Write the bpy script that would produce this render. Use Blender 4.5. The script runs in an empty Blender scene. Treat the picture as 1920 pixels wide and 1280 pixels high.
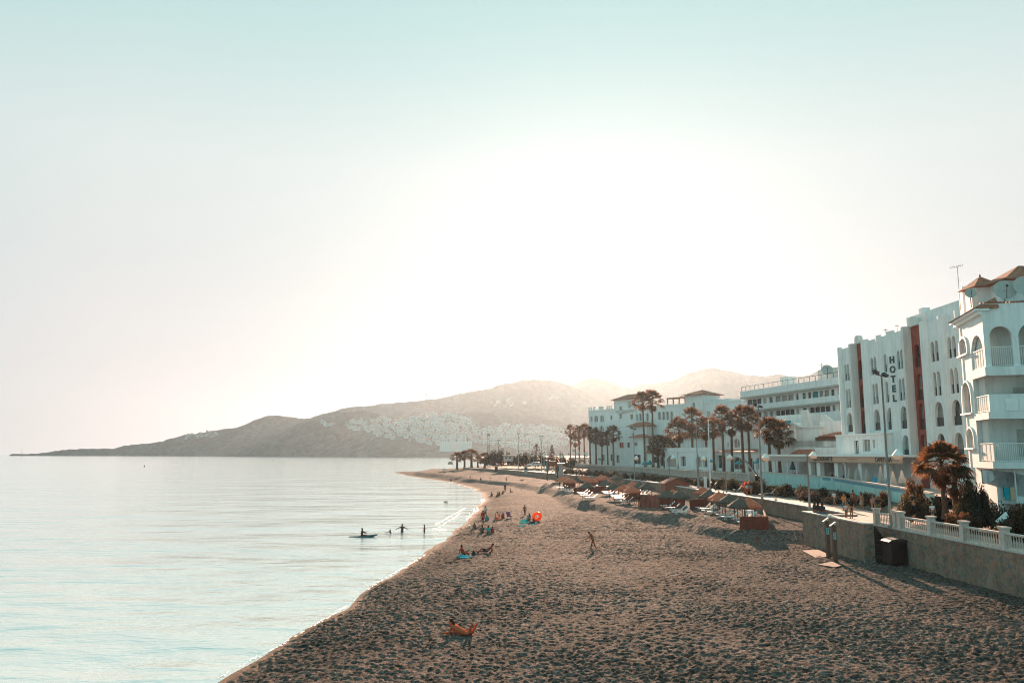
import bpy, math, random
import numpy as np
from mathutils import Vector, Matrix
from mathutils.geometry import tessellate_polygon
from mathutils.bvhtree import BVHTree

PI = math.pi
scene = bpy.context.scene
COL = scene.collection

# ---------------------------------------------------------------- camera
F = 1493.0                       # focal length in photograph pixels (28 mm lens)
PITCH = math.atan(210.0 / F)
CAMZ = 9.0
cd = bpy.data.cameras.new("camera")
cam = bpy.data.objects.new("camera", cd)
COL.objects.link(cam)
cam.location = (0, 0, CAMZ)
cam.rotation_euler = (PI / 2 + PITCH, 0, 0)
cd.sensor_width = 36.0
cd.lens = 36.0 * F / 1920.0
cd.clip_start = 0.5
cd.clip_end = 30000
scene.camera = cam

# ---------------------------------------------------------------- sun, sky, exposure
SUN_AZ = math.radians(6.3)        # to the right of straight ahead
SUN_EL = math.radians(13.0)
SUNDIR = Vector((math.sin(SUN_AZ) * math.cos(SUN_EL), math.cos(SUN_AZ) * math.cos(SUN_EL), math.sin(SUN_EL)))
sl = bpy.data.lights.new("sun", 'SUN')
sl.energy = 5.0
sl.angle = math.radians(0.6)
sl.color = (1.0, 0.64, 0.44)
sun = bpy.data.objects.new("sun", sl)
COL.objects.link(sun)
sun.rotation_euler = (-SUNDIR).to_track_quat('-Z', 'Y').to_euler()

scene.view_settings.view_transform = 'Standard'
scene.view_settings.look = 'None'
scene.view_settings.gamma = 1.0
scene.view_settings.exposure = 1.75
EXPO = 2.0 ** 1.75
scene.render.engine = 'CYCLES'
scene.cycles.use_denoising = True
scene.cycles.filter_width = 1.05
scene.cycles.denoising_prefilter = 'ACCURATE'
scene.cycles.max_bounces = 6
scene.cycles.diffuse_bounces = 3
scene.cycles.glossy_bounces = 3
scene.cycles.transparent_max_bounces = 8
scene.cycles.volume_bounces = 1
scene.cycles.sample_clamp_indirect = 6.0

world = bpy.data.worlds.new("World")
scene.world = world
world.use_nodes = True
wt = world.node_tree
wt.nodes.clear()
def wn(t, **kw):
    n = wt.nodes.new(t)
    for k, v in kw.items():
        setattr(n, k, v)
    return n
def wl(a, b):
    wt.links.new(a, b)
tc = wn('ShaderNodeTexCoord')
sky = wn('ShaderNodeTexSky', sky_type='NISHITA')
sky.sun_disc = False
sky.sun_elevation = SUN_EL
sky.sun_rotation = SUN_AZ
sky.air_density = 1.0
sky.dust_density = 2.0
sky.ozone_density = 2.0
sep = wn('ShaderNodeSeparateXYZ')
wl(tc.outputs['Generated'], sep.inputs[0])
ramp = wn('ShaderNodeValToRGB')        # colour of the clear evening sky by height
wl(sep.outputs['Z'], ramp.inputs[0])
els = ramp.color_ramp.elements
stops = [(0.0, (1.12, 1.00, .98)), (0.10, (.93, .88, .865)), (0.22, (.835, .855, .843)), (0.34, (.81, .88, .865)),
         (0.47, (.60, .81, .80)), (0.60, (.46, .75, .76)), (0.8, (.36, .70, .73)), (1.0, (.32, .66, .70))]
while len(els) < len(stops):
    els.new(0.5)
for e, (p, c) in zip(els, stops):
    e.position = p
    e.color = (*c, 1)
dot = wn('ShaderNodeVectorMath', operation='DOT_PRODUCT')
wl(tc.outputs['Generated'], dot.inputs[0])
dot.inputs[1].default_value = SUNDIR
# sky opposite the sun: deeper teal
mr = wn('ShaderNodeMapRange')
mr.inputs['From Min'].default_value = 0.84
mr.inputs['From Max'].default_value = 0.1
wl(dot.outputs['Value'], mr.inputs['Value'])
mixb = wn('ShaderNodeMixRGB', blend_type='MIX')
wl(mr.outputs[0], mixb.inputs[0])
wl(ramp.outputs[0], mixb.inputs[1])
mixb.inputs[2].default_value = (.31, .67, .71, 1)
def glow(power, col):
    mx = wn('ShaderNodeMath', operation='MAXIMUM'); wl(dot.outputs['Value'], mx.inputs[0]); mx.inputs[1].default_value = 0.0
    p = wn('ShaderNodeMath', operation='POWER'); wl(mx.outputs[0], p.inputs[0]); p.inputs[1].default_value = power
    m = wn('ShaderNodeMixRGB', blend_type='MULTIPLY'); m.inputs[0].default_value = 1.0
    wl(p.outputs[0], m.inputs[1]); m.inputs[2].default_value = (*col, 1)
    return m.outputs[0]
def add(a, b):
    m = wn('ShaderNodeMixRGB', blend_type='ADD'); m.inputs[0].default_value = 1.0
    wl(a, m.inputs[1]); wl(b, m.inputs[2])
    return m.outputs[0]
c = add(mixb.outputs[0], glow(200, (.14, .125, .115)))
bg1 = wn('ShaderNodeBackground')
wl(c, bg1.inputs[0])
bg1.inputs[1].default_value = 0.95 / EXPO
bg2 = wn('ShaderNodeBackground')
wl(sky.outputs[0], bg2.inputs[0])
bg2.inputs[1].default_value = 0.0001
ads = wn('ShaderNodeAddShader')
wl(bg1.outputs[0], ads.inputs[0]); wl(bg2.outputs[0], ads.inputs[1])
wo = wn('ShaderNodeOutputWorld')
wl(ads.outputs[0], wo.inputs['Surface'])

# ---------------------------------------------------------------- photograph pixels <-> world
SP, CP = math.sin(PITCH), math.cos(PITCH)
def ray(px, py):
    x = (px - 960.0) / F
    v = (640.0 - py) / F
    return Vector((x, CP - v * SP, SP + v * CP))
def G(px, py, z):                # where a sight line meets height z
    d = ray(px, py)
    t = (z - CAMZ) / d.z
    return Vector((d.x * t, d.y * t, z))
def AT(px, py, Y):               # where a sight line reaches distance Y
    d = ray(px, py)
    t = Y / d.y
    return Vector((d.x * t, Y, CAMZ + d.z * t))
def ZT(Y, py):
    return AT(960, py, Y).z
def project(p):
    x, y, z = p[0], p[1], p[2] - CAMZ
    f = y * CP + z * SP
    v = -y * SP + z * CP
    return (960 + x / f * F, 640 - v / f * F)

# ---------------------------------------------------------------- materials
def mat(name, col, rough=0.7, metal=0.0, spec=0.5, var=0.0, scale=4.0, bump=0.0, bscale=30.0, col2=None, trans=None, emis=None):
    m = bpy.data.materials.new(name)
    m.use_nodes = True
    nt = m.node_tree
    b = nt.nodes['Principled BSDF']
    b.inputs['Base Color'].default_value = (*col, 1)
    b.inputs['Roughness'].default_value = rough
    b.inputs['Metallic'].default_value = metal
    b.inputs['Specular IOR Level'].default_value = spec
    if var > 0 or col2 or bump > 0:
        t = nt.nodes.new('ShaderNodeTexCoord')
        if var > 0 or col2:
            n = nt.nodes.new('ShaderNodeTexNoise')
            n.inputs['Scale'].default_value = scale
            n.inputs['Detail'].default_value = 6
            n.inputs['Roughness'].default_value = 0.65
            nt.links.new(t.outputs['Object'], n.inputs['Vector'])
            r = nt.nodes.new('ShaderNodeValToRGB')
            nt.links.new(n.outputs[0], r.inputs[0])
            c2 = col2 if col2 else tuple(max(0, x * (1 - var)) for x in col)
            c1 = col if col2 else tuple(min(1, x * (1 + var * .6)) for x in col)
            r.color_ramp.elements[0].position = 0.35
            r.color_ramp.elements[1].position = 0.65
            r.color_ramp.elements[0].color = (*c2, 1)
            r.color_ramp.elements[1].color = (*c1, 1)
            nt.links.new(r.outputs[0], b.inputs['Base Color'])
        if bump > 0:
            n2 = nt.nodes.new('ShaderNodeTexNoise')
            n2.inputs['Scale'].default_value = bscale
            n2.inputs['Detail'].default_value = 4
            nt.links.new(t.outputs['Object'], n2.inputs['Vector'])
            bp = nt.nodes.new('ShaderNodeBump')
            bp.inputs['Strength'].default_value = bump
            bp.inputs['Distance'].default_value = 0.05
            nt.links.new(n2.outputs[0], bp.inputs['Height'])
            nt.links.new(bp.outputs[0], b.inputs['Normal'])
    if trans:
        tr = nt.nodes.new('ShaderNodeBsdfTranslucent')
        tr.inputs[0].default_value = (*trans, 1)
        ms = nt.nodes.new('ShaderNodeMixShader')
        ms.inputs[0].default_value = 0.5
        nt.links.new(b.outputs[0], ms.inputs[1])
        nt.links.new(tr.outputs[0], ms.inputs[2])
        nt.links.new(ms.outputs[0], nt.nodes['Material Output'].inputs[0])
    return m

M = {}
M['white'] = mat('white_render', (.78, .765, .75), .8, var=.05, scale=.5, bump=.15, bscale=12)
M['white2'] = mat('aged_white_render', (.68, .66, .63), .85, var=.07, scale=.6, bump=.15, bscale=12)
M['trim'] = mat('painted_trim', (.80, .79, .76), .6, var=.06, scale=2)
M['terracotta'] = mat('terracotta_paint', (.31, .07, .05), .8, var=.2, scale=1.5)
M['tile'] = mat('clay_roof_tile', (.36, .13, .075), .85, var=.45, scale=3, bump=.6, bscale=9)
M['dark'] = mat('dark_opening', (.03, .032, .034), .5, var=.3, scale=3)
M['pane'] = mat('curtained_glass', (.24, .225, .205), .35, var=.35, scale=2.5)
M['glassdark'] = mat('dark_glass', (.05, .06, .062), .15, var=.3, scale=2)
M['shutter'] = mat('roller_shutter', (.42, .38, .34), .7, var=.15, scale=4)
M['plastic'] = mat('white_plastic', (.82, .82, .80), .45)
M['wood'] = mat('red_brown_wood', (.20, .038, .02), .75, var=.35, scale=5, bump=.3)
M['woodpost'] = mat('weathered_post_wood', (.16, .075, .048), .8, var=.3, scale=6)
M['cabin'] = mat('cabin_wood', (.30, .085, .05), .75, var=.3, scale=4)
M['thatch_o'] = mat('dry_straw_thatch', (.60, .15, .075), .95, var=.4, scale=7, bump=.9, bscale=25)
M['thatch_d'] = mat('grey_heather_thatch', (.10, .078, .062), .95, var=.4, scale=7, bump=.9, bscale=25)
M['metal'] = mat('galvanised_post', (.32, .31, .29), .5, metal=.3, var=.1)
M['darkmetal'] = mat('dark_steel', (.05, .05, .05), .5, metal=.4)
M['globe'] = mat('frosted_lamp_globe', (.85, .82, .78), .4, trans=(.95, .85, .75))
M['bark'] = mat('palm_bark', (.15, .078, .05), .95, var=.4, scale=5, bump=.8, bscale=14)
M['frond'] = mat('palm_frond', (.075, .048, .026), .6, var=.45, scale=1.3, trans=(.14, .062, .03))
M['frond_glowtint'] = mat('glow_tinted_palm_frond', (.085, .050, .025), .6, var=.45, scale=1.3, trans=(.20, .085, .035))  # brighter frond copy; orange backlight glow is put into its colours
M['deadfrond'] = mat('dry_palm_skirt', (.12, .065, .04), .9, var=.4, scale=2, trans=(.2, .09, .04))
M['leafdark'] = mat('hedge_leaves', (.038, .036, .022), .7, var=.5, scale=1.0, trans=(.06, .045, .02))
M['leaforange'] = mat('glow_tinted_shrub_leaves', (.055, .038, .02), .7, var=.5, scale=1.2, trans=(.15, .07, .03))  # warmer leaf copy with the orange backlit rim worked into its tint
M['flower'] = mat('pink_flower_heads', (.27, .16, .14), .8, var=.35, scale=3, trans=(.2, .11, .09))
M['flowerred'] = mat('orange_red_blossom', (.75, .10, .05), .8, trans=(.7, .12, .05))
M['paving'] = mat('promenade_paving', (.40, .29, .25), .8, var=.16, scale=1.2, bump=.2)
M['kerb'] = mat('pale_stone_coping', (.52, .44, .40), .7, var=.1, scale=2)
M['baluster'] = mat('cast_stone_cream', (.66, .53, .47), .75, var=.16, scale=3)
M['poolwall'] = mat('turquoise_panel_wall', (.30, .60, .58), .45, var=.10, scale=.8)
M['blueband'] = mat('blue_tile_band', (.02, .25, .36), .4)
M['teal'] = mat('teal_canvas', (.01, .20, .22), .8)
M['cream'] = mat('cream_canvas', (.74, .69, .64), .8, var=.06, scale=4, trans=(.6, .5, .42))
M['awntan'] = mat('tan_awning', (.58, .36, .26), .8, var=.08, scale=2)
M['letters'] = mat('dark_letter_paint', (.03, .03, .03), .6)
M['hletters'] = mat('slate_sign_letters', (.035, .06, .065), .5)
M['soil'] = mat('planting_soil', (.10, .07, .05), .95, var=.3, scale=1.5)
M['grass'] = mat('dry_grass', (.11, .10, .05), .95, var=.35, scale=.8)
M['matwood'] = mat('worn_mat_wood', (.15, .085, .062), .85, var=.25, scale=3)
M['asphalt'] = mat('pale_asphalt', (.20, .16, .14), .9, var=.15, scale=.6)
M['binm'] = mat('dark_bin_slats', (.045, .018, .013), .7, var=.3, scale=5)
M['board'] = mat('sup_board_green', (.02, .07, .075), .4)
M['tyre'] = mat('rubber', (.02, .02, .02), .8)
M['carpaint'] = mat('silver_car_paint', (.50, .55, .56), .25, metal=.5)
M['foam'] = mat('sea_foam', (.85, .84, .82), .6, var=.1, scale=8)
M['bronze'] = mat('dish_grey', (.42, .40, .37), .6, var=.1)
def colmat(name, c):
    if name not in M:
        M[name] = mat(name, c, .9, spec=.0, var=.12, scale=6)
    return M[name]

# stone wall: irregular patches
def stone_mat():
    m = bpy.data.materials.new('rubble_stone_wall'); m.use_nodes = True
    nt = m.node_tree; b = nt.nodes['Principled BSDF']; b.inputs['Roughness'].default_value = .9
    t = nt.nodes.new('ShaderNodeTexCoord')
    n = nt.nodes.new('ShaderNodeTexNoise'); n.inputs['Scale'].default_value = 2.2; n.inputs['Detail'].default_value = 3
    nt.links.new(t.outputs['Object'], n.inputs['Vector'])
    ad = nt.nodes.new('ShaderNodeMixRGB'); ad.blend_type = 'ADD'; ad.inputs[0].default_value = .35
    nt.links.new(t.outputs['Object'], ad.inputs[1]); nt.links.new(n.outputs['Color'], ad.inputs[2])
    v = nt.nodes.new('ShaderNodeTexVoronoi'); v.inputs['Scale'].default_value = 4.2
    nt.links.new(ad.outputs[0], v.inputs['Vector'])
    sp = nt.nodes.new('ShaderNodeSeparateColor'); nt.links.new(v.outputs['Color'], sp.inputs[0])
    r = nt.nodes.new('ShaderNodeValToRGB'); r.color_ramp.interpolation = 'CONSTANT'
    cols = [(0, (.30, .165, .115)), (.2, (.34, .22, .16)), (.4, (.23, .17, .13)), (.55, (.42, .20, .14)), (.68, (.30, .22, .16)), (.8, (.15, .155, .145)), (.9, (.34, .25, .20))]
    while len(r.color_ramp.elements) < len(cols): r.color_ramp.elements.new(.5)
    for e, (p, c) in zip(r.color_ramp.elements, cols): e.position = p; e.color = (*c, 1)
    nt.links.new(sp.outputs[0], r.inputs[0])
    v2 = nt.nodes.new('ShaderNodeTexVoronoi'); v2.feature = 'DISTANCE_TO_EDGE'; v2.inputs['Scale'].default_value = 4.2
    nt.links.new(ad.outputs[0], v2.inputs['Vector'])
    mr = nt.nodes.new('ShaderNodeMapRange'); mr.inputs['From Max'].default_value = .09
    nt.links.new(v2.outputs[0], mr.inputs['Value'])
    mx = nt.nodes.new('ShaderNodeMixRGB'); nt.links.new(mr.outputs[0], mx.inputs[0])
    mx.inputs[1].default_value = (.42, .26, .19, 1); nt.links.new(r.outputs[0], mx.inputs[2])
    n2 = nt.nodes.new('ShaderNodeTexNoise'); n2.inputs['Scale'].default_value = .9; n2.inputs['Detail'].default_value = 8
    nt.links.new(t.outputs['Object'], n2.inputs['Vector'])
    mr2 = nt.nodes.new('ShaderNodeMapRange'); mr2.inputs['To Min'].default_value = .55; mr2.inputs['To Max'].default_value = 1.35
    nt.links.new(n2.outputs[0], mr2.inputs['Value'])
    mm = nt.nodes.new('ShaderNodeMixRGB'); mm.blend_type = 'MULTIPLY'; mm.inputs[0].default_value = 1
    nt.links.new(mx.outputs[0], mm.inputs[1]); nt.links.new(mr2.outputs[0], mm.inputs[2])
    nt.links.new(mm.outputs[0], b.inputs['Base Color'])
    bp = nt.nodes.new('ShaderNodeBump'); bp.inputs['Strength'].default_value = .7; bp.inputs['Distance'].default_value = .06
    nt.links.new(mr.outputs[0], bp.inputs['Height']); nt.links.new(bp.outputs[0], b.inputs['Normal'])
    return m
M['stone'] = stone_mat()

def gravel_mat():
    m = bpy.data.materials.new('grey_beach_gravel'); m.use_nodes = True
    nt = m.node_tree; b = nt.nodes['Principled BSDF']; b.inputs['Roughness'].default_value = .9
    b.inputs['Specular IOR Level'].default_value = 0.02; b.inputs['IOR'].default_value = 1.3
    t = nt.nodes.new('ShaderNodeTexCoord')
    def noise(s, d, r=.6):
        n = nt.nodes.new('ShaderNodeTexNoise'); n.inputs['Scale'].default_value = s; n.inputs['Detail'].default_value = d; n.inputs['Roughness'].default_value = r
        nt.links.new(t.outputs['Object'], n.inputs['Vector']); return n
    a = noise(7.0, 5, .7)
    r = nt.nodes.new('ShaderNodeValToRGB')
    r.color_ramp.elements[0].position = .36; r.color_ramp.elements[0].color = (.060, .052, .048, 1)
    r.color_ramp.elements[1].position = .66; r.color_ramp.elements[1].color = (.36, .270, .232, 1)
    nt.links.new(a.outputs[0], r.inputs[0])
    fine = noise(2.6, 8, .8)
    fr = nt.nodes.new('ShaderNodeMapRange'); fr.inputs['From Min'].default_value = .38; fr.inputs['From Max'].default_value = .62
    fr.inputs['To Min'].default_value = .35; fr.inputs['To Max'].default_value = 1.6
    nt.links.new(fine.outputs[0], fr.inputs['Value'])
    fm_ = nt.nodes.new('ShaderNodeMixRGB'); fm_.blend_type = 'MULTIPLY'; fm_.inputs[0].default_value = 1
    nt.links.new(r.outputs[0], fm_.inputs[1]); nt.links.new(fr.outputs[0], fm_.inputs[2])
    big = noise(.12, 4, .55)
    r2 = nt.nodes.new('ShaderNodeMapRange'); r2.inputs['From Min'].default_value = .3; r2.inputs['From Max'].default_value = .7
    r2.inputs['To Min'].default_value = .72; r2.inputs['To Max'].default_value = 1.22
    nt.links.new(big.outputs[0], r2.inputs['Value'])
    mm = nt.nodes.new('ShaderNodeMixRGB'); mm.blend_type = 'MULTIPLY'; mm.inputs[0].default_value = 1
    nt.links.new(fm_.outputs[0], mm.inputs[1]); nt.links.new(r2.outputs[0], mm.inputs[2])
    # wet sand near the water level, its peach sheen put into the colour
    geo = nt.nodes.new('ShaderNodeSeparateXYZ'); nt.links.new(t.outputs['Object'], geo.inputs[0])
    wz = nt.nodes.new('ShaderNodeMapRange'); wz.inputs['From Min'].default_value = .03; wz.inputs['From Max'].default_value = .17
    nt.links.new(geo.outputs['Z'], wz.inputs['Value'])
    mw = nt.nodes.new('ShaderNodeMixRGB'); nt.links.new(wz.outputs[0], mw.inputs[0])
    mw.inputs[1].default_value = (.40, .26, .20, 1); nt.links.new(mm.outputs[0], mw.inputs[2])
    nt.links.new(mw.outputs[0], b.inputs['Base Color'])
    wr = nt.nodes.new('ShaderNodeMapRange'); wr.inputs['From Min'].default_value = .06; wr.inputs['From Max'].default_value = .22
    wr.inputs['To Min'].default_value = .6; wr.inputs['To Max'].default_value = .85
    nt.links.new(geo.outputs['Z'], wr.inputs['Value']); nt.links.new(wr.outputs[0], b.inputs['Roughness'])
    f1 = noise(9.0, 6, .75)
    f0 = noise(2.4, 5, .7)
    bp0 = nt.nodes.new('ShaderNodeBump'); bp0.inputs['Strength'].default_value = .9; bp0.inputs['Distance'].default_value = .35
    nt.links.new(f0.outputs[0], bp0.inputs['Height'])
    bp = nt.nodes.new('ShaderNodeBump'); bp.inputs['Strength'].default_value = 1.0; bp.inputs['Distance'].default_value = .22
    nt.links.new(f1.outputs[0], bp.inputs['Height']); nt.links.new(bp0.outputs[0], bp.inputs['Normal']); nt.links.new(bp.outputs[0], b.inputs['Normal'])
    return m
M['gravel'] = gravel_mat()

def water_mat():
    m = bpy.data.materials.new('calm_sea_water'); m.use_nodes = True
    nt = m.node_tree; b = nt.nodes['Principled BSDF']
    b.inputs['Base Color'].default_value = (.60, .74, .73, 1); b.inputs['Metallic'].default_value = .35
    b.inputs['Roughness'].default_value = .09; b.inputs['IOR'].default_value = 1.8
    b.inputs['Specular IOR Level'].default_value = 1.0
    t = nt.nodes.new('ShaderNodeTexCoord')
    def lay(sx, sy, rot, scale, det):
        mp = nt.nodes.new('ShaderNodeMapping'); mp.inputs['Scale'].default_value = (sx, sy, 1); mp.inputs['Rotation'].default_value = (0, 0, rot)
        nt.links.new(t.outputs['Object'], mp.inputs[0])
        n = nt.nodes.new('ShaderNodeTexNoise'); n.inputs['Scale'].default_value = scale; n.inputs['Detail'].default_value = det; n.inputs['Roughness'].default_value = .55
        nt.links.new(mp.outputs[0], n.inputs['Vector']); return n.outputs[0]
    prev = None
    for (h, st, di) in ((lay(.5, 1, .35, .09, 3), .8, 1.5), (lay(.45, 1, .12, .5, 4), .55, .26), (lay(.5, 1, -.15, 2.2, 5), .6, .10)):
        bp = nt.nodes.new('ShaderNodeBump'); bp.inputs['Strength'].default_value = st; bp.inputs['Distance'].default_value = di
        nt.links.new(h, bp.inputs['Height'])
        if prev: nt.links.new(prev, bp.inputs['Normal'])
        prev = bp.outputs[0]
    nt.links.new(prev, b.inputs['Normal'])
    return m
M['water'] = water_mat()
M['hill'] = mat('scrub_hillside', (.030, .056, .054), .95, var=.5, scale=.012, bump=0)
def streaks(m, lo):
    nt = m.node_tree; b = nt.nodes['Principled BSDF']; src = b.inputs['Base Color'].links[0].from_socket
    t = nt.nodes.new('ShaderNodeTexCoord'); mp = nt.nodes.new('ShaderNodeMapping'); mp.inputs['Scale'].default_value = (1.3, 1.3, .16)
    n = nt.nodes.new('ShaderNodeTexNoise'); n.inputs['Scale'].default_value = 1.6; n.inputs['Detail'].default_value = 7; n.inputs['Roughness'].default_value = .7
    nt.links.new(t.outputs['Object'], mp.inputs[0]); nt.links.new(mp.outputs[0], n.inputs['Vector'])
    r = nt.nodes.new('ShaderNodeMapRange'); r.inputs['From Min'].default_value = .36; r.inputs['From Max'].default_value = .55; r.inputs['To Min'].default_value = lo
    nt.links.new(n.outputs[0], r.inputs['Value'])
    mx = nt.nodes.new('ShaderNodeMixRGB'); mx.blend_type = 'MULTIPLY'; mx.inputs[0].default_value = 1
    nt.links.new(src, mx.inputs[1]); nt.links.new(r.outputs[0], mx.inputs[2]); nt.links.new(mx.outputs[0], b.inputs['Base Color'])
streaks(M['white'], .84); streaks(M['white2'], .82); streaks(M['baluster'], .72); streaks(M['stone'], .75); streaks(M['poolwall'], .8)
def scrub(m):
    nt = m.node_tree; b = nt.nodes['Principled BSDF']; src = b.inputs['Base Color'].links[0].from_socket
    t = nt.nodes.new('ShaderNodeTexCoord'); n = nt.nodes.new('ShaderNodeTexNoise'); n.inputs['Scale'].default_value = .055; n.inputs['Detail'].default_value = 8; n.inputs['Roughness'].default_value = .75
    nt.links.new(t.outputs['Object'], n.inputs['Vector'])
    r = nt.nodes.new('ShaderNodeMapRange'); r.inputs['From Min'].default_value = .4; r.inputs['From Max'].default_value = .6; r.inputs['To Min'].default_value = .45; r.inputs['To Max'].default_value = 1.5
    nt.links.new(n.outputs[0], r.inputs['Value'])
    mx = nt.nodes.new('ShaderNodeMixRGB'); mx.blend_type = 'MULTIPLY'; mx.inputs[0].default_value = 1
    nt.links.new(src, mx.inputs[1]); nt.links.new(r.outputs[0], mx.inputs[2]); nt.links.new(mx.outputs[0], b.inputs['Base Color'])
scrub(M['hill'])
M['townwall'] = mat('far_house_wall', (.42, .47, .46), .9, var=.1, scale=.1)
M['land'] = mat('coastal_land', (.075, .06, .045), .95, var=.3, scale=.05)

# ---------------------------------------------------------------- mesh helpers
ORG = {}
def link_mesh(name, verts, faces, mats, parent=None, fm=None, smooth=False, local=False):
    me = bpy.data.meshes.new(name)
    if parent is not None and not local:
        o0 = ORG.get(parent.name, Vector((0, 0, 0)))
        verts = [(v[0] - o0[0], v[1] - o0[1], v[2] - o0[2]) for v in verts]
    me.from_pydata([tuple(v) for v in verts], [], faces)
    if not isinstance(mats, (list, tuple)):
        mats = [mats]
    for m in mats:
        me.materials.append(m)
    if fm:
        me.polygons.foreach_set('material_index', fm)
    if smooth:
        me.polygons.foreach_set('use_smooth', [True] * len(me.polygons))
    me.update()
    o = bpy.data.objects.new(name, me)
    COL.objects.link(o)
    if parent is not None:
        o.parent = parent
        if parent.name in ORG:
            ORG[o.name] = ORG[parent.name]
    return o

class MB:
    def __init__(s):
        s.v = []; s.f = []; s.m = []; s.mi = 0
    def add(s, vs, fs):
        k = len(s.v)
        s.v.extend([Vector(p) for p in vs])
        for f in fs:
            s.f.append([i + k for i in f]); s.m.append(s.mi)
        return s
    def box(s, c, size, rz=0.0, taper=1.0):
        cx, cy, cz = c; a, b, h = size[0] / 2, size[1] / 2, size[2] / 2
        co, si = math.cos(rz), math.sin(rz)
        vs = []
        for k, z in ((1, -h), (taper, h)):
            for x, y in ((-a, -b), (a, -b), (a, b), (-a, b)):
                x *= k; y *= k
                vs.append((cx + x * co - y * si, cy + x * si + y * co, cz + z))
        return s.add(vs, [(0, 3, 2, 1), (4, 5, 6, 7), (0, 1, 5, 4), (1, 2, 6, 5), (2, 3, 7, 6), (3, 0, 4, 7)])
    def prism(s, pts, z0, z1):
        n = len(pts)
        ar = sum(pts[i][0] * pts[(i + 1) % n][1] - pts[(i + 1) % n][0] * pts[i][1] for i in range(n))
        if ar < 0: pts = pts[::-1]
        vs = [(p[0], p[1], z0) for p in pts] + [(p[0], p[1], z1) for p in pts]
        fs = [tuple(range(n))[::-1], tuple(range(n, 2 * n))] + [(i, (i + 1) % n, n + (i + 1) % n, n + i) for i in range(n)]
        return s.add(vs, fs)
    def tube(s, path, rad, n=8, cap=True):
        path = [Vector(p) for p in path]
        if not isinstance(rad, (list, tuple)): rad = [rad] * len(path)
        rings = []
        for i, p in enumerate(path):
            d = (path[min(i + 1, len(path) - 1)] - path[max(i - 1, 0)])
            if d.length < 1e-9: d = Vector((0, 0, 1))
            d.normalize()
            a = d.cross(Vector((0, 0, 1)))
            if a.length < .05: a = d.cross(Vector((0, 1, 0)))
            a.normalize(); b = d.cross(a)
            rings.append([p + (a * math.cos(2 * PI * k / n) + b * math.sin(2 * PI * k / n)) * rad[i] for k in range(n)])
        vs = [q for r in rings for q in r]; fs = []
        for i in range(len(path) - 1):
            for k in range(n):
                fs.append((i * n + k, i * n + (k + 1) % n, (i + 1) * n + (k + 1) % n, (i + 1) * n + k))
        if cap:
            fs.append(tuple(range(n))); fs.append(tuple(range((len(path) - 1) * n, len(path) * n))[::-1])
        return s.add(vs, fs)
    def bar(s, a, b, w, h=None):
        """square bar between two points"""
        a, b = Vector(a), Vector(b); h = h or w
        d = (b - a).normalized(); u = d.cross(Vector((0, 0, 1)))
        if u.length < .05: u = d.cross(Vector((0, 1, 0)))
        u.normalize(); v = d.cross(u)
        vs = [p + u * x * w / 2 + v * y * h / 2 for p in (a, b) for x, y in ((-1, -1), (1, -1), (1, 1), (-1, 1))]
        return s.add(vs, [(0, 1, 2, 3), (7, 6, 5, 4), (0, 4, 5, 1), (1, 5, 6, 2), (2, 6, 7, 3), (3, 7, 4, 0)])
    def lathe(s, c, prof, n=12, sx=1, sy=1):
        vs = []; fs = []
        for r, z in prof:
            for k in range(n):
                t = 2 * PI * k / n
                vs.append((c[0] + r * math.cos(t) * sx, c[1] + r * math.sin(t) * sy, c[2] + z))
        for i in range(len(prof) - 1):
            for k in range(n):
                fs.append((i * n + k, i * n + (k + 1) % n, (i + 1) * n + (k + 1) % n, (i + 1) * n + k))
        fs.append(tuple(range(n))[::-1]); fs.append(tuple(range((len(prof) - 1) * n, len(prof) * n)))
        return s.add(vs, fs)
    def build(s, name, mats, parent=None, smooth=False, local=False):
        return link_mesh(name, s.v, s.f, mats, parent, s.m if isinstance(mats, (list, tuple)) else None, smooth, local)

def tag(o, label=None, cat=None, group=None, kind=None):
    if label: o['label'] = label
    if cat: o['category'] = cat
    if group: o['group'] = group
    if kind: o['kind'] = kind
    return o
def thing(name, label, cat, loc=(0, 0, 0), rz=0.0, group=None):
    o = bpy.data.objects.new(name, None)
    o.empty_display_size = .3
    COL.objects.link(o)
    o.location = loc; o.rotation_euler = (0, 0, rz)
    ORG[o.name] = Vector(loc)
    return tag(o, label, cat, group)
def proto(name):                      # thing modelled round its own origin, placed later
    o = bpy.data.objects.new(name, None)
    o.empty_display_size = .3
    COL.objects.link(o)
    return o
def copy_tree(o, parent=None):
    c = o.copy(); COL.objects.link(c)
    if parent is not None: c.parent = parent
    for ch in list(o.children):
        copy_tree(ch, c)
    return c
USED = {}
def place(p, key, loc, rz, label, cat, group=None, sc=1.0):
    if not USED.get(key):
        USED[key] = True; o = p
    else:
        o = copy_tree(p)
    o.location = loc; o.rotation_euler = (0, 0, rz)
    if sc != 1.0 or True:
        o.scale = (sc, sc, sc) if not isinstance(sc, (tuple, list)) else sc
    for k in ('label', 'category', 'group'):
        if k in o: del o[k]
    tag(o, label, cat, group)
    return o
ORDW = ['first', 'second', 'third', 'fourth', 'fifth', 'sixth', 'seventh', 'eighth', 'ninth', 'tenth', 'eleventh', 'twelfth']

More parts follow.
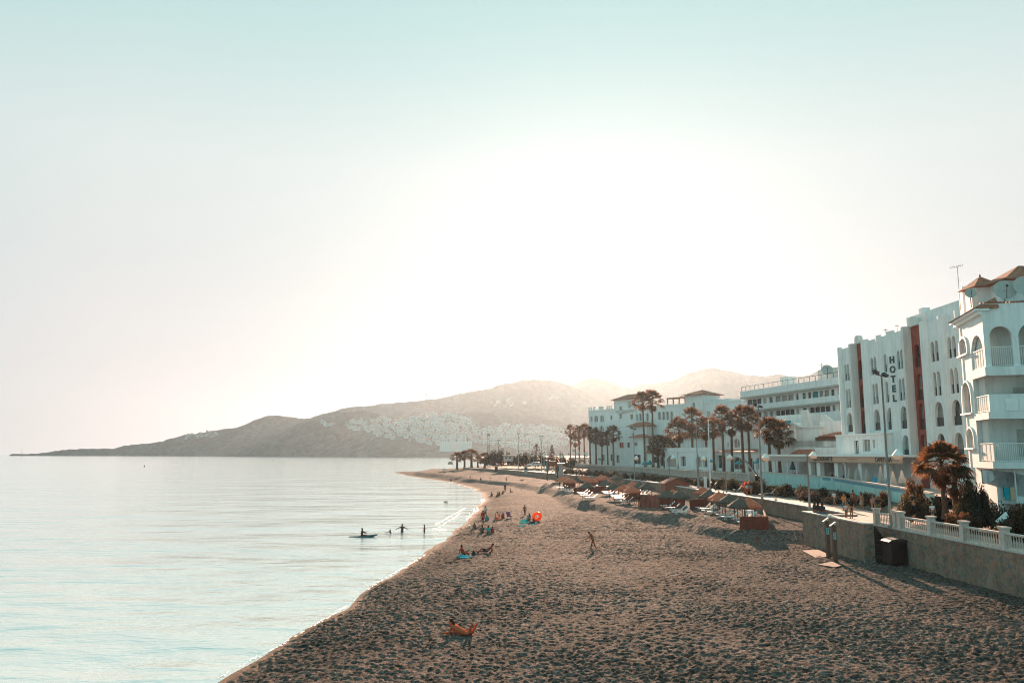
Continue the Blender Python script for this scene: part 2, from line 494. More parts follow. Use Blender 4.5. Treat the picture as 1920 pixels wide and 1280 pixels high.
# ---------------------------------------------------------------- facade helper
class Wall:
    """vertical plane from ground point a to b; u runs from a to b, n points at the viewer's side"""
    def __init__(s, a, b):
        s.a = Vector((a[0], a[1], 0)); s.b = Vector((b[0], b[1], 0))
        s.u = (s.b - s.a).normalized(); s.L = (s.b - s.a).length
        s.n = Vector((s.u.y, -s.u.x, 0))
        if s.n.dot(-s.a) < 0: s.n = -s.n
    def uz(s, px, py, d=0.0):
        r = ray(px, py); c = Vector((0, 0, CAMZ))
        o = s.a + s.n * d
        t = (o - c).dot(s.n) / r.dot(s.n)
        p = c + r * t
        return ((p - o).dot(s.u), p.z)
    def P(s, u, z, d=0.0):
        p = s.a + s.u * u + s.n * d
        return Vector((p.x, p.y, z))
    def vol(s, mb, u0, u1, z0, z1, d0, d1):
        """box from u0..u1, z0..z1 between offsets d0 (back) and d1 (front)"""
        vs = [s.P(u, z, d) for z in (z0, z1) for u, d in ((u0, d0), (u1, d0), (u1, d1), (u0, d1))]
        return mb.add(vs, [(0, 1, 2, 3), (7, 6, 5, 4), (0, 4, 5, 1), (1, 5, 6, 2), (2, 6, 7, 3), (3, 7, 4, 0)])
    def slab(s, mb, outer, holes, d=0.0, t=.3):
        loops = [outer] + holes
        tri = tessellate_polygon([[Vector((p[0], p[1], 0)) for p in l] for l in loops])
        flat = [p for l in loops for p in l]
        n = len(flat)
        vs = [s.P(u, z, d) for u, z in flat] + [s.P(u, z, d - t) for u, z in flat]
        fs = []
        for a, b, c in tri:
            fs.append((a, b, c)); fs.append((c + n, b + n, a + n))
        k = 0
        for l in loops:
            m = len(l)
            for i in range(m):
                j = (i + 1) % m
                fs.append((k + i, k + j, k + j + n, k + i + n))
            k += m
        return mb.add(vs, fs)
def arch(u0, u1, z0, z1, kind='r', seg=9):
    if u1 < u0: u0, u1 = u1, u0
    if z1 < z0: z0, z1 = z1, z0
    if kind == 's':
        return [(u0, z0), (u1, z0), (u1, z1), (u0, z1)]
    w = (u1 - u0) / 2; c = (u0 + u1) / 2
    rise = min(w if kind == 'r' else w * 1.7, (z1 - z0) * .6)
    zs = z1 - rise
    pts = [(u0, z0), (u1, z0)]
    for k in range(seg + 1):
        t = PI * k / seg
        x = math.cos(t)
        y = math.sin(t) if kind == 'r' else (math.sin(t) ** .8)
        pts.append((c + w * x, zs + rise * y))
    return pts
# ---------------------------------------------------------------- terrain
def vnoise(x, y, wl_, seed):
    x = x / wl_; y = y / wl_
    xi = np.floor(x).astype(np.int64); yi = np.floor(y).astype(np.int64)
    fx = x - xi; fy = y - yi
    fx = fx * fx * (3 - 2 * fx); fy = fy * fy * (3 - 2 * fy)
    def h(a, b):
        n = (a * 374761393 + b * 668265263 + seed * 2147483647) & 0xffffffff
        n = ((n ^ (n >> 13)) * 1274126177) & 0xffffffff
        n = n ^ (n >> 16)
        return (n & 0xffff) / 65535.0
    return (h(xi, yi) * (1 - fx) + h(xi + 1, yi) * fx) * (1 - fy) + (h(xi, yi + 1) * (1 - fx) + h(xi + 1, yi + 1) * fx) * fy
def seg_sd(px, py, line, poly):
    """distance to an open line, positive inside the closed polygon poly"""
    best = np.full(px.shape, 1e9)
    for (ax, ay), (bx, by) in zip(line[:-1], line[1:]):
        dx, dy = bx - ax, by - ay
        t = np.clip(((px - ax) * dx + (py - ay) * dy) / (dx * dx + dy * dy), 0, 1)
        best = np.minimum(best, np.hypot(px - ax - t * dx, py - ay - t * dy))
    ins = np.zeros(px.shape, bool)
    n = len(poly)
    for i in range(n):
        ax, ay = poly[i]; bx, by = poly[(i + 1) % n]
        if ay == by: continue
        c = ((ay > py) != (by > py)) & (px < (bx - ax) * (py - ay) / (by - ay) + ax)
        ins ^= c
    return np.where(ins, best, -best)
def gl(pts, z):
    return [(G(a, b, z).x, G(a, b, z).y) for a, b in pts]
SHORE = [(-14.5, -20), (-13.2, 5), (-12.3, 20)] + gl([(400, 1280), (470, 1241), (560, 1191), (640, 1141), (700, 1099), (760, 1058), (815, 1025), (848, 1003), (866, 985), (884, 966), (898, 950), (906, 936), (905, 926), (890, 917), (868, 910), (845, 904), (808, 898), (765, 892), (745, 887)], 0) + \
    [(-57, 384), (-50, 398), (-34, 430), (-5, 500), (60, 700)]
LANDPOLY = SHORE + [(900, 700), (900, -20)]
TER = [(33, 76.5)] + gl([(1440, 992), (1385, 993), (1340, 986), (1300, 976), (1260, 969), (1200, 960), (1150, 948), (1100, 940), (1080, 935), (1045, 919), (1010, 911), (960, 903), (880, 896), (820, 891), (770, 886)], 1.6) + [(-40, 400), (-10, 440), (60, 700)]
TERPOLY = TER + [(900, 700), (900, 76.5)]
def sstep(a, b, x):
    t = np.clip((x - a) / (b - a), 0, 1)
    return t * t * (3 - 2 * t)
def height(x, y):
    x = np.asarray(x, float); y = np.asarray(y, float)
    wob = (vnoise(x, y, 7, 3) - .5) * .9 + (vnoise(x, y, 2.3, 9) - .5) * .35
    d = seg_sd(x, y, SHORE, LANDPOLY) + wob * sstep(20, 60, y) + wob * .2
    z = np.where(d < 0, np.maximum(-2.0, d * .16), np.minimum(d * .12, .2))
    z = z + .36 * sstep(1.3, 5.5, d) + .14 * sstep(6, 25, d)
    d2 = seg_sd(x, y, TER, TERPOLY)
    z = z + .95 * sstep(-2.3, .3, d2 + (vnoise(x, y, 8, 21) - .5) * .9) * sstep(1, 6, d)
    z = z + 1.3 * sstep(235, 330, y) * sstep(4, 30, d2)
    return z, d, d2
def GT(px, py):
    z = .7
    for _ in range(14):
        p = G(px, py, z)
        z2 = float(height(np.array([p.x]), np.array([p.y]))[0][0])
        z = z * .4 + z2 * .6
    p = G(px, py, z)
    return p
def TZ(x, y):
    return float(height(np.array([x]), np.array([y]))[0][0])

def build_beach():
    rows = [22.0]
    while rows[-1] < 620:
        rows.append(rows[-1] * (1 + 1 / 500.0))
    ry = np.array(rows)
    NU = 900
    u = np.linspace(-.86, .80, NU)
    X = ry[:, None] * u[None, :]; Y = np.repeat(ry[:, None], NU, 1)
    z, d, d2 = height(X, Y)
    sp = Y / 500.0
    amp = sstep(-.1, .8, d) * (.7 + .6 * sstep(.25, .8, .6 * vnoise(X + 3 * np.sin(Y / 6), Y * .7, 7, 5) + .4 * vnoise(X, Y, 2.5, 15)))
    for w_, a_, s_ in ((.17, .11, 1), (.33, .08, 2), (.10, .045, 4), (2.2, .06, 7), (9, .12, 8)):
        n = vnoise(X + .35 * Y * 0, Y, w_, s_)
        if w_ == .33: n = .5 * n + .5 * (1 - np.abs(2 * n - 1))       # scuffed footprints
        z = z + (n - .5) * a_ * amp * np.clip(w_ / (.7 * sp), 0, 1)
    # tyre track running along the beach
    wallx = 25.5 - .02 * (Y - 40)
    for off in (0.0, 1.5):
        tr = np.exp(-((X - wallx - off + .8 * np.sin(Y / 14)) / .16) ** 2)
        z = z - tr * .05 * (1 + .9 * np.sin(Y * 16)) * sstep(-1, 0, 75 - Y)
    keep = (d > -7)
    # nothing needed inside the retaining walls
    inside = ((X > 33.6) & (Y < 76)) | ((X > 36.5) & (Y < 240))
    nR = len(rows)
    idx = np.arange(nR * NU).reshape(nR, NU)
    kf = (keep[:-1, :-1] | keep[1:, 1:]) & ~inside[:-1, :-1]
    q = np.stack([idx[:-1, :-1][kf], idx[:-1, 1:][kf], idx[1:, 1:][kf], idx[1:, :-1][kf]], 1)
    used, inv = np.unique(q, return_inverse=True)
    q = inv.reshape(-1, 4)
    V = np.stack([X.ravel()[used], Y.ravel()[used], z.ravel()[used]], 1).astype(np.float32)
    me = bpy.data.meshes.new('beach')
    me.vertices.add(len(V)); me.vertices.foreach_set('co', V.ravel())
    me.loops.add(q.size); me.loops.foreach_set('vertex_index', q.ravel().astype(np.int32))
    me.polygons.add(len(q)); me.polygons.foreach_set('loop_start', (np.arange(len(q)) * 4).astype(np.int32))
    me.polygons.foreach_set('use_smooth', np.ones(len(q), bool))
    me.materials.append(M['gravel'])
    me.update(calc_edges=True); me.validate()
    o = bpy.data.objects.new('beach', me); COL.objects.link(o)
    tag(o, kind='structure')
build_beach()

mb = MB(); mb.add([(-6000, -150, 0), (6000, -150, 0), (6000, 6150, 0), (-6000, 6150, 0)], [(0, 1, 2, 3)])
sea = mb.build('sea', M['water']); tag(sea, kind='structure')
# shore beyond the beach and the flat coastal land behind everything
LZ = 4.7
mb = MB()
mb.add([(-8, 470, 2.6), (40, 330, LZ), (60, 200, LZ), (300, 150, LZ), (3200, 150, LZ), (3200, 2600, 12), (60, 2300, 6), (-60, 1500, 3.0), (-30, 900, 2.8)], [(0, 1, 2, 3, 4, 5, 6, 7, 8)])
tag(mb.build('land', M['land']), kind='structure')

# ---------------------------------------------------------------- hills
HILLS = []
def ridge(prof, D0, wf, wb, seed, base=-3.0, power=1.15, ng=.16, treeline=.0):
    rnd = random.Random(seed)
    pxs = np.arange(prof[0][0], prof[-1][0] + 1, 3.0)
    ys = np.interp(pxs, [p[0] for p in prof], [p[1] for p in prof])
    # soften the corners of the traced skyline, then roughen it with scrub
    k = np.array([1, 2, 3, 2, 1.]) / 9
    ysm = np.convolve(np.pad(ys, 2, mode='edge'), k, mode='valid')
    pts = [AT(float(a), float(b), D0) for a, b in zip(pxs, ysm)]
    xs = np.array([p.x for p in pts]); cz = np.array([p.z for p in pts])
    cz = cz + (vnoise(xs, xs * 0 + seed, 14, seed) - .5) * treeline + (vnoise(xs, xs * 0, 45, seed + 1) - .5) * treeline * .6
    rr = list(np.linspace(0, 1, 34)) + list(1 + np.linspace(.06, 1, 10))
    V = []
    for r in rr:
        if r <= 1:
            yy = D0 - np.minimum(wf, np.maximum(12, cz * 2.3)) * (1 - r); s = (1 - (1 - r) ** power) if power > 1.3 else r ** power
            env = math.sin(PI * r) * .9 + .05 * r
        else:
            yy = D0 + wb * (r - 1); s = 1 - (r - 1) ** 1.3
            env = 0
        yv = np.full(xs.shape, 1.0) * yy
        g = (vnoise(xs * 1.0, yv * .35, wf * .16, seed + 2) - .5) * 1.2 + (vnoise(xs, yv, wf * .06, seed + 3) - .5) * .5 + (vnoise(xs, yv, 18, seed + 4) - .5) * .07
        z = base + (cz - base) * s + g * env * ng * cz
        V.append(np.stack([xs, yv, z], 1))
    n = len(xs); V = np.concatenate(V)
    faces = []
    for i in range(len(rr) - 1):
        for j in range(n - 1):
            faces.append((i * n + j, i * n + j + 1, (i + 1) * n + j + 1, (i + 1) * n + j))
    o = link_mesh('hill', V.tolist(), faces, M['hill'], smooth=True)
    tag(o, kind='structure')
    HILLS.append((V, faces))
    return o
ridge([(1010, 850), (1040, 745), (1062, 728), (1078, 720), (1095, 713), (1118, 709), (1150, 717), (1180, 728), (1200, 721), (1230, 717), (1262, 712), (1290, 700), (1320, 690), (1336, 689), (1360, 694), (1400, 702), (1430, 706), (1460, 702), (1500, 706), (1530, 698), (1545, 690), (1620, 688), (1700, 680), (1920, 660), (2150, 690), (2300, 840)], 3500, 800, 1500, 11, treeline=7)
ridge([(330, 852), (400, 822), (470, 805), (520, 800), (600, 777), (640, 766), (700, 759), (740, 755), (790, 751), (815, 748), (850, 741), (870, 736), (900, 731), (940, 721), (980, 711), (1010, 712), (1050, 715), (1068, 722), (1110, 740), (1180, 775), (1260, 840)], 3000, 450, 1200, 22, treeline=5)
ridge([(20, 852.5), (60, 850), (100, 846), (150, 841), (212, 842), (240, 834), (300, 828), (340, 816), (400, 807), (450, 800), (475, 789), (500, 778), (530, 780), (560, 784), (600, 792), (660, 815), (720, 845)], 3250, 130, 900, 33, treeline=6)
ridge([(420, 852), (480, 832), (530, 808), (570, 790), (600, 779), (640, 771), (670, 768), (700, 773), (740, 782), (780, 790), (840, 802), (920, 830)], 2500, 200, 700, 44, treeline=5)
ridge([(590, 852), (640, 838), (680, 815), (720, 800), (760, 790), (800, 783), (850, 776), (900, 773), (950, 776), (1000, 782), (1050, 790), (1100, 798), (1200, 812), (1300, 840)], 2150, 300, 600, 55, ng=.10, treeline=4)

BV = []
for V, fcs in HILLS:
    BV.append(BVHTree.FromPolygons([tuple(v) for v in V.tolist()], fcs))
def hill_hit(px, py):
    d = ray(px, py).normalized(); best = None
    for t in BV:
        h = t.ray_cast(Vector((0, 0, CAMZ)), d)
        if h[0] is not None and (best is None or h[3] < best[1]):
            best = (h[0], h[3])
    return best[0] if best else None

# ---------------------------------------------------------------- hillside town
rnd = random.Random(4)
def town_house(v):
    mb = MB()
    w, l, h = [(11, 9, 6.5), (15, 10, 5), (9, 9, 9), (20, 10, 8), (12, 12, 6)][v]
    mb.mi = 0
    mb.box((0, 0, h / 2 - 3), (w, l, h + 6))
    if v in (0, 3): mb.box((-w * .2, 1, h + 1.4), (w * .45, l * .6, 2.8))
    if v in (1, 4):
        mb.mi = 1
        e = h + .01
        mb.add([(-w / 2 - .5, -l / 2 - .5, e), (w / 2 + .5, -l / 2 - .5, e), (w / 2 + .5, l / 2 + .5, e), (-w / 2 - .5, l / 2 + .5, e), (-w * .22, 0, e + 2.4), (w * .22, 0, e + 2.4)],
               [(0, 1, 5, 4), (1, 2, 5), (2, 3, 4, 5), (3, 0, 4), (0, 3, 2, 1)])
    mb.mi = 2
    nf = max(1, int(h // 3))
    for f in range(nf):
        for k in range(int(w // 3.4)):
            x = -w / 2 + 2 + k * 3.4
            mb.box((x, -l / 2 - .02, 1.6 + f * 3), (1.3, .12, 1.5))
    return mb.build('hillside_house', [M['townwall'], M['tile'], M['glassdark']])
protos = [town_house(i) for i in range(5)]
regions = [  # centre px, py, half sizes, how many, where in words
    (705, 795, 55, 12, 44, 'on the left town slope', 0), (735, 812, 50, 11, 20, 'below the left town slope', 0),
    (820, 797, 60, 20, 86, 'in the dense hazy town', 1), (850, 824, 62, 13, 44, 'at the foot of the hazy town', 1),
    (985, 818, 85, 22, 66, 'on the right town slope', 2), (955, 756, 34, 6, 9, 'high above the town', 3),
    (365, 814, 48, 7, 17, 'on the far left headland', 4), (615, 794, 20, 3, 5, 'below the round dark hill', 5), (1035, 745, 16, 4, 4, 'on the high ridge beside the glare', 6)]
used_p = [False] * 5
for (cx, cy, sx, sy, n, where, gi) in regions:
    k = 0; tries = 0
    while k < n and tries < n * 20:
        tries += 1
        a = rnd.uniform(0, 2 * PI); r = math.sqrt(rnd.random())
        px, py = cx + sx * r * math.cos(a), cy + sy * r * math.sin(a)
        p = hill_hit(px, py)
        if p is None: continue
        i = rnd.choice([0, 1, 2, 3, 4, 0, 1])
        o = protos[i] if not used_p[i] else protos[i].copy()
        if used_p[i]: COL.objects.link(o)
        used_p[i] = True
        s = rnd.uniform(.75, 1.2)
        o.location = p; o.rotation_euler = (0, 0, rnd.uniform(-.6, .6)); o.scale = (s, s, s * rnd.uniform(.85, 1.1))
        o.name = 'hillside_house'
        vw = ['flat roofed white house with a rooftop room', 'low white house with red hipped roof', 'tall narrow white house', 'long flat roofed white block', 'square white house with red roof'][i]
        cx_w = ['left', 'centre', 'right'][min(2, int((px - cx + sx) / (2 * sx) * 3))]; cy_w = ['upper', 'middle', 'lower'][min(2, int((py - cy + sy) / (2 * sy) * 3))]
        lab = '%s, %s %s, %s' % (vw, cy_w, cx_w, where)
        if len(lab.split()) > 16: lab = lab.replace(' with a rooftop room', '')
        tag(o, lab, 'house', 'white houses: ' + lab)
        k += 1
# the rest of the town, too dense to count
mb = MB()
for (cx, cy, sx, sy, n) in ((820, 806, 80, 25, 130), (985, 820, 95, 22, 190), (740, 805, 60, 16, 50)):
    for _ in range(n):
        a = rnd.uniform(0, 2 * PI); r = math.sqrt(rnd.random())
        p = hill_hit(cx + sx * r * math.cos(a), cy + sy * r * math.sin(a))
        if p is None: continue
        w, l, h = rnd.uniform(6, 13), rnd.uniform(6, 10), rnd.uniform(3.5, 7)
        mb.mi = 0; mb.box((p.x, p.y, p.z + h / 2 - 2), (w, l, h + 4), rnd.uniform(-.5, .5))
        mb.mi = 1; mb.box((p.x, p.y - l / 2, p.z + h * .5), (w * .5, 1.4, 1.2), 0)
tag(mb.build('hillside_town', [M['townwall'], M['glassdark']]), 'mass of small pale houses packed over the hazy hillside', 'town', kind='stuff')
# long arcaded apartment block at the foot of the town
p0 = AT(845, 834, 1880)
t = thing('apartment_block', 'long low pale apartment block at the foot of the hazy hillside town', 'building', (p0.x, p0.y, 0))
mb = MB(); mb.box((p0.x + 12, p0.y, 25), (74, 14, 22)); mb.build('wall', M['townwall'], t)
for k in range(14):
    mb = MB(); mb.box((p0.x - 21.5 + k * 5.15, p0.y - 7.1, 26), (2.4, .3, 15)); mb.build('window', M['shutter'], t)
# masts along the skyline
for px, y0, y1, lab in ((799, 751, 734, 'tallest lattice mast on the hill left of the glare'), (744, 757, 744, 'thin mast on the hill, left of the lattice mast'), (752, 756, 746, 'short mast beside the thin hilltop mast'), (977, 713, 699, 'thin mast on the hilltop near the glare'), (41, 853, 841, 'lone thin mast on the low headland at the far left')):
    D = 3000 if px > 100 else 3250
    a = AT(px, y0 + 3, D); b = AT(px, y1, D)
    o = thing('radio_mast', lab, 'mast', a, 0, 'masts on the skyline')
    mb = MB(); mb.tube([a, b], [1.1, .5], 5)
    if px == 799:
        for f in (.45, .7): mb.box(a.lerp(b, f), (7, 2, 3))
    mb.build('pole', M['darkmetal'], o)

# ---------------------------------------------------------------- promenade deck, retaining walls, upper ground
DK = 3.2
E = [(29.85, 20), (29.6, 44), (29.45, 66), (27.4, 66.01), (27.4, 75.6), (31.9, 76.2), (32.1, 83), (31.8, 101), (29.3, 134), (28.5, 160), (24, 190), (16, 216), (7, 254), (-5, 292), (-20, 330)]
I = [(33.5, 20), (33.5, 44), (33.6, 66), (34.2, 66.01), (36, 75.6), (36.3, 76.2), (36.8, 83), (36.8, 101), (34.8, 134), (33.5, 160), (29.5, 190), (22.5, 218), (14, 258), (3, 297), (-12, 336)]
EZ = [DK] * 11 + [DK, 3.1, 3.0, 2.9]
U = [(37.6, 20), (37.6, 44), (38, 66), (38, 66.01), (38.6, 76), (38.7, 77), (39.1, 80), (41.8, 104), (42, 140), (39.5, 170), (36, 200), (31, 232), (24, 270), (12, 315), (0, 350)]
def strip(name, A, B, za, zb, m, kind='structure', z_in=None):
    mb = MB(); n = len(A)
    mb.add([(a[0], a[1], z) for a, z in zip(A, za)] + [(b[0], b[1], z) for b, z in zip(B, zb)], [(i, n + i, n + i + 1, i + 1) for i in range(n - 1)])
    o = mb.build(name, m); tag(o, kind=kind); return o
strip('promenade', E, I, EZ, EZ, M['paving'])
UZ = [4.2, 4.2, 4.2, 4.2, 4.3, 4.3, 4.4, 4.6, 4.4, 4.2, 4.2, 4.2, 4.2, 4.0, 3.6]
strip('planting_bed', I, U, [z + .004 for z in EZ], UZ, M['soil'])
UP = [(95, 20), (95, 44), (95, 66), (95, 66.01), (95, 76), (95, 77), (95, 80), (100, 104), (110, 140), (120, 170), (130, 200), (140, 232), (150, 270), (160, 335), (160, 420)]
strip('upper_terrace', U, UP, [5.2] * 11 + [5.0, 4.8, 4.75, 4.3], [5.2] * 13 + [4.75, 4.75], M['paving'])

def wall_run(name, label, pts, z0, z1, th, m, cop=None, cap_h=.1, over=.05):
    """free standing or retaining wall along pts (front face on the line, thickness to the right)"""
    o = thing(name, label, 'wall', (pts[0][0], pts[0][1], z0))
    mb = MB(); n = len(pts)
    off = []
    for i in range(n):
        a = Vector(pts[max(i - 1, 0)][:2] + (0,)) if False else Vector((pts[max(i - 1, 0)][0], pts[max(i - 1, 0)][1], 0))
        b = Vector((pts[min(i + 1, n - 1)][0], pts[min(i + 1, n - 1)][1], 0))
        d = (b - a).normalized(); off.append(Vector((d.y, -d.x, 0)))
    zz = [p[2] if len(p) > 2 else z1 for p in pts]
    def prof(mb, f0, f1, za, zb):
        vs = []
        for i in range(n):
            p = Vector((pts[i][0], pts[i][1], 0))
            for f, z in ((f0, za[i]), (f1, za[i]), (f1, zb[i]), (f0, zb[i])):
                q = p + off[i] * f; vs.append((q.x, q.y, z))
        fs = []
        for i in range(n - 1):
            for k in range(4):
                fs.append((i * 4 + k, i * 4 + (k + 1) % 4, i * 4 + 4 + (k + 1) % 4, i * 4 + 4 + k))
        fs.append((0, 3, 2, 1)); e = (n - 1) * 4; fs.append((e, e + 1, e + 2, e + 3))
        mb.add(vs, fs)
    prof(mb, 0, th, [z0] * n, zz)
    mb.build('wall_body', m, o)
    if cop:
        mb = MB(); prof(mb, -over, th + over, zz, [z + cap_h for z in zz]); mb.build('coping', cop, o)
    return o
wall_run('retaining_wall', 'rubble stone retaining wall under the white balustrade at right', [(29.85, 20), (29.6, 44), (29.45, 66.4)], -.5, DK + .02, .5, M['stone'], M['kerb'], .08, .03)
wall_run('parapet_wall', 'stone parapet wall of the beach stairs that people sit on', [(27.0, 62.5), (27.0, 75.6)], -.5, 3.62, .75, M['stone'], M['kerb'], .1, .06)
wall_run('retaining_wall', 'stone retaining wall along the promenade behind the straw umbrellas', [(27.78, 76.2), (31.9, 76.4), (32.1, 83), (31.8, 101), (29.3, 134), (28.5, 160), (24, 190), (16, 216), (7, 254), (-5, 292), (-20, 330)], -.3, DK + .05, .5, M['stone'], M['kerb'], .12, .1)
# stairs up from the sand between parapet and main wall
mb = MB()
for k in range(16):
    mb.box((28.6, 61.15 + k * .32 + (66.2 - 61 - k * .32) / 2, .6 + .165 * k), (1.66, 66.2 - 61 - k * .32, .165))
st = mb.build('beach_stairs', M['binm']); tag(st, 'dark stone steps rising from the sand behind the parapet wall end', 'stairs')

# balustrade on the near wall
bal = thing('balustrade', 'cream stone balustrade with piers on the near retaining wall', 'balustrade', (29.6, 44, DK + .1))
def xw(y): return 29.85 - (y - 20) * .0087 + .25
def balu():
    mb = MB(); mb.lathe((0, 0, 0), [(.055, 0), (.055, .05), (.025, .09), (.035, .20), (.052, .32), (.03, .52), (.022, .60), (.045, .70), (.05, .755)], 8); return mb
ys = [66.2, 62.9, 62.2, 57.8, 53.7, 49.4, 45.4, 41.5]
bproto = None; nb = 0
for i, y in enumerate(ys):
    z = DK + .1
    mb = MB(); mb.box((xw(y), y, z + .6), (.42, .42, 1.2)); mb.box((xw(y), y, z + 1.26), (.56, .56, .12)); mb.box((xw(y), y, z + .08), (.5, .5, .16))
    mb.build('pier', M['baluster'], bal)
    if i + 1 < len(ys) and not (62.1 < y < 63 and ys[i + 1] > 62):
        y2 = ys[i + 1]
        L = (y - .21) - (y2 + .21); cy = (y - .21 + y2 + .21) / 2
        mb = MB(); mb.box((xw(cy), cy, z + .06), (.26, L - .01, .12)); mb.build('plinth', M['baluster'], bal)
        mb = MB(); mb.box((xw(cy), cy, z + .93), (.24, L - .01, .11)); mb.build('handrail', M['baluster'], bal)
        nn = max(4, int(L / .25))
        for k in range(nn):
            if nb >= 99 and y2 < 45: continue
            yy = y2 + .21 + L * (k + .5) / nn
            if bproto is None:
                bproto = balu().build('baluster', M['baluster'], bal, smooth=True, local=True); o = bproto
            else:
                o = bproto.copy(); COL.objects.link(o)
            o.location = Vector((xw(yy), yy, z + .125)) - ORG[bal.name]
            nb += 1

# turquoise panel wall of the pool terrace
PW = [AT(1745, 924, 72), AT(1690, 914, 80), AT(1560, 894, 104), AT(1427, 884, 128)]
pw = thing('pool_wall', 'turquoise panelled wall of the pool terrace with blue tile band', 'wall', (PW[2].x, PW[2].y, 3.5))
def along(pts, f0, f1, n):
    out = []
    L = [0]
    for a, b in zip(pts[:-1], pts[1:]): L.append(L[-1] + (b - a).length)
    for k in range(n + 1):
        s = L[-1] * (f0 + (f1 - f0) * k / n)
        for i in range(len(pts) - 1):
            if s <= L[i + 1] + 1e-6:
                out.append(pts[i].lerp(pts[i + 1], (s - L[i]) / (L[i + 1] - L[i]))); break
    return out
def run(mb, pts, dz0, dz1, t0, t1):
    for a, b in zip(pts[:-1], pts[1:]):
        d = (b - a); d.z = 0; d.normalize(); n = Vector((-d.y, d.x, 0))
        if n.x > 0: n = -n
        vs = [p + n * t + Vector((0, 0, dz)) for p in (a, b) for t, dz in ((t0, dz0), (t1, dz0), (t1, dz1), (t0, dz1))]
        mb.add(vs, [(0, 1, 2, 3), (7, 6, 5, 4), (0, 4, 5, 1), (1, 5, 6, 2), (2, 6, 7, 3), (3, 7, 4, 0)])
    return mb
pp = along(PW, 0, 1, 36)
for a, b in zip(pp[:-1], pp[1:]):
    g = (b - a) * .012
    run(MB(), [a + g, b - g], -2.6, -.1, -.2, 0).build('panel', M['poolwall'], pw)
run(MB(), PW, -2.6, -.14, -.3, -.21).build('backing', M['white2'], pw)
run(MB(), PW, -.1, .06, -.35, .08).build('coping', M['kerb'], pw)
run(MB(), along(PW, 0.05, .62, 24), -.46, -.14, .0, .03).build('tile_band', M['blueband'], pw)

# far cream balustrade wall
FW = [AT(1409, 887, 140), AT(1300, 881.5, 170), AT(1218, 877, 205), AT(1130, 871.5, 250), AT(1059, 867, 300)]
fb = thing('balustrade', 'long pale balustrade wall in front of the palms', 'balustrade', (FW[1].x, FW[1].y, 3))
run(MB(), FW, -.16, 0, -.15, .15).build('handrail', M['baluster'], fb)
run(MB(), FW, -1.5, -1.25, -.15, .15).build('plinth', M['baluster'], fb)
run(MB(), FW, -3.0, -1.5, -.3, .1).build('wall_body', M['white'], fb)
pts = along(FW, 0, 1, 78)
for i, p in enumerate(pts):
    mb = MB(); mb.box((p.x, p.y, p.z - .68), (.32, .32, 1.6)); mb.build('post', M['baluster'], fb)
    if i + 1 < len(pts):
        q = pts[i + 1]; mb = MB()
        for k in range(1, 8):
            c = p.lerp(q, k / 8); mb.box((c.x, c.y, c.z - .7), (.13, .13, 1.1))
        mb.build('baluster_panel', M['baluster'], fb)
# end pier
p = FW[0]; mb = MB(); mb.box((p.x - .3, p.y - .8, p.z - 1.2), (1.0, 1.2, 3.0)); mb.build('end_pier', M['kerb'], fb)
# ---------------------------------------------------------------- buildings
def windows(W, root, slabname, outer, rects, d=0.0, t=.3, m=None, sub='pane', rail=False, frame=True, pm=None, name='window'):
    """a wall slab with real openings; every opening gets a window part (frame > pane)"""
    holes = []; specs = []
    for r in rects:
        x0, y0, x1, y1, k = r[:5]
        u0, z1 = W.uz(x0, y0, d); u1, _ = W.uz(x1, y0, d)
        _, z0 = W.uz((x0 + x1) / 2, y1, d)
        if u1 < u0: u0, u1 = u1, u0
        holes.append(arch(u0, u1, z0, z1, k)); specs.append((u0, u1, z0, z1, r[5] if len(r) > 5 else None))
    mb = MB(); W.slab(mb, outer, holes, d, t); mb.build(slabname, m, root)
    for (u0, u1, z0, z1, opt) in specs:
        if opt == 'open': continue
        mb = MB(); w = u1 - u0; f = min(.09, w * .12)
        W.vol(mb, u0 - .02, u0 + f, z0, z1, d - t + .02, d - t + .1)
        W.vol(mb, u1 - f, u1 + .02, z0, z1, d - t + .02, d - t + .1)
        W.vol(mb, u0 + f, u1 - f, z0, z0 + f, d - t + .02, d - t + .1)
        if w > .9: W.vol(mb, (u0 + u1) / 2 - f * .4, (u0 + u1) / 2 + f * .4, z0 + f, z1 - f, d - t + .03, d - t + .09)
        wd = mb.build(name, M['trim'], root)
        mb = MB(); W.vol(mb, u0 - .05, u1 + .05, z0 - .05, z1 + .05, d - t - .06, d - t + .015)
        mb.build('pane', M[opt] if opt in M else (pm or M['pane']), wd)
        if rail:
            mb = MB(); hh = z0 + min(1.0, (z1 - z0) * .36)
            W.vol(mb, u0 + .01, u1 - .01, z0, hh, d - t * .6, d - t * .6 + .05)
            mb.build('balcony_guard', M['darkmetal'], wd)
    return specs
def box_rect(W, u0, u1, z0, z1): return [(u0, z0), (u1, z0), (u1, z1), (u0, z1)]
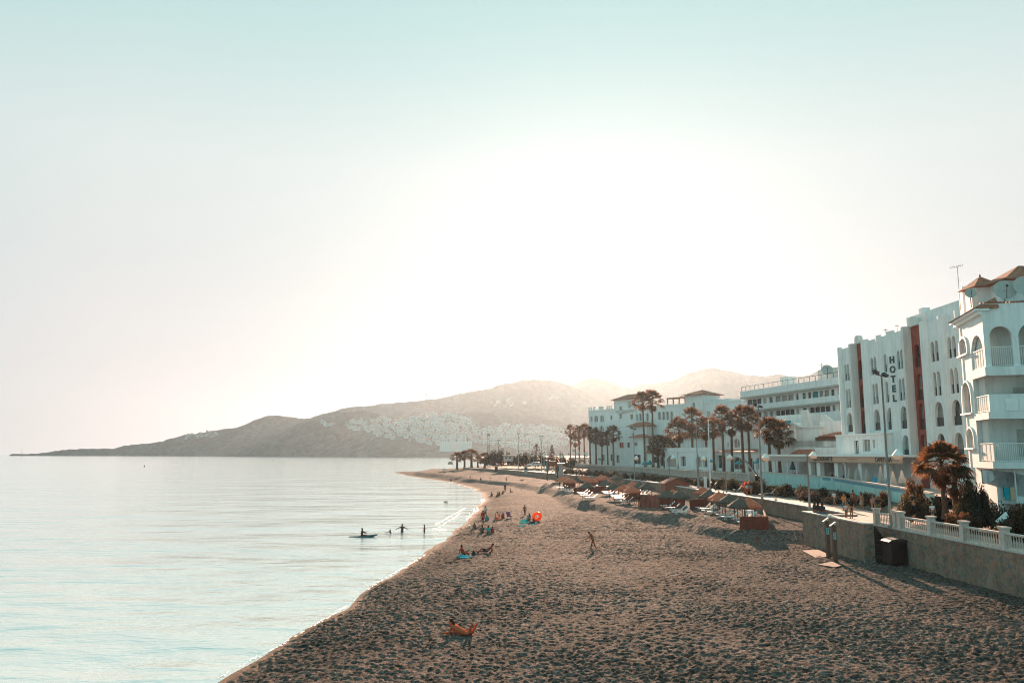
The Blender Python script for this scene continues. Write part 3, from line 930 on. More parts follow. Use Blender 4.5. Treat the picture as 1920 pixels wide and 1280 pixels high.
def hip(mb, W, u0, u1, z, d0, d1, h, over=.4, thick=.15):
    u0 -= over; u1 += over; d0 -= over; d1 += over
    L = u1 - u0; D = d1 - d0; s = min(L, D) / 2
    r0 = (u0 + s * (1 if L > D else 1), (d0 + d1) / 2); r1 = (u1 - s, (d0 + d1) / 2)
    if L <= D: r0 = ((u0 + u1) / 2, d0 + s); r1 = ((u0 + u1) / 2, d1 - s)
    b = [W.P(u0, z, d0), W.P(u1, z, d0), W.P(u1, z, d1), W.P(u0, z, d1)]
    lo = [p - Vector((0, 0, thick)) for p in b]
    R = [W.P(r0[0], z + h, r0[1]), W.P(r1[0], z + h, r1[1])]
    vs = lo + b + R
    fs = [(3, 2, 1, 0), (0, 1, 5, 4), (1, 2, 6, 5), (2, 3, 7, 6), (3, 0, 4, 7)]
    if L > D: fs += [(4, 5, 9, 8), (5, 6, 9), (6, 7, 8, 9), (7, 4, 8)]
    else: fs += [(4, 5, 8), (5, 6, 9, 8), (6, 7, 9), (7, 4, 8, 9)]
    return mb.add(vs, fs)

# ---- hotel with fins
HX = 46.0
HW = Wall((HX, 111.2), (HX, 77.5))
def yu(Y): return 111.2 - Y
hotel = thing('hotel_building', 'white hotel with curved fins, arched windows and terracotta strips', 'hotel', (HX, 95, 5.2))
HT = 23.4
rows = [(18.9, 21.15, 'd'), (15.2, 17.8, 'd'), (11.9, 14.4, 's'), (8.5, 11.0, 's')]
def hseg(Ya, Yb, cols, m, nm, top=HT):
    holes = []; sp = []
    for Yc in cols:
        for z0, z1, k in rows:
            u = yu(Yc)
            if k == 'd' and m is M['white']:
                for o in (-.42, .42): holes.append(arch(u + o - .35, u + o + .35, z0, z1, 'p')); sp.append((u + o - .35, u + o + .35, z0, z1))
            else:
                w = .85 if m is M['white'] else .6
                holes.append(arch(u - w, u + w, z0 - (0 if m is M['white'] else .2), z1 + .15, 'p')); sp.append((u - w, u + w, z0, z1 + .15))
    mb = MB(); HW.slab(mb, box_rect(HW, yu(Ya), yu(Yb), 5.2, top), holes, 0, .35); mb.build(nm, m, hotel)
    for i, (u0, u1, z0, z1) in enumerate(sp):
        mb = MB(); HW.vol(mb, u0 - .05, u1 + .05, z0 - .3, z1 + .05, -.42, -.36); w = mb.build('window', M['pane'] if (i * 7) % 5 else M['glassdark'], hotel)
        mb = MB(); HW.vol(mb, u0 + .01, u1 - .01, z0 - (0 if m is M['white'] else .2), z0 + .95, -.26, -.2); mb.build('balcony_guard', M['darkmetal'], w)
hseg(111.2, 105.3, [108.9], M['white'], 'wall')
hseg(105.29, 104.0, [104.6], M['terracotta'], 'terracotta_strip')
hseg(103.99, 90.8, [100.75, 97.15, 93.75], M['white'], 'wall')
hseg(90.79, 88.8, [89.75], M['terracotta'], 'terracotta_strip')
hseg(88.79, 77.5, [86.0, 82.6, 79.3], M['white'], 'wall')
mb = MB(); HW.vol(mb, .1, 33.6, 5.2, HT - .3, -12, -.5); mb.build('roof_block', M['white'], hotel)
def bulge(Ya, Yb, dep, top=HT, zb=5.2):
    pts = []
    n = 9
    for k in range(n + 1):
        t = PI * k / n
        Y = (Ya + Yb) / 2 + (Ya - Yb) / 2 * math.cos(t)
        pts.append((HX - dep * math.sin(t) ** .8 - .002 if 0 < k < n else HX - .002, Y))
    mb = MB(); mb.prism(pts, zb, top + .25); mb.build('pilaster', M['white'], hotel, smooth=False)
bulge(111.2, 110.0, .4); bulge(107.4, 105.9, .3)
bulge(103.9, 101.7, .3); bulge(99.6, 98.1, .25); bulge(92.8, 91.5, .15)
bulge(88.7, 87.1, .3); bulge(84.8, 83.6, .28); bulge(81.5, 80.2, .28)
for Y in (105.3, 90.8):
    mb = MB(); mb.box((HX - .46, Y + .25, (5.2 + HT + .1) / 2 + 1.2), (.9, .5, HT + .1 - 5.2 - 2.4)); mb.build('fin', M['white2'], hotel)
for Y0, Y1 in ((104.0, 105.28), (88.8, 90.78)):   # pointed gable above each terracotta strip
    c = yu((Y0 + Y1) / 2); w = (Y1 - Y0) / 2
    mb = MB(); HW.slab(mb, arch(c - w, c + w, HT + .01, HT + 1.1, 'p'), [], .3, .6); mb.build('gable', M['white2'], hotel)
prow = [(HX - .002, 96.3), (HX - .42, 96.05), (HX - .42, 95.9), (HX - .002, 94.65)]
mb = MB(); mb.prism(prow, 5.2, HT + .3); mb.build('sign_pilaster', M['white'], hotel)
# sunlit slanting end wall
EW = Wall((46.0, 111.2), (46.95, 113.8))
mb = MB()
EW.slab(mb, box_rect(EW, 0, EW.L, 5.2, HT - 1.0), [arch(.7, 1.9, z0, z1, 'p') for z0, z1, _ in rows], 0, .3); mb.build('end_wall', M['white'], hotel)
mb = MB(); EW.vol(mb, .5, 2.1, 8, 21.5, -.4, -.33); mb.build('window', M['terracotta'], hotel)
# upper rear storey
mb = MB(); HW.vol(mb, yu(93.2), 33.6, HT - .3, 24.9, -9, -.8); HW.vol(mb, yu(91.0), yu(90.0), 24.9, 25.6, -2.0, -1.2); mb.build('upper_storey', M['white'], hotel)
for Yc in (92.5, 96.0, 99.0, 107.0):
    a = HW.P(yu(Yc), HT - .3, -1.0)
    o = thing('rooftop_aerial', 'small aerial on the hotel roof, %s from its far end' % ORDW[[107.0, 99.0, 96.0, 92.5].index(Yc)], 'aerial', a, 0, 'small aerials on the hotel roof')
    mb = MB(); mb.tube([a, a + Vector((0, 0, 1.5))], .03, 5); mb.box((a.x, a.y, a.z + 1.3), (.5, .08, .08)); mb.build('mast', M['metal'], o)
# lower front wing with square windows
LW = Wall((HX - 1.6, 110), (HX - 1.6, 95.8))
windows(LW, hotel, 'lower_wing', box_rect(LW, 0, LW.L, 5.2, 11.3), [(1617, 824, 1631, 847, 's'), (1636, 824, 1640, 840, 's', 'glassdark'), (1601, 826, 1609, 852, 's', 'glassdark')], 0, .25, M['white'])
mb = MB(); LW.vol(mb, 0, LW.L, 11.31, 11.5, -1.58, .12); mb.build('lower_wing_roof', M['trim'], hotel)
for a_ in (.02, LW.L - .3):
    mb = MB(); LW.vol(mb, a_, a_ + .28, 5.2, 11.28, -1.58, -.26); mb.build('lower_wing_side', M['white'], hotel)

# vertical HOTEL letters on the prow
def text_mesh(name, body, size, m, parent, origin, xdir, zdir=Vector((0, 0, 1)), thick=.03, bold=.0, space=1.0, align='CENTER'):
    cu = bpy.data.curves.new(name, 'FONT'); cu.body = body; cu.size = size; cu.extrude = thick; cu.offset = bold
    cu.align_x = align; cu.align_y = 'CENTER'; cu.space_character = space; cu.resolution_u = 3
    to = bpy.data.objects.new(name, cu); COL.objects.link(to)
    dg = bpy.context.evaluated_depsgraph_get(); dg.update()
    me = bpy.data.meshes.new_from_object(to.evaluated_get(dg))
    bpy.data.objects.remove(to); bpy.data.curves.remove(cu)
    x = xdir.normalized(); z = zdir.normalized(); y = z.cross(x)
    me.transform(Matrix(((x.x, z.x, -y.x, 0), (x.y, z.y, -y.y, 0), (x.z, z.z, -y.z, 0), (0, 0, 0, 1))))
    me.materials.clear(); me.materials.append(m)
    o = bpy.data.objects.new(name, me); COL.objects.link(o)
    if parent is not None:
        o.parent = parent; o.location = origin - ORG[parent.name]; ORG[o.name] = ORG[parent.name]
    else: o.location = origin
    return o
pa, pb = Vector((HX - .42, 95.9, 0)), Vector((HX, 94.65, 0))
fd = (pb - pa).normalized(); fn = Vector((fd.y, -fd.x, 0))
if fn.x > 0: fn = -fn
sg = thing('hotel_sign', 'vertical row of dark letters HOTEL on the white hotel front', 'sign', (45.5, 94.9, 12))
for ch, y in zip('HOTEL', (675, 693, 711, 729, 747)):
    c = (pa + pb) / 2 + fn * .05
    zc = ZT(c.y, y)
    text_mesh('letter', ch, 1.10, M['hletters'], sg, Vector((c.x, c.y, zc)), fd, bold=.045)

# ---- long terraced apartment block behind the hotel
MW = Wall((AT(1388, 730, 172).x, 172), (AT(1577, 715, 138).x, 138))
aptb = thing('apartment_block', 'long pale apartment block with stacked terrace bands beyond the palms', 'building', (MW.a.x, MW.a.y, 5))
def mz(zx, zy, d=0): return MW.uz(1320 + zx / 6.4, 660 + zy / 6.4, d)
Lm = MW.L + 12
ztop = (mz(450, 442)[1] + mz(1640, 332)[1]) / 2
zb1 = (mz(450, 522)[1] + mz(1640, 408)[1]) / 2
zw1a = (mz(450, 540)[1] + mz(1640, 432)[1]) / 2
zp1t = (mz(450, 618)[1] + mz(1640, 545)[1]) / 2
zb2 = (mz(450, 684)[1] + mz(1640, 604)[1]) / 2
zp2t = (mz(450, 775)[1] + mz(1640, 728)[1]) / 2
mb = MB(); MW.vol(mb, 0, Lm, 5, ztop - .2, -13, -2.0); mb.build('core', M['white'], aptb)
mb = MB(); MW.vol(mb, 0, Lm, zb1, ztop, -13.01, 0); mb.build('roof_parapet', M['white'], aptb)
mb = MB(); MW.vol(mb, -.1, Lm, zb1 - .35, zb1 - .002, -2, .12); mb.build('cornice', M['shutter'], aptb)
mb = MB(); MW.vol(mb, 0, Lm, zb2, zp1t, -2, 0); mb.build('terrace_band', M['white'], aptb)
mb = MB(); MW.vol(mb, -.1, Lm, zb2 - .35, zb2 - .002, -2, .12); mb.build('cornice', M['shutter'], aptb)
mb = MB(); MW.vol(mb, 0, Lm, 5, zp2t, -2, 0); mb.build('terrace_band', M['white'], aptb)
mb = MB(); MW.vol(mb, 0, Lm, ztop + .9, ztop + .97, -.3, -.23)
for k in range(26): MW.vol(mb, k * 1.8, k * 1.8 + .06, ztop, ztop + .9, -.3, -.24)
mb.build('roof_railing', M['darkmetal'], aptb)
def mrow(za, zb, xs, ref):
    rc = []
    for x0, x1, opt in xs:
        u0 = mz(x0, ref)[0]; u1 = mz(x1, ref)[0]
        rc.append((u0, u1, opt))
    holes = [box_rect(MW, a, b, za + .05, zb - .25) for a, b, _ in rc]
    mb = MB(); MW.slab(mb, box_rect(MW, 0, Lm, za, zb), holes, -.9, .2); mb.build('window_wall', M['white'], aptb)
    for a, b, opt in rc:
        mb = MB(); n = max(1, int((b - a) / 1.5))
        for k in range(n + 1): MW.vol(mb, a + (b - a) * k / n - .06, a + (b - a) * k / n + .06, za, zb - .25, -1.08, -.98)
        w = mb.build('window', M['trim'], aptb)
        mb = MB(); MW.vol(mb, a - .05, b + .05, za, zb - .2, -1.2, -1.11); mb.build('pane', M[opt], w)
mrow(zp1t + .002, zb1 - .352, [(472, 640, 'dark'), (660, 700, 'shutter'), (735, 775, 'glassdark'), (805, 870, 'pane'), (880, 950, 'pane'), (955, 1025, 'pane'), (1050, 1085, 'glassdark'), (1130, 1170, 'glassdark'), (1195, 1235, 'dark'), (1245, 1320, 'teal'), (1330, 1380, 'pane'), (1390, 1450, 'pane'), (1470, 1515, 'glassdark'), (1560, 1615, 'shutter')], 560)
mrow(zp2t + .002, zb2 - .352, [(500, 640, 'glassdark'), (670, 715, 'shutter'), (740, 780, 'pane'), (810, 1035, 'dark'), (1055, 1090, 'shutter'), (1130, 1180, 'glassdark'), (1215, 1465, 'dark'), (1485, 1525, 'pane'), (1570, 1625, 'shutter')], 720)
mb = MB(); u, _ = mz(960, 380, -3); MW.vol(mb, u - 1.4, u + 1.4, ztop, ztop + 2.1, -5, -3); mb.build('chimney', M['white'], aptb)
mb = MB(); u, _ = mz(1400, 330, -4); MW.vol(mb, u, Lm, ztop, ztop + 2.4, -9, -3.5); mb.build('penthouse', M['white2'], aptb)
def dish(px, py, D, r, label, stand=1.2):
    c = AT(px, py, D)
    o = thing('satellite_dish', label, 'satellite dish', (c.x, c.y, c.z - stand), 0, 'satellite dishes on the roofs')
    mb = MB(); n = 20
    ax = Vector((-.28, -.9, .33)).normalized(); s = ax.cross(Vector((0, 0, 1))).normalized(); t_ = s.cross(ax)
    vs = [c - ax * .16 * r]
    for rr, dd in ((.5, -.12 * r), (1.0, .0)):
        for k in range(n):
            a = 2 * PI * k / n; vs.append(c + ax * dd + (s * math.cos(a) + t_ * math.sin(a)) * r * rr)
    fs = [(0, 1 + k, 1 + (k + 1) % n) for k in range(n)] + [(1 + k, 1 + n + k, 1 + n + (k + 1) % n, 1 + (k + 1) % n) for k in range(n)]
    mb.add(vs, fs); mb.add([v - ax * .02 for v in vs], [f[::-1] for f in fs]); mb.build('reflector', M['bronze'], o, smooth=True)
    mb = MB(); mb.tube([c - t_ * r * .9, c + ax * r * .75], .02 * r + .01, 5); mb.box(tuple(c + ax * r * .75), (.14 * r, .14 * r, .2 * r)); mb.build('receiver_arm', M['darkmetal'], o)
    mb = MB(); mb.tube([c - ax * .15 * r, c - ax * .4 * r + Vector((0, 0, -.2)), Vector((c.x, c.y, c.z - stand)) - ax * .4 * r], .05 * r + .02, 6); mb.build('mount', M['metal'], o)
dish(1551, 693, 146, 1.0, 'dark dish on the far apartment block roof against the hill', 2.2)
mb = MB(); a = AT(1540, 712, 150); b = AT(1540, 680, 150)
o = thing('rooftop_aerial', 'tall thin aerial on the far apartment block roof', 'aerial', a)
mb.tube([a - Vector((0, 0, 1)), b], .06, 5); mb.box((b.x, b.y, b.z - .5), (2.0, .1, .1)); mb.build('mast', M['metal'], o)

# ---- Andalusian complex behind the palms
AW = Wall((27.8, 290), (61.4, 238))
cmpx = thing('holiday_complex', 'pale Andalusian holiday complex with red hipped towers behind the palm row', 'building', (45, 262, 4.7))
def ax_(px, py, d=0): return AW.uz(px, py, d)
atop = ax_(1105, 771)[1]
uR = ax_(1392, 800)[0]
rects = [(1107, 780, 1111, 791, 'r'), (1114, 779, 1121, 791, 'r'), (1125, 778, 1132, 791, 'r'), (1144, 779, 1148, 787, 's'), (1161, 760 + 16, 1166, 785, 's'), (1181, 777, 1187, 786, 's'),
         (1192, 776, 1196, 789, 'r'), (1198, 775, 1203, 789, 'r'), (1211, 775, 1216, 789, 'r'), (1233, 772, 1239, 787, 'r'), (1241, 772, 1246.5, 787, 'r'), (1248, 771, 1254, 787, 'r'), (1256, 771, 1261.5, 787, 'r'),
         (1115, 799, 1121, 808, 'r'), (1124, 798, 1132, 808, 'r'), (1137, 799, 1141, 808, 'r'), (1150, 800, 1156, 808, 's'), (1324, 771, 1331, 781, 's', 'shutter'), (1345, 773, 1350, 781, 's'), (1160, 829, 1169, 840, 's', 'terracotta'), (1175, 829, 1181, 839, 's', 'dark'),
         (1105, 822, 1111, 832, 's'), (1118, 824, 1124, 834, 's'), (1136, 826, 1142, 836, 's'), (1144, 852, 1149, 864, 's', 'glassdark'), (1155, 853, 1161, 868, 's', 'glassdark'), (1128, 852, 1133, 864, 's', 'glassdark'),
         (1281, 827, 1288, 840, 's', 'glassdark'), (1355, 815, 1361, 824, 's'), (1371, 814, 1377, 823, 's'), (1340, 834, 1349, 839, 's', 'dark'), (1300, 800, 1306, 808, 's')]
windows(AW, cmpx, 'wall', box_rect(AW, 0, uR, 4.7, atop), rects, 0, .4, M['white'])
mb = MB(); AW.vol(mb, 0.02, uR - .02, 4.7, atop - .3, -14, -.6); mb.build('core', M['white'], cmpx)
mb = MB(); AW.vol(mb, -.15, uR, atop + .002, atop + .35, -.45, .2); mb.build('cornice', M['trim'], cmpx)
for x in (1105, 1109, 1114, 1124, 1127, 1130, 1139, 1143, 1147):
    mb = MB(); u, _ = ax_(x, 768); AW.vol(mb, u - .45, u + .45, atop + .36, atop + 1.5, -.4, .0); mb.build('merlon', M['white'], cmpx)
def tower(x0, x1, yev, yap, ybot, d0, d1, wins, zbot=None):
    u0, ze = ax_(x0, yev, d1); u1, _ = ax_(x1, yev, d1)
    zb = zbot if zbot is not None else ax_(x0, ybot, d1)[1]
    zap = AW.uz((x0 + x1) / 2, yap, (d0 + d1) / 2)[1]
    windows(AW, cmpx, 'tower', box_rect(AW, u0, u1, zb, ze), wins, d1, .3, M['white'])
    mb = MB(); AW.vol(mb, u0 + .01, u1 - .01, zb, ze - .05, d0, d1 - .4); mb.build('tower_core', M['white'], cmpx)
    mb = MB(); hip(mb, AW, u0, u1, ze + .16, d0, d1, max(1.0, zap - ze), .9); mb.build('roof', M['tile'], cmpx)
tower(1151, 1191, 751, 741, 770, -6, .5, [(1161, 761, 1166, 774, 'r'), (1177, 753, 1183, 765, 's', 'shutter')])
tower(1285, 1317, 742, 733, 770, -7, .6, [(1297, 754, 1303, 767, 'r')])
tower(1180, 1213, 800, 792, 870, -.2, 3.5, [(1185, 812, 1189, 822, 's')], 4.7)
tower(1184, 1208, 820.5, 815, 870, 3.0, 6.5, [(1188, 829, 1195, 836, 's'), (1188, 852, 1201, 870, 's', 'dark')], 4.7)
tower(1214, 1262, 849, 833, 870, 2, 9, [(1225, 856, 1236, 868, 's', 'dark'), (1240, 858, 1247, 868, 's')], 4.7)
tower(1243, 1296, 822, 812, 870, 0.1, 5, [(1263, 832, 1268, 842, 's')], 4.7)
# setback storey on the right, dome, pergola
mb = MB(); u0, z0 = ax_(1318, 762, -3); u1, z1 = ax_(1366, 747, -3); AW.vol(mb, u0, u1, atop, z1, -10, -3); mb.build('upper_storey', M['white'], cmpx)
mb = MB(); u0, _ = ax_(1363, 762, -2); u1, z1 = ax_(1392, 751, -2); AW.slab(mb, arch(u0, u1, atop + .01, z1, 'r'), [], -1, 6); mb.build('barrel_vault', M['white'], cmpx)
mb = MB(); u0, zt = ax_(1250, 746, -1); u1, _ = ax_(1284, 746, -1)
AW.vol(mb, u0, u1, zt - .35, zt, -4, -1)
for k in range(4): AW.vol(mb, u0 + (u1 - u0 - .3) * k / 3.001, u0 + (u1 - u0 - .3) * k / 3.001 + .25, atop, zt - .36, -1.4, -1.1)
mb.build('pergola', M['woodpost'], cmpx)
# arcade at street level
GW = Wall((AT(1232, 860, 222).x, 222), (AT(1432, 860, 156).x, 156))
arc = thing('arcade_building', 'white arcaded terrace building with low red tiled roof behind the palm trunks', 'building', (GW.a.x + 10, GW.a.y - 20, 4.7))
gz = GW.uz(1340, 847)[1]
windows(GW, arc, 'wall', box_rect(GW, 0, GW.L, 4.7, gz), [(1236, 854, 1246, 874, 'r', 'dark'), (1249, 854, 1268, 876, 'r', 'pane'), (1276, 855, 1285, 874, 's', 'dark'), (1304, 855, 1315, 876, 'r', 'pane'), (1318, 855, 1326, 876, 'r', 'dark'), (1343.5, 853, 1357, 878, 's', 'glassdark'), (1373, 856, 1392, 880, 'r', 'dark'), (1401, 857, 1413, 880, 'r', 'dark'), (1417, 857, 1427, 880, 'r', 'glassdark')], 0, .5, M['white'])
mb = MB(); GW.vol(mb, .02, GW.L - .02, 4.7, gz - .02, -7, -.9); mb.build('core', M['white'], arc)
mb = MB(); u0 = GW.uz(1343, 849)[0]; zt = GW.uz(1385, 841.5)[1]
a, b, c_, d_ = GW.P(u0, gz + .02, .7), GW.P(GW.L, gz + .02, .7), GW.P(GW.L, zt, -2.2), GW.P(u0 + 1.5, zt, -2.2)
mb.add([a, b, c_, d_, GW.P(u0, gz + .02, -2.2), GW.P(GW.L, gz + .02, -2.2)], [(0, 1, 2, 3), (0, 3, 4), (1, 5, 2), (4, 3, 2, 5), (0, 4, 5, 1)]); mb.build('roof', M['tile'], arc)
mb = MB(); GW.vol(mb, 0, u0 - .5, gz + .01, gz + 1.1, -.4, .1); mb.build('parapet', M['white'], arc)
# upper shops block with a few windows above the arcade roof
UW = Wall((GW.a.x + 4, GW.a.y + 4), (GW.b.x + 4, GW.b.y + 4))
ut = UW.uz(1400, 812)[1]
windows(UW, arc, 'upper_wall', box_rect(UW, UW.L * .5, UW.L + 6, gz - .5, ut), [(1363, 829, 1367, 838, 's', 'shutter'), (1375, 822, 1387, 839, 'r', 'pane'), (1395, 830, 1402, 838, 's', 'pane')], 0, .3, M['white'])
mb = MB(); UW.vol(mb, UW.L * .5, UW.L + 6, gz - .5, ut - .05, -6, -.5); mb.build('upper_core', M['white'], arc)

# ---- stepped white houses between complex and hotel
NW = Wall((AT(1418, 820, 136).x, 136), (AT(1600, 820, 122).x, 122))
def nz(zx, zy, d=0): return NW.uz(1440 + zx / 12.8, 740 + zy / 12.8, d)
sh = thing('terraced_house', 'stepped white terraced house with sloping fin walls beside the hotel', 'building', (NW.a.x, NW.a.y, 5))
def nvol(name, x0, x1, y0, d0, d1, m, zb=5.0, y1=None):
    u0, z1 = nz(x0, y0, d1); u1, _ = nz(x1, y0, d1)
    if y1: zb = nz(x0, y1, d1)[1]
    mb = MB(); NW.vol(mb, min(u0, u1), max(u0, u1), zb, z1, d0, d1); return mb.build(name, m, sh)
nvol('wall', 620, 1260, 775, -5, 0, M['white'])
nvol('wall', 1240, 1800, 640, -5.5, -.4, M['white'])
nvol('ledge', 600, 1290, 765, -.3, .25, M['trim'], y1=790)
nvol('wall', -250, 625, 760, -4, .3, M['white'])
nvol('rear_wall', 200, 1000, 500, -9, -5.2, M['white'])
# gable
mb = MB(); g = [nz(365, 760, .32), nz(775, 760, .32), nz(560, 655, .32)]
NW.slab(mb, [(g[0][0], g[0][1]), (g[1][0], g[1][1]), (g[2][0], g[2][1])], [], .32, 3.5); mb.build('gable', M['white2'], sh)
mb = MB(); r0, r1 = nz(600, 640, -1), nz(780, 640, -1); z2 = nz(700, 715, -1)[1]
NW.slab(mb, [(r0[0], r0[1]), (r1[0], r1[1]), (r1[0], z2)], [], -3.4, .3); mb.build('orange_shade', colmat('orange_canvas', (.8, .16, .07)), sh)
nvol('teal_shade', 400, 530, 620, -3.9, -3.6, M['teal'], y1=720)
# fin walls (curved, catch the sun on the far side)
for (xa, xb, xc, yt, yb) in ((780, 900, 1010, 360, 765), (1250, 1330, 1650, 470, 780)):
    pa_, pb_, pc_ = nz(xa, yt, -1), nz(xb, yt, -1), nz(xc, yb, -1); pd_ = nz(xa, yb, -1)
    mb = MB(); NW.slab(mb, [(pa_[0], pd_[1]), (pc_[0], pc_[1]), ((pb_[0] + pc_[0]) / 2, (pa_[1] + pc_[1]) / 2 + .2), (pb_[0], pb_[1]), (pa_[0], pa_[1])], [], -1, .8); mb.build('fin_wall', M['white2'], sh)
mb = MB(); u0, z1 = nz(1130, 1015, .8); u1, _ = nz(1690, 1015, .8)
for k in range(22): NW.vol(mb, u0 + (u1 - u0) * k / 22, u0 + (u1 - u0) * k / 22 + .14, z1 - .55, z1, -2, .8)
NW.vol(mb, u0, u1, z1 + .01, z1 + .12, -.2, 0); mb.build('pergola', M['woodpost'], sh)
windows(NW, sh, 'lower_wall', box_rect(NW, nz(620, 900, .6)[0], nz(1760, 900, .6)[0], 5, nz(1300, 1075, .6)[1]), [(1535, 825, 1538, 838, 's', 'glassdark'), (1543, 825, 1551, 838, 's', 'glassdark'), (1554, 825, 1557, 838, 's', 'glassdark'), (1579, 824, 1584.5, 836, 's', 'dark'), (1489, 826, 1513, 838, 's', 'glassdark')], .6, .3, M['white'])
mb = MB(); u0 = nz(1250, 970, .5)[0]; u1 = nz(1700, 970, .5)[0]; za, zb_ = nz(1300, 985, .5)[1], nz(1600, 890, -.2)[1]
mb.add([NW.P(u0, za, 1.0), NW.P(u1, za, 1.0), NW.P(u1, zb_, -.3), NW.P(u0 + 2.4, zb_, -.3), NW.P(u0, za - .12, 1.0), NW.P(u1, za - .12, 1.0), NW.P(u1, za - .12, -.3), NW.P(u0, za - .12, -.3)], [(0, 1, 2, 3), (0, 4, 5, 1), (1, 5, 6, 2), (2, 6, 7, 3), (3, 7, 4, 0), (4, 7, 6, 5)]); mb.build('roof', M['tile'], sh)
# low red roof in front
mb = MB(); q = [NW.uz(1480, 851, 3), NW.uz(1528, 851, 3), NW.uz(1528, 842, 1), NW.uz(1497, 842, 1)]
mb.add([NW.P(q[0][0], q[0][1], 3), NW.P(q[1][0], q[1][1], 3), NW.P(q[2][0], q[2][1], 1), NW.P(q[3][0], q[3][1], 1), NW.P(q[0][0], q[0][1] - .1, 3), NW.P(q[1][0], q[1][1] - .1, 3), NW.P(q[2][0], q[0][1] - .1, 1), NW.P(q[3][0], q[0][1] - .1, 1)], [(0, 1, 2, 3), (0, 4, 5, 1), (1, 5, 6, 2), (2, 6, 7, 3), (3, 7, 4, 0), (4, 7, 6, 5)])
mb.build('porch_roof', M['tile'], sh)
mb = MB(); u0 = NW.uz(1528, 850, 2)[0]; u1 = NW.uz(1573, 850, 2)[0]; zt = NW.uz(1550, 839, 2)[1]; NW.vol(mb, u0, u1, 5.2, zt, 1.0, 2.0); mb.build('terrace_wall', M['white'], sh)
mb = MB(); u0 = NW.uz(1577, 840, 2)[0]; u1 = NW.uz(1602, 840, 2)[0]; zt = NW.uz(1590, 837, 2)[1]; zb_ = NW.uz(1590, 848, 2)[1]
NW.vol(mb, u0, u1, zt - .15, zt, 1.8, 2.1); NW.vol(mb, u0, u1, zb_ - .2, zb_, 1.8, 2.1)
for k in range(9): NW.vol(mb, u0 + (u1 - u0) * (k + .3) / 9, u0 + (u1 - u0) * (k + .3) / 9 + .12, zb_, zt - .16, 1.88, 2.02)
mb.build('balcony_balustrade', M['trim'], sh)

# ---- restaurant pavilion with lettered awning
RW = Wall((AT(1427, 860, 127).x, 127), (AT(1692, 860, 88.5).x, 88.5))
rest = thing('restaurant_pavilion', 'open white restaurant pavilion with tan lettered awning above the pool wall', 'restaurant', (RW.a.x + 2, RW.a.y - 15, 5.2))
um = RW.uz(1513, 860)[0]
zt = 9 - 2 * .07; 
def rz_(px, py): return RW.uz(px, py, 0)
ztop_, zval, zbot = 8.83, 8.62, 7.98
mb = MB(); RW.vol(mb, 0, RW.L, zval, ztop_ + .05, -6, .15); mb.build('roof', M['trim'], rest)
mb = MB(); RW.vol(mb, .05, um, zbot - .1, zval - .002, -.05, .02); mb.build('valance', M['cream'], rest)
mb = MB(); RW.vol(mb, um + .02, RW.L - .02, zbot, zval - .002, -.05, .02)
n = 46
for k in range(n):
    a = um + (RW.L - um) * k / n; w = (RW.L - um) / n
    RW.slab(mb, [(a + .02, zbot - .003), (a + w * .5, zbot - .15), (a + w - .02, zbot - .003)], [], .0, .04)
mb.build('awning', M['awntan'], rest)
mb = MB()
for px in (1429, 1450, 1474, 1490):
    u = rz_(px, 870)[0]; RW.vol(mb, u - .07, u + .07, 5.2, zbot, -.35, -.2)
mb.build('slim_posts', M['trim'], rest)
for px, w in ((1513.5, .38), (1530, .5), (1563, .45), (1607, .42), (1655, .35)):
    mb = MB(); u = rz_(px, 870)[0]; RW.vol(mb, u - w, u + w, 5.2, zbot - .16, -.9, -.3); mb.build('pillar', M['white'], rest)
RB = Wall(RW.P(0, 0, -6.2)[:2], RW.P(RW.L, 0, -6.2)[:2])
def rb(px, py): return RB.uz(px, py)
windows(RB, rest, 'rear_wall', box_rect(RB, 0, RB.L, 5.2, 8.6), [(x, 863.5, x + w, 885, 's', o) for x, w, o in ((1444, 5, 'terracotta'), (1452, 4, 'glassdark'), (1460, 7, 'terracotta'), (1475, 8, 'glassdark'), (1494, 11, 'dark'), (1519, 7, 'dark'), (1536, 8, 'glassdark'), (1548, 5, 'dark'), (1579, 20, 'pane'), (1612, 5, 'glassdark'), (1622, 12, 'dark'), (1642, 12, 'dark'))], 0, .25, M['white'])
fdv = RW.u
def on_awn(px): u = rz_(px, 860)[0]; return RW.P(u, (zval + zbot) / 2, .05)
text_mesh('lettering', 'RESTAURANTE', .80, M['letters'], rest, on_awn(1543), fdv, bold=.02, thick=.01, space=1.0)
text_mesh('lettering', 'CAFETERIA', .70, M['letters'], rest, on_awn(1656.5), fdv, bold=.02, thick=.01, space=1.0)
mb = MB(); u = rz_(1598, 860)[0]
for k in range(7): RW.vol(mb, u - 1.1 + k * .32, u - .9 + k * .32, 8.22 + .02 * (k % 3), 8.33 + .025 * (k % 2), .022, .03)
mb.build('small_script', M['terracotta'], rest)

# ---- near apartment building at right
D0 = 62.0
C = Vector((AT(1850, 700, D0).x, D0, 0))
d1 = Vector((.26, .966, 0)).normalized(); d2 = Vector((.966, -.26, 0)).normalized()
L1 = 6.6
W1 = Wall(C[:2], (C + d1 * L1)[:2]); W2 = Wall(C[:2], (C + d2 * 9)[:2])
apt = thing('apartment_building', 'white apartment building with arched loggias and railed balconies at the right edge', 'building', (C.x, C.y, 4))
def z1p(px, py, d=0): return W1.uz(px, py, d)
def z2p(px, py, d=0): return W2.uz(px, py, d)
Zf = {k: ZT(D0, y) for k, y in dict(roof=583, s1t=688, s1b=704, p2t=739, s2b=785, p3t=830, s3t=866, s3b=878).items()}
ue = z1p(1827, 750)[0]        # where loggias end on the sunlit side
uf = L1
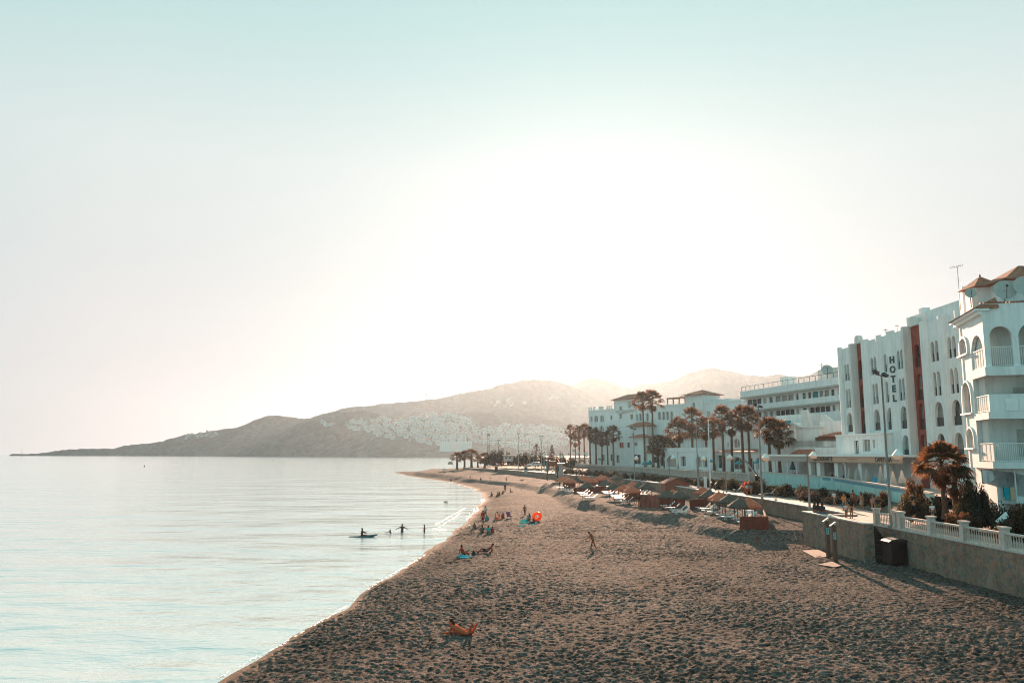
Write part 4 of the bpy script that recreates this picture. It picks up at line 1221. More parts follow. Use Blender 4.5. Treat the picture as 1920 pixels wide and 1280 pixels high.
# sunlit wall: solid part with slim arched windows
def wnd(px0, py0, px1, py1):
    a = z1p(px0, py1); b = z1p(px1, py0); u0, u1 = sorted((a[0], b[0])); return (u0, u1, min(a[1], b[1]), max(a[1], b[1]))
ws = [wnd(1801.5, 631, 1812, 667), wnd(1808, 714, 1819, 775), wnd(1815.5, 802, 1825.5, 839)]
ws = [(max(a, ue + .15), max(b, a + .8) if b > ue + .6 else ue + 1.0, c, d) for a, b, c, d in ws]
mb = MB(); W1.slab(mb, box_rect(W1, ue, uf, Zf['s3b'], Zf['roof']), [arch(a, b, c, d, 'r') for a, b, c, d in ws], 0, .35); mb.build('side_wall', M['white'], apt)
for i, (a, b, c, d) in enumerate(ws):
    mb = MB()
    ho = arch(a - .16, b + .16, c - .02, d + .16, 'r'); hi = arch(a, b, c, d, 'r')
    W1.slab(mb, ho, [hi], .1, .098); W1.vol(mb, a - .3, b + .3, c - .16, c - .03, .0, .25); w = mb.build('window', M['trim'], apt)
    mb = MB(); W1.vol(mb, a - .03, b + .03, c - .05, d + .05, -.42, -.36); mb.build('pane', M['shutter'], w)
# loggia floors wrap the corner
def band(name, z0, z1, dout=0.0, m=None, t=None):
    mb = MB()
    t = t or .3
    W1.vol(mb, 0.0, ue, z0, z1, -t, dout)
    W2.vol(mb, 0.001, 9, z0, z1, -t, dout - .001)
    if dout > 0: mb.prism([(C + W1.n * dout + W2.n * 0)[:2], (C + W1.n * dout + W2.n * dout)[:2], (C + W2.n * dout)[:2], C[:2]], z0, z1)
    return mb.build(name, m or M['white'], apt)
inner = [(C + d1 * .02 + d2 * .02), (C + d1 * ue + d2 * .02), (C + d1 * ue + d2 * 9), (C + d1 * .02 + d2 * 9)]
def floor_slab(z0, z1):
    mb = MB(); mb.prism([(p.x, p.y) for p in inner], z0, z1); return mb.build('floor_slab', M['white2'], apt)
floor_slab(Zf['s1b'] + .02, Zf['s1t'] - .3); band('balcony_edge', Zf['s1b'], Zf['s1t'], .12)
floor_slab(Zf['s2b'] + .02, Zf['s2b'] + .5)
floor_slab(Zf['s3b'] + .02, Zf['s3t'] - .3); band('balcony_edge', Zf['s3b'], Zf['s3t'], .12)
# second-floor solid parapet on the shaded side, railing on the sunlit side
mb = MB(); W2.vol(mb, .0, 9, Zf['s2b'], Zf['p2t'], -.2, .1); W1.vol(mb, 0, ue, Zf['s2b'], Zf['s2b'] + .55, -.2, .1); mb.build('parapet', M['white'], apt)
def railing(W, u0, u1, z0, z1, name='railing', d=-.05, step=.13, solid=None):
    mb = MB(); W.vol(mb, u0, u1, z1 - .05, z1, d - .05, d); W.vol(mb, u0, u1, z0 + .08, z0 + .12, d - .04, d)
    n = max(2, int((u1 - u0) / step))
    for k in range(n + 1):
        u = u0 + (u1 - u0 - .025) * k / n; W.vol(mb, u, u + .025, z0, z1 - .05, d - .04, d - .015)
    r = mb.build(name, M['trim'], apt)
    if solid:
        mb = MB(); W.vol(mb, u0 + .03, u1 - .03, z0 + .13, z1 - .06, d - .065, d - .052); mb.build('railing_panel', M[solid], r)
railing(W1, .05, ue - .05, Zf['s2b'] + .56, Zf['p2t'], solid='white2', step=.5)
railing(W1, .05, z1p(1832, 850)[0], Zf['s3t'], Zf['p3t'], solid='white2', step=.9)
railing(W2, .05, 3.6, Zf['s3t'], Zf['p3t'])
mb = MB(); W2.vol(mb, 1.1, 1.95, Zf['s2b'] + .6, Zf['p2t'] - .35, .102, .14); W2.vol(mb, 2.05, 2.5, Zf['s2b'] + .6, Zf['p2t'] - .35, .102, .14); mb.build('shutter_panel', M['trim'], apt)
# top floor walls with round arches
a0 = z1p(1845, 690)[0] if z1p(1845, 690)[0] > .1 else .12
a1 = ue - .1
mb = MB(); W1.slab(mb, box_rect(W1, 0.3, ue, Zf['s1t'], Zf['roof']), [arch(.42, a1, Zf['s1t'] + .02, ZT(D0, 622), 'r')], 0, .3); mb.build('arched_wall', M['white'], apt)
b0, b1 = z2p(1857, 650)[0], z2p(1899, 650)[0]
zr0 = Zf['roof']; zr1 = z2p(1920, 553)[1]
LL = z2p(1920, 600)[0]
slope = 0.0
zz = max(zr0, (zr0 + zr1) / 2)
b2, b3 = z2p(1911, 650)[0], z2p(1911, 650)[0] + 2.2
mb = MB(); W2.slab(mb, [(0, Zf['s1t']), (9, Zf['s1t']), (9, zz), (0, zz)], [arch(b0, b1, Zf['s1t'] + .02, ZT(D0 - .4, 611), 'r', 14), arch(b2, b3, Zf['s1t'] + .02, ZT(D0 - .6, 605), 'r', 14)], 0, .3); mb.build('arched_wall', M['white'], apt)
for u in (b0 - .16, b1 + .16):
    mb = MB(); p = W2.P(u, 0, -.15); mb.lathe((p.x, p.y, Zf['s1t']), [(.2, 0), (.2, .15), (.15, .25), (.14, ZT(D0, 632) - Zf['s1t'] - .2), (.2, ZT(D0, 632) - Zf['s1t'])], 12); mb.build('column', M['trim'], apt)
railing(W1, .42, a1, Zf['s1t'], ZT(D0, 651), step=.55, solid='white2'); railing(W2, b0, b1, Zf['s1t'], ZT(D0, 650)); railing(W2, b2, b3, Zf['s1t'], ZT(D0, 650))
# rear walls of the loggias
mb = MB(); W2.vol(mb, 1.9 * 0 + .35, 9, Zf['s3b'], zz - .3, -2.2, -1.9); W2.vol(mb, 3.7, 3.95, Zf['s3b'], zz, -1.9, -.31); mb.build('inner_wall', M['white2'], apt)
for u, z in ((1.0, 9.0), (1.0, 12.3)):
    mb = MB(); W2.vol(mb, 2.3, 3.2, z + .1 if z > 10 else 8.8, z + 1.9, -1.898, -1.84); mb.build('window', M['shutter'], apt)
mb = MB(); mb.prism([(p.x, p.y) for p in (C + d1 * 2.25 + d2 * .36, C + d1 * 6.55 + d2 * .36, C + d1 * 6.55 + d2 * 9, C + d1 * 2.25 + d2 * 9)], Zf['s3b'] + .01, Zf['roof'] - .2); mb.build('core', M['white2'], apt)
# roof: eave with tiles over the sunlit side, parapet with coping tiles
mb = MB(); W1.vol(mb, -.2, uf + .6, zr0 + .002, zr0 + .18, -.5, .55); W1.vol(mb, -.1, uf + .45, zr0 - .25, zr0, .002, .3); mb.build('cornice', M['trim'], apt)
mb = MB()
za_, zb2_ = zr0 + .19, zr0 + 1.15
mb.add([W1.P(-.25, za_, .7), W1.P(uf + .75, za_, .7), W1.P(uf + .2, zb2_, -1.2), W1.P(.5, zb2_, -1.2), W1.P(-.25, za_, -1.2), W1.P(uf + .75, za_, -1.2)], [(0, 1, 2, 3), (0, 3, 4), (1, 5, 2), (4, 3, 2, 5), (0, 4, 5, 1)]); mb.build('eave_tiles', M['tile'], apt)
mb = MB()
for k in range(40): W2.vol(mb, -.05 + k * .23, .1 + k * .23, zz + .002, zz + .12, -.35, .07)
mb.build('coping_tiles', M['tile'], apt)
mb = MB(); mb.prism([(p.x, p.y) for p in (C + d1 * .31 + d2 * .3, C + d1 * 6.4 + d2 * .3, C + d1 * 6.4 + d2 * 9, C + d1 * .31 + d2 * 9)], Zf['roof'] - .19, zr0 - .02); mb.build('roof_deck', M['white2'], apt)
# stair tower with pyramid roof, and higher roof block
def roof_box(px0, px1, ytop, D, dep, m, name, zb=None):
    a = AT(px0, ytop, D); b = AT(px1, ytop, D); zb = zb or zr0 - .1
    mb = MB(); mb.box(((a.x + b.x) / 2, D + dep / 2, (zb + a.z) / 2), (abs(b.x - a.x), dep, a.z - zb), -.26); o = mb.build(name, m, apt); return a, b
a, b = roof_box(1829, 1872, 538, 67.5, 1.9, M['white'], 'stair_tower')
mb = MB(); c0 = ((a.x + b.x) / 2, 68.4); zt_ = a.z; ap = ZT(68.4, 518); r_ = (b.x - a.x) / 2 + .35
mb.add([(c0[0] - r_, c0[1] - r_, zt_ + .004), (c0[0] + r_, c0[1] - r_, zt_ + .004), (c0[0] + r_, c0[1] + r_, zt_ + .004), (c0[0] - r_, c0[1] + r_, zt_ + .004), (c0[0], c0[1], ap)], [(3, 2, 1, 0), (0, 1, 4), (1, 2, 4), (2, 3, 4), (3, 0, 4)])
mb.build('tower_roof', M['tile'], apt)
mb = MB(); mb.lathe((c0[0], c0[1], ap - .05), [(.05, 0), (.09, .12), (.03, .22), (.02, .5)], 8); mb.build('finial', M['darkmetal'], apt)
a, b = roof_box(1889, 1975, 524, 64.5, 3, M['white'], 'roof_room')
mb = MB(); mb.add([(a.x - .5, 64.0, a.z + .003), (b.x + .5, 64.0, a.z + .003), (b.x + .5, 68, a.z + .003), (a.x - .5, 68, a.z + .003), (a.x + 1.9, 65.9, a.z + 1.5), (b.x - 1.5, 65.9, a.z + 1.5)], [(0, 1, 5, 4), (1, 2, 5), (2, 3, 4, 5), (3, 0, 4), (0, 3, 2, 1)]); mb.build('roof_room_tiles', M['tile'], apt)
a, b = roof_box(1806, 1815, 537, 71, .7, M['white'], 'chimney', 17)
roof_box(1803, 1822, 541, 71.8, .6, M['white'], 'chimney_block', 17)
dish(1884.5, 543, 63.4, .86, 'big grey dish right of the pyramid roofed stair tower')
dish(1820, 549, 66.8, .46, 'small grey dish left of the pyramid roofed stair tower')
dish(1922, 535, 62.5, .85, 'big grey dish cut by the right picture edge')
# yagi aerial
a = AT(1803, 552, 72); b = AT(1797.5, 500, 72)
o = thing('rooftop_aerial', 'tall television aerial left of the chimney at right', 'aerial', (a.x, a.y, a.z))
mb = MB(); a2 = Vector((a.x - .2, a.y, a.z - 1.5)); b2 = Vector((a.x - .2, a.y, b.z)); mb.tube([a2, b2], .025, 5); mb.build('mast', M['metal'], o)
mb = MB(); mb.bar(b2 + Vector((-.7, 0, -.1)), b2 + Vector((.55, 0, .15)), .03)
for k in range(7): mb.bar(b2 + Vector((-.65 + k * .19, 0, -.1 + k * .038 - .14)), b2 + Vector((-.65 + k * .19, 0, -.1 + k * .038 + .16)), .015)
for z in (-1.1, -1.3): mb.bar(b2 + Vector((-.22, 0, z)), b2 + Vector((.25, 0, z)), .02)
mb.build('antenna', M['metal'], o)
# recessed ground storey
G1 = Wall((C + d1 * .9 + d2 * .5)[:2], (C + d1 * .9 + d2 * 9)[:2])
zg = Zf['s3b']
windows(G1, apt, 'ground_wall', box_rect(G1, -.2, 8.4, 3.6, zg), [(1843, 881, 1850, 905, 's', 'glassdark'), (1853, 881, 1862, 903, 's', 'dark'), (1880, 884, 1888, 920, 's', 'shutter'), (1892, 884, 1900, 920, 's', 'shutter'), (1908, 890, 1925, 930, 'r', 'dark')], 0, .25, M['white'])
mb = MB(); mb.prism([(p.x, p.y) for p in (C + d1 * 1.3 + d2 * .4, C + d1 * 6.5 + d2 * .4, C + d1 * 6.5 + d2 * 9, C + d1 * 1.3 + d2 * 9)], 3.5, zg - .01); mb.build('ground_core', M['white'], apt)
mb = MB(); p = G1.P(1.05, 0, .2); mb.tube([(p.x, p.y, 4), (p.x, p.y, zg)], .06, 6); mb.build('drainpipe', M['trim'], apt)
mb = MB(); p = W1.P(uf - .15, 0, .08); mb.tube([(p.x, p.y, Zf['s3b']), (p.x, p.y, zr0)], .05, 6); mb.build('drainpipe', M['trim'], apt)
# laundry on the ground floor line
for k, (cname, cc, lab) in enumerate((('blue_towel', (.03, .33, .42), 'blue beach towel hanging under the balconies at right'), ('beige_towel', (.55, .40, .28), 'beige towel hanging beside the blue towel under the balconies'))):
    q = G1.P(.35 + k * .42, 0, .35)
    mb = MB(); mb.box((q.x, q.y, zg - 1.9), (.34, .05, .95), -.26); mb.box((q.x, q.y + .1, zg - 1.8), (.34, .04, .7), -.26); tag(mb.build('hanging_towel', colmat(cname, cc)), lab, 'towel')
# ---------------------------------------------------------------- palms and shrubs
def frond_fan(mb, base, dirv, stalk, blade, rnd, nseg=16, droop=.35):
    """one fan leaf: stalk, then pleated blade segments with drooping tips"""
    dirv = dirv.normalized(); side = dirv.cross(Vector((0, 0, 1)))
    if side.length < .1: side = Vector((1, 0, 0))
    side.normalize(); up = side.cross(dirv)
    sag = Vector((0, 0, -stalk * .12))
    hub = base + dirv * stalk + sag
    mb.bar(base, hub, .035, .02)
    tw = rnd.uniform(-.7, .7)
    s2 = side * math.cos(tw) + up * math.sin(tw)
    nrm = dirv.cross(s2)
    for k in range(nseg):
        a = (k + .5) / nseg * 2 - 1
        ang = a * 1.75 + rnd.uniform(-.06, .06)
        L = blade * (1 - .28 * abs(a)) * rnd.uniform(.85, 1.1)
        d = dirv * math.cos(ang) + s2 * math.sin(ang)
        w = L * .13
        p = d.cross(nrm) * w * .5
        m = hub + d * L * .6 + Vector((0, 0, -.06 * L))
        t = hub + d * L * .93 + Vector((0, 0, -droop * L))
        mb.add([hub - p * .15, hub + p * .15, m + p, m - p, t], [(0, 1, 2, 3), (3, 2, 4)])
def make_palm(H, R, seed, nf=34, rt=.22, skirt=True, nseg=14, fm='frond'):
    rnd = random.Random(seed)
    o = proto('palm_tree')
    mb = MB(); n = 12; lean = rnd.uniform(-.02, .02) * H
    path = [(lean * (k / n) ** 2, 0, H * k / n) for k in range(n + 1)]
    rad = [rt * (1.55 if k == 0 else 1.2 if k == 1 else 1.0 + .05 * ((k * 7) % 3 - 1)) * (1 - .28 * k / n) for k in range(n + 1)]
    mb.tube(path, rad, 9); mb.build('trunk', M['bark'], o, smooth=True, local=True)
    top = Vector(path[-1]); mb = MB()
    for k in range(nf):
        a = k * 2.399963 + rnd.uniform(-.2, .2)
        f = (k + .5) / nf
        el = math.radians(84 - 108 * f ** 1.0 + rnd.uniform(-9, 9))
        d = Vector((math.cos(a) * math.cos(el), math.sin(a) * math.cos(el), math.sin(el)))
        frond_fan(mb, top + Vector((0, 0, .25 * (1 - f))), d, R * rnd.uniform(.52, .70), R * rnd.uniform(.46, .58), rnd, nseg, .18 + .35 * f)
    mb.build('crown', M[fm], o, local=True)
    if skirt:
        mb = MB()
        for k in range(20):
            a = k * 2.4 + rnd.uniform(-.3, .3); el = math.radians(rnd.uniform(-82, -52))
            d = Vector((math.cos(a) * math.cos(el), math.sin(a) * math.cos(el), math.sin(el)))
            frond_fan(mb, top + Vector((0, 0, -.15 - .02 * k)), d, R * .26, R * .42, rnd, 8, .25)
        mb.build('dead_fronds', M['deadfrond'], o, local=True)
    return o
# px base, py base, px crown, py crown, crown radius px, D, words
palms = [
 (1209.5, 872, 1202.5, 753, 17, 240, 'very tall slender palm, left one of the tallest pair', 't'),
 (1225, 873, 1223, 753, 19, 236, 'very tall slender palm, right one of the tallest pair', 't'),
 (1070, 866, 1069, 809, 11, 305, 'leftmost palm of the dense row beside the complex', 'm'),
 (1079, 868, 1078, 828, 10, 300, 'shorter palm second from the left in the dense row', 's'),
 (1087, 868, 1086, 812, 11, 296, 'third palm from the left in the dense row', 'm'),
 (1096, 868, 1096.5, 808, 12, 291, 'fourth palm from the left in the dense row', 'm'),
 (1107, 869, 1105.5, 813, 12, 285, 'fifth palm from the left in the dense row', 'm'),
 (1118, 870, 1116, 818, 13, 279, 'sixth palm from the left in the dense row', 'm'),
 (1129, 870, 1127.5, 824, 12, 273, 'seventh palm from the left in the dense row', 'm'),
 (1140, 872, 1139, 822, 12, 266, 'eighth palm from the left in the dense row', 'm'),
 (1150.5, 872, 1149, 814, 14, 260, 'last palm at the right end of the dense row', 'm'),
 (1234, 875, 1231, 836, 18, 220, 'short bushy palm, left of the low pair in the middle', 's'),
 (1246.5, 876, 1248, 838, 18, 216, 'short bushy palm, right of the low pair in the middle', 's'),
 (1274, 876, 1271, 808, 22, 205, 'sunlit palm standing alone between low pair and tall palm', 'm'),
 (1299.5, 877, 1296, 788, 21, 198, 'tall palm left of the white flagpole', 'm'),
 (1325, 878, 1321, 805, 20, 188, 'palm directly left of the white flagpole', 'm'),
 (1339, 880, 1337, 803, 18, 180, 'palm directly right of the white flagpole', 'm'),
 (1357.5, 880, 1353, 784, 20, 172, 'tall palm left in the cluster before the arcade', 'm'),
 (1373, 881, 1368, 797, 20, 166, 'second palm in the cluster before the arcade', 'm'),
 (1394, 882, 1386, 784, 21, 160, 'third palm in the cluster before the arcade', 'm'),
 (1406.5, 882, 1402, 786, 21, 154, 'right palm of the cluster before the arcade', 'm'),
 (1444.5, 890, 1443, 809, 24, 130.5, 'palm rising behind the pavilion roof, left of two', 's'),
 (1463, 890, 1460, 816, 25, 128.5, 'palm rising behind the pavilion roof, right of two', 's'),
]
PP = {}
PP['t'] = [make_palm(20, 2.7, 1, 38, .24)]
PP['m'] = [make_palm(11, 2.4, 2, 36, .25), make_palm(11, 2.4, 3, 38, .27), make_palm(11, 2.4, 5, 34, .24)]
PP['s'] = [make_palm(7, 2.6, 4, 38, .28), make_palm(7, 2.5, 8, 36, .27)]
H0 = {'t': 20, 'm': 11, 's': 7}; R0 = {'t': 2.7, 'm': 2.4, 's': 2.6}
for i, (bx, by, cx, cy, r, D, lab, k) in enumerate(palms):
    zb = 4.6
    b = AT(bx, by, D); zc = ZT(D, cy)
    Rm = 1.28 * r * D / F
    H = (zc - zb)
    s = Rm / R0[k]
    v = PP[k][i % len(PP[k])]
    sz = H / H0[k]
    o = place(v, 'palm%s%d' % (k, i % len(PP[k])), (b.x, D, zb), i * 1.7, lab, 'palm tree', 'palms in front of the pale buildings', (s, s, sz))
    for ch in o.children:       # keep the crown in proportion while the trunk takes the height
        if ch.name.startswith('trunk'): continue
        ch.scale = (1, 1, s / sz)
        ch.location = (0, 0, H0[k] * (1 - s / sz))
# the five broad date palms on the point
bushy = make_palm(6.2, 3.4, 12, 46, .5, False, 12)
for i, (bx, cy, r, D, lab) in enumerate([(857, 858, 15, 345, 'leftmost dark bushy palm on the beach point'), (871, 855, 14, 350, 'second dark bushy palm from the left on the point'), (884, 853, 17, 347, 'largest dark bushy palm on the beach point'), (896, 862, 12, 352, 'smallest dark bushy palm on the beach point'), (909, 857, 15, 346, 'right end dark bushy palm on the beach point')]):
    b = AT(bx, 874, D); zb = TZ(b.x, D)
    zc = ZT(D, cy); s = r * D / F / 3.4
    o = place(bushy, 'bushy', (b.x, D, zb), i * 2.1, lab, 'palm tree', 'bushy palms on the point', (s, s, s))
    o.scale = (s, s, max(.5, (zc - zb) / 6.2))
# the near double palm by the balustrade
near = make_palm(4.6, 2.1, 21, 60, .24, True, 18, 'frond_glowtint')
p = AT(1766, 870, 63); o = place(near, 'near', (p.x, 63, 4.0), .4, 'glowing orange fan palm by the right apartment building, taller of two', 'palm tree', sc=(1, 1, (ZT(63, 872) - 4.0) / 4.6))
near2 = make_palm(3.2, 1.5, 27, 40, .26, True, 16, 'frond_glowtint')
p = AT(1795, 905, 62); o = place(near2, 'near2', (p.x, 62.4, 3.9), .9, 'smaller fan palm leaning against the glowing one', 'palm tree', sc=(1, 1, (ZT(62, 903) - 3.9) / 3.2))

def make_bush(name, seed, n, leaf, m, flower=None, fl=.0, flat=1.0, clumps=16):
    """unit shrub: fits -1..1 in x, y and 0..1.0 in z"""
    rnd = random.Random(seed); mb = MB(); fb_ = MB()
    cl = []
    for _ in range(clumps):
        a = rnd.uniform(0, 2 * PI); e = math.asin(rnd.uniform(.05, 1)); r = rnd.uniform(.35, .78)
        cl.append((Vector((math.cos(a) * math.cos(e) * r, math.sin(a) * math.cos(e) * r, .08 + .75 * math.sin(e) * r)), rnd.uniform(.2, .36)))
    # twigs
    for c, _ in cl: mb.tube([(0, 0, -.05), tuple(c * .6), tuple(c)], [.03, .015, .006], 4, False)
    for i in range(n):
        c, s = cl[i % len(cl)]
        g = Vector((rnd.gauss(0, 1), rnd.gauss(0, 1), rnd.gauss(0, .8))); g = g / max(g.length, .01) * rnd.random() ** .45 * s
        p = c + g
        if p.z < .01: p.z = rnd.uniform(.01, .12)
        nrm = (g.normalized() + Vector((rnd.gauss(0, .6), rnd.gauss(0, .6), rnd.gauss(0, .6) + .3))).normalized()
        u = nrm.cross(Vector((rnd.gauss(0, 1), rnd.gauss(0, 1), rnd.gauss(0, 1)))).normalized(); v = nrm.cross(u)
        l = leaf * rnd.uniform(.7, 1.4); w = l * .45
        t = fb_ if (flower and rnd.random() < fl and p.z > .25) else mb
        t.add([p - u * l, p + v * w, p + u * l, p - v * w], [(0, 1, 2, 3)])
    o = proto(name)
    mb.build('foliage', m, o, local=True)
    if flower: fb_.build('blossom', flower, o, local=True)
    return o
B = {
 'hedge': make_bush('shrub', 31, 2600, .060, M['leafdark']),
 'hedge2': make_bush('shrub', 32, 2600, .055, M['leafdark'], clumps=22),
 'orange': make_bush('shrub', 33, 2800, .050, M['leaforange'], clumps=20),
 'flower': make_bush('flowering_shrub', 34, 2600, .050, M['leafdark'], M['flower'], .42, clumps=24),
 'red': make_bush('flowering_shrub', 35, 1800, .055, M['leafdark'], M['flowerred'], .35),
 'far': make_bush('shrub', 36, 900, .10, M['leafdark'], clumps=12),
}
def bush(k, px, ytop, D, wpx, depth, zb, label, cat='shrub', group=None, rz=None):
    """shrub centred on column px whose top reaches ytop, wpx wide"""
    top = ZT(D, ytop); c = AT(px, 850, D); hw = wpx * D / F / 2
    return place(B[k], 'bush' + k, (c.x, D, zb), rz if rz is not None else px * .37, label, cat, group, (hw * 1.1, depth * 1.1, (top - zb) * 1.08))
g1 = 'shrubs between promenade and pool wall'
for a in [
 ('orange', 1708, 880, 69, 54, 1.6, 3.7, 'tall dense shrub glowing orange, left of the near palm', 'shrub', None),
 ('hedge', 1700, 918, 66.5, 60, 1.5, 3.6, 'dark rounded shrub below the tall orange glowing shrub', 'shrub', None),
 ('hedge2', 1745, 925, 64.5, 70, 1.5, 3.6, 'dark broad shrub at the foot of the near palm', 'shrub', None),
 ('hedge', 1828, 888, 60.5, 54, 1.2, 3.7, 'tall dark climbing shrub against the right apartment building', 'shrub', None),
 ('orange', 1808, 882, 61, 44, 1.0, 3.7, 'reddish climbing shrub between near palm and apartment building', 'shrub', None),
 ('hedge2', 1800, 935, 59.5, 80, 1.2, 3.6, 'dark low shrub behind the balustrade, right of the child', 'shrub', None),
 ('orange', 1790, 950, 57.5, 72, .8, 3.5, 'low amber shrub tops behind the balustrade beside the child', 'shrub', None),
 ('hedge', 1880, 935, 56, 70, 1.2, 3.6, 'dark shrub in front of the apartment ground floor', 'shrub', None),
 ('orange', 1905, 925, 53.5, 52, 1.0, 3.5, 'spiky amber shrub at the right edge above the balustrade', 'shrub', None),
 ('hedge', 1870, 962, 52, 80, .8, 3.4, 'dark low shrub under the tilted white sign', 'shrub', None),
 ('orange', 1660, 912, 84, 44, 1.4, 3.5, 'amber shrub behind the tall lamp post base', 'shrub', None),
 ('hedge', 1645, 930, 83, 50, 1.0, 3.4, 'dark low shrub beside the tall lamp post base', 'shrub', None),
 ('hedge', 1440, 903, 114, 46, 2.0, 3.4, 'dark hedge shrub at the left end of the panel wall', 'shrub', g1),
 ('hedge2', 1470, 903, 109, 52, 1.8, 3.4, 'dark hedge shrub with the lounge bench in front', 'shrub', g1),
 ('hedge', 1505, 906, 104, 56, 1.7, 3.4, 'dark hedge shrub left of the slim lamp post', 'shrub', g1),
 ('hedge2', 1540, 910, 99, 54, 1.5, 3.4, 'dark hedge shrub right of the slim lamp post', 'shrub', g1),
 ('hedge', 1578, 915, 95, 46, 1.4, 3.4, 'dark hedge shrub behind the man in white', 'shrub', g1),
 ('flower', 1508, 913, 100, 44, 1.2, 3.2, 'round shrub covered in pale pink flower heads by the slim lamp post', 'flowering shrub', None),
 ('flower', 1527, 917, 97.5, 34, 1.1, 3.2, 'pale pink flowering shrub directly right of the slim lamp post', 'flowering shrub', None),
 ('flower', 1562, 923, 93, 50, 1.0, 3.2, 'low pink flowering shrub at the feet of the man in white', 'flowering shrub', None),
 ('flower', 1607, 926, 89, 40, 1.0, 3.2, 'low pink flowering shrub behind the woman in the red dress', 'flowering shrub', None),
 ('red', 1397, 896, 120, 20, 1.2, 3.3, 'shrub with vivid orange red blossom behind the walking couple', 'flowering shrub', None),
 ('orange', 1625, 915, 87, 36, 1.2, 3.4, 'amber shrub right of the floral dress woman', 'shrub', None),
]:
    bush(*a)
for i, (px, yt, D, w) in enumerate([(1236, 888, 168, 24), (1252, 890, 163, 26), (1270, 891, 158, 26), (1289, 892, 152, 28), (1309, 893, 146, 28), (1330, 893, 140, 30), (1350, 892, 134, 30), (1372, 893, 128, 32), (1415, 893, 116, 30)]):
    bush(['hedge', 'hedge2'][i % 2], px, yt, D, w * 1.2, 2.0, 3.25, 'dark clipped shrub in the hedge below the cream balustrade, %s from its left end' % ORDW[i], 'shrub', 'hedge below the cream balustrade')
for i, (px, yt, D, w) in enumerate([(1062, 877, 226, 16), (1073, 877.5, 223, 13), (1086, 878, 217, 14), (1100, 878.5, 210, 20), (1115, 880, 204, 15), (1128, 880, 198, 20), (1142, 882, 193, 18), (1156, 881, 188, 17), (1172, 885, 184, 20), (1190, 887, 180, 18), (1203, 884, 176, 16), (1220, 888, 172, 20)]):
    bush('far', px, yt, D, w * 1.15, 1.8, 3.2, 'small round dark bush behind the umbrellas, %s from the left' % ORDW[i], 'bush', 'round bushes behind the straw umbrellas')
# trees at the far end of the beach
FT = [(925, 841, 330, 26), (941, 839, 335, 26), (960, 852, 325, 24), (975, 848, 318, 24), (990, 846, 312, 22), (1004, 848, 305, 22), (1020, 846, 300, 22), (1037, 851, 296, 20), (1052, 846, 290, 16), (1066, 858, 285, 14), (912, 852, 340, 14)]
for i, (px, yt, D, w) in enumerate(FT):
    bush('far', px, yt, D, w * 1.25, 4, 4.3, 'hazy brown tree in the grove behind the parked car, %s' % (ORDW[i] + ' from the left' if i < 10 else 'at its left end'), 'tree', 'grove behind the parked car').name = 'broadleaf_tree'
for i, (px, yt, D) in enumerate([(1006, 832, 315), (1035, 834, 300)]):
    c = AT(px, 850, D)
    o = thing('conifer_tree', ['spreading pine crown above the grove', 'pointed dark conifer above the grove near the lookout tower'][i], 'tree', (c.x, D, 4.3))
    zt_ = ZT(D, yt); mb = MB(); mb.tube([(c.x, D, 4.3), (c.x, D, zt_ - .5)], [.25, .08], 6); mb.build('trunk', M['bark'], o)
    r_ = random.Random(i); mb = MB()
    for k in range(700):
        f = r_.random(); zz_ = 4.3 + (zt_ - 4.3) * (.3 + .7 * f); R_ = (1.9 * (1 - f) + .25 if i else (1.9 * math.sin(PI * min(1, f * .95 + .05)) + .2))
        a = r_.uniform(0, 2 * PI); rr = R_ * r_.random() ** .5
        q = Vector((c.x + rr * math.cos(a), D + rr * math.sin(a), zz_)); s_ = .22
        u = Vector((r_.gauss(0, 1), r_.gauss(0, 1), r_.gauss(0, .5))).normalized() * s_; v = Vector((r_.gauss(0, 1), r_.gauss(0, 1), r_.gauss(0, .5))).normalized() * s_ * .6
        mb.add([q - u, q + v, q + u, q - v], [(0, 1, 2, 3)])
    mb.build('crown', M['leafdark'], o)
# dark cypress-like tree by the arcade
c = AT(1289, 870, 212); o = place(B['hedge'], 'bushhedge', (c.x, 212, 4.7), .3, 'dark rounded tree against the white arcade behind palm trunks', 'tree', None, (1.9, 1.8, ZT(212, 848) - 4.7)); o.name = 'broadleaf_tree'
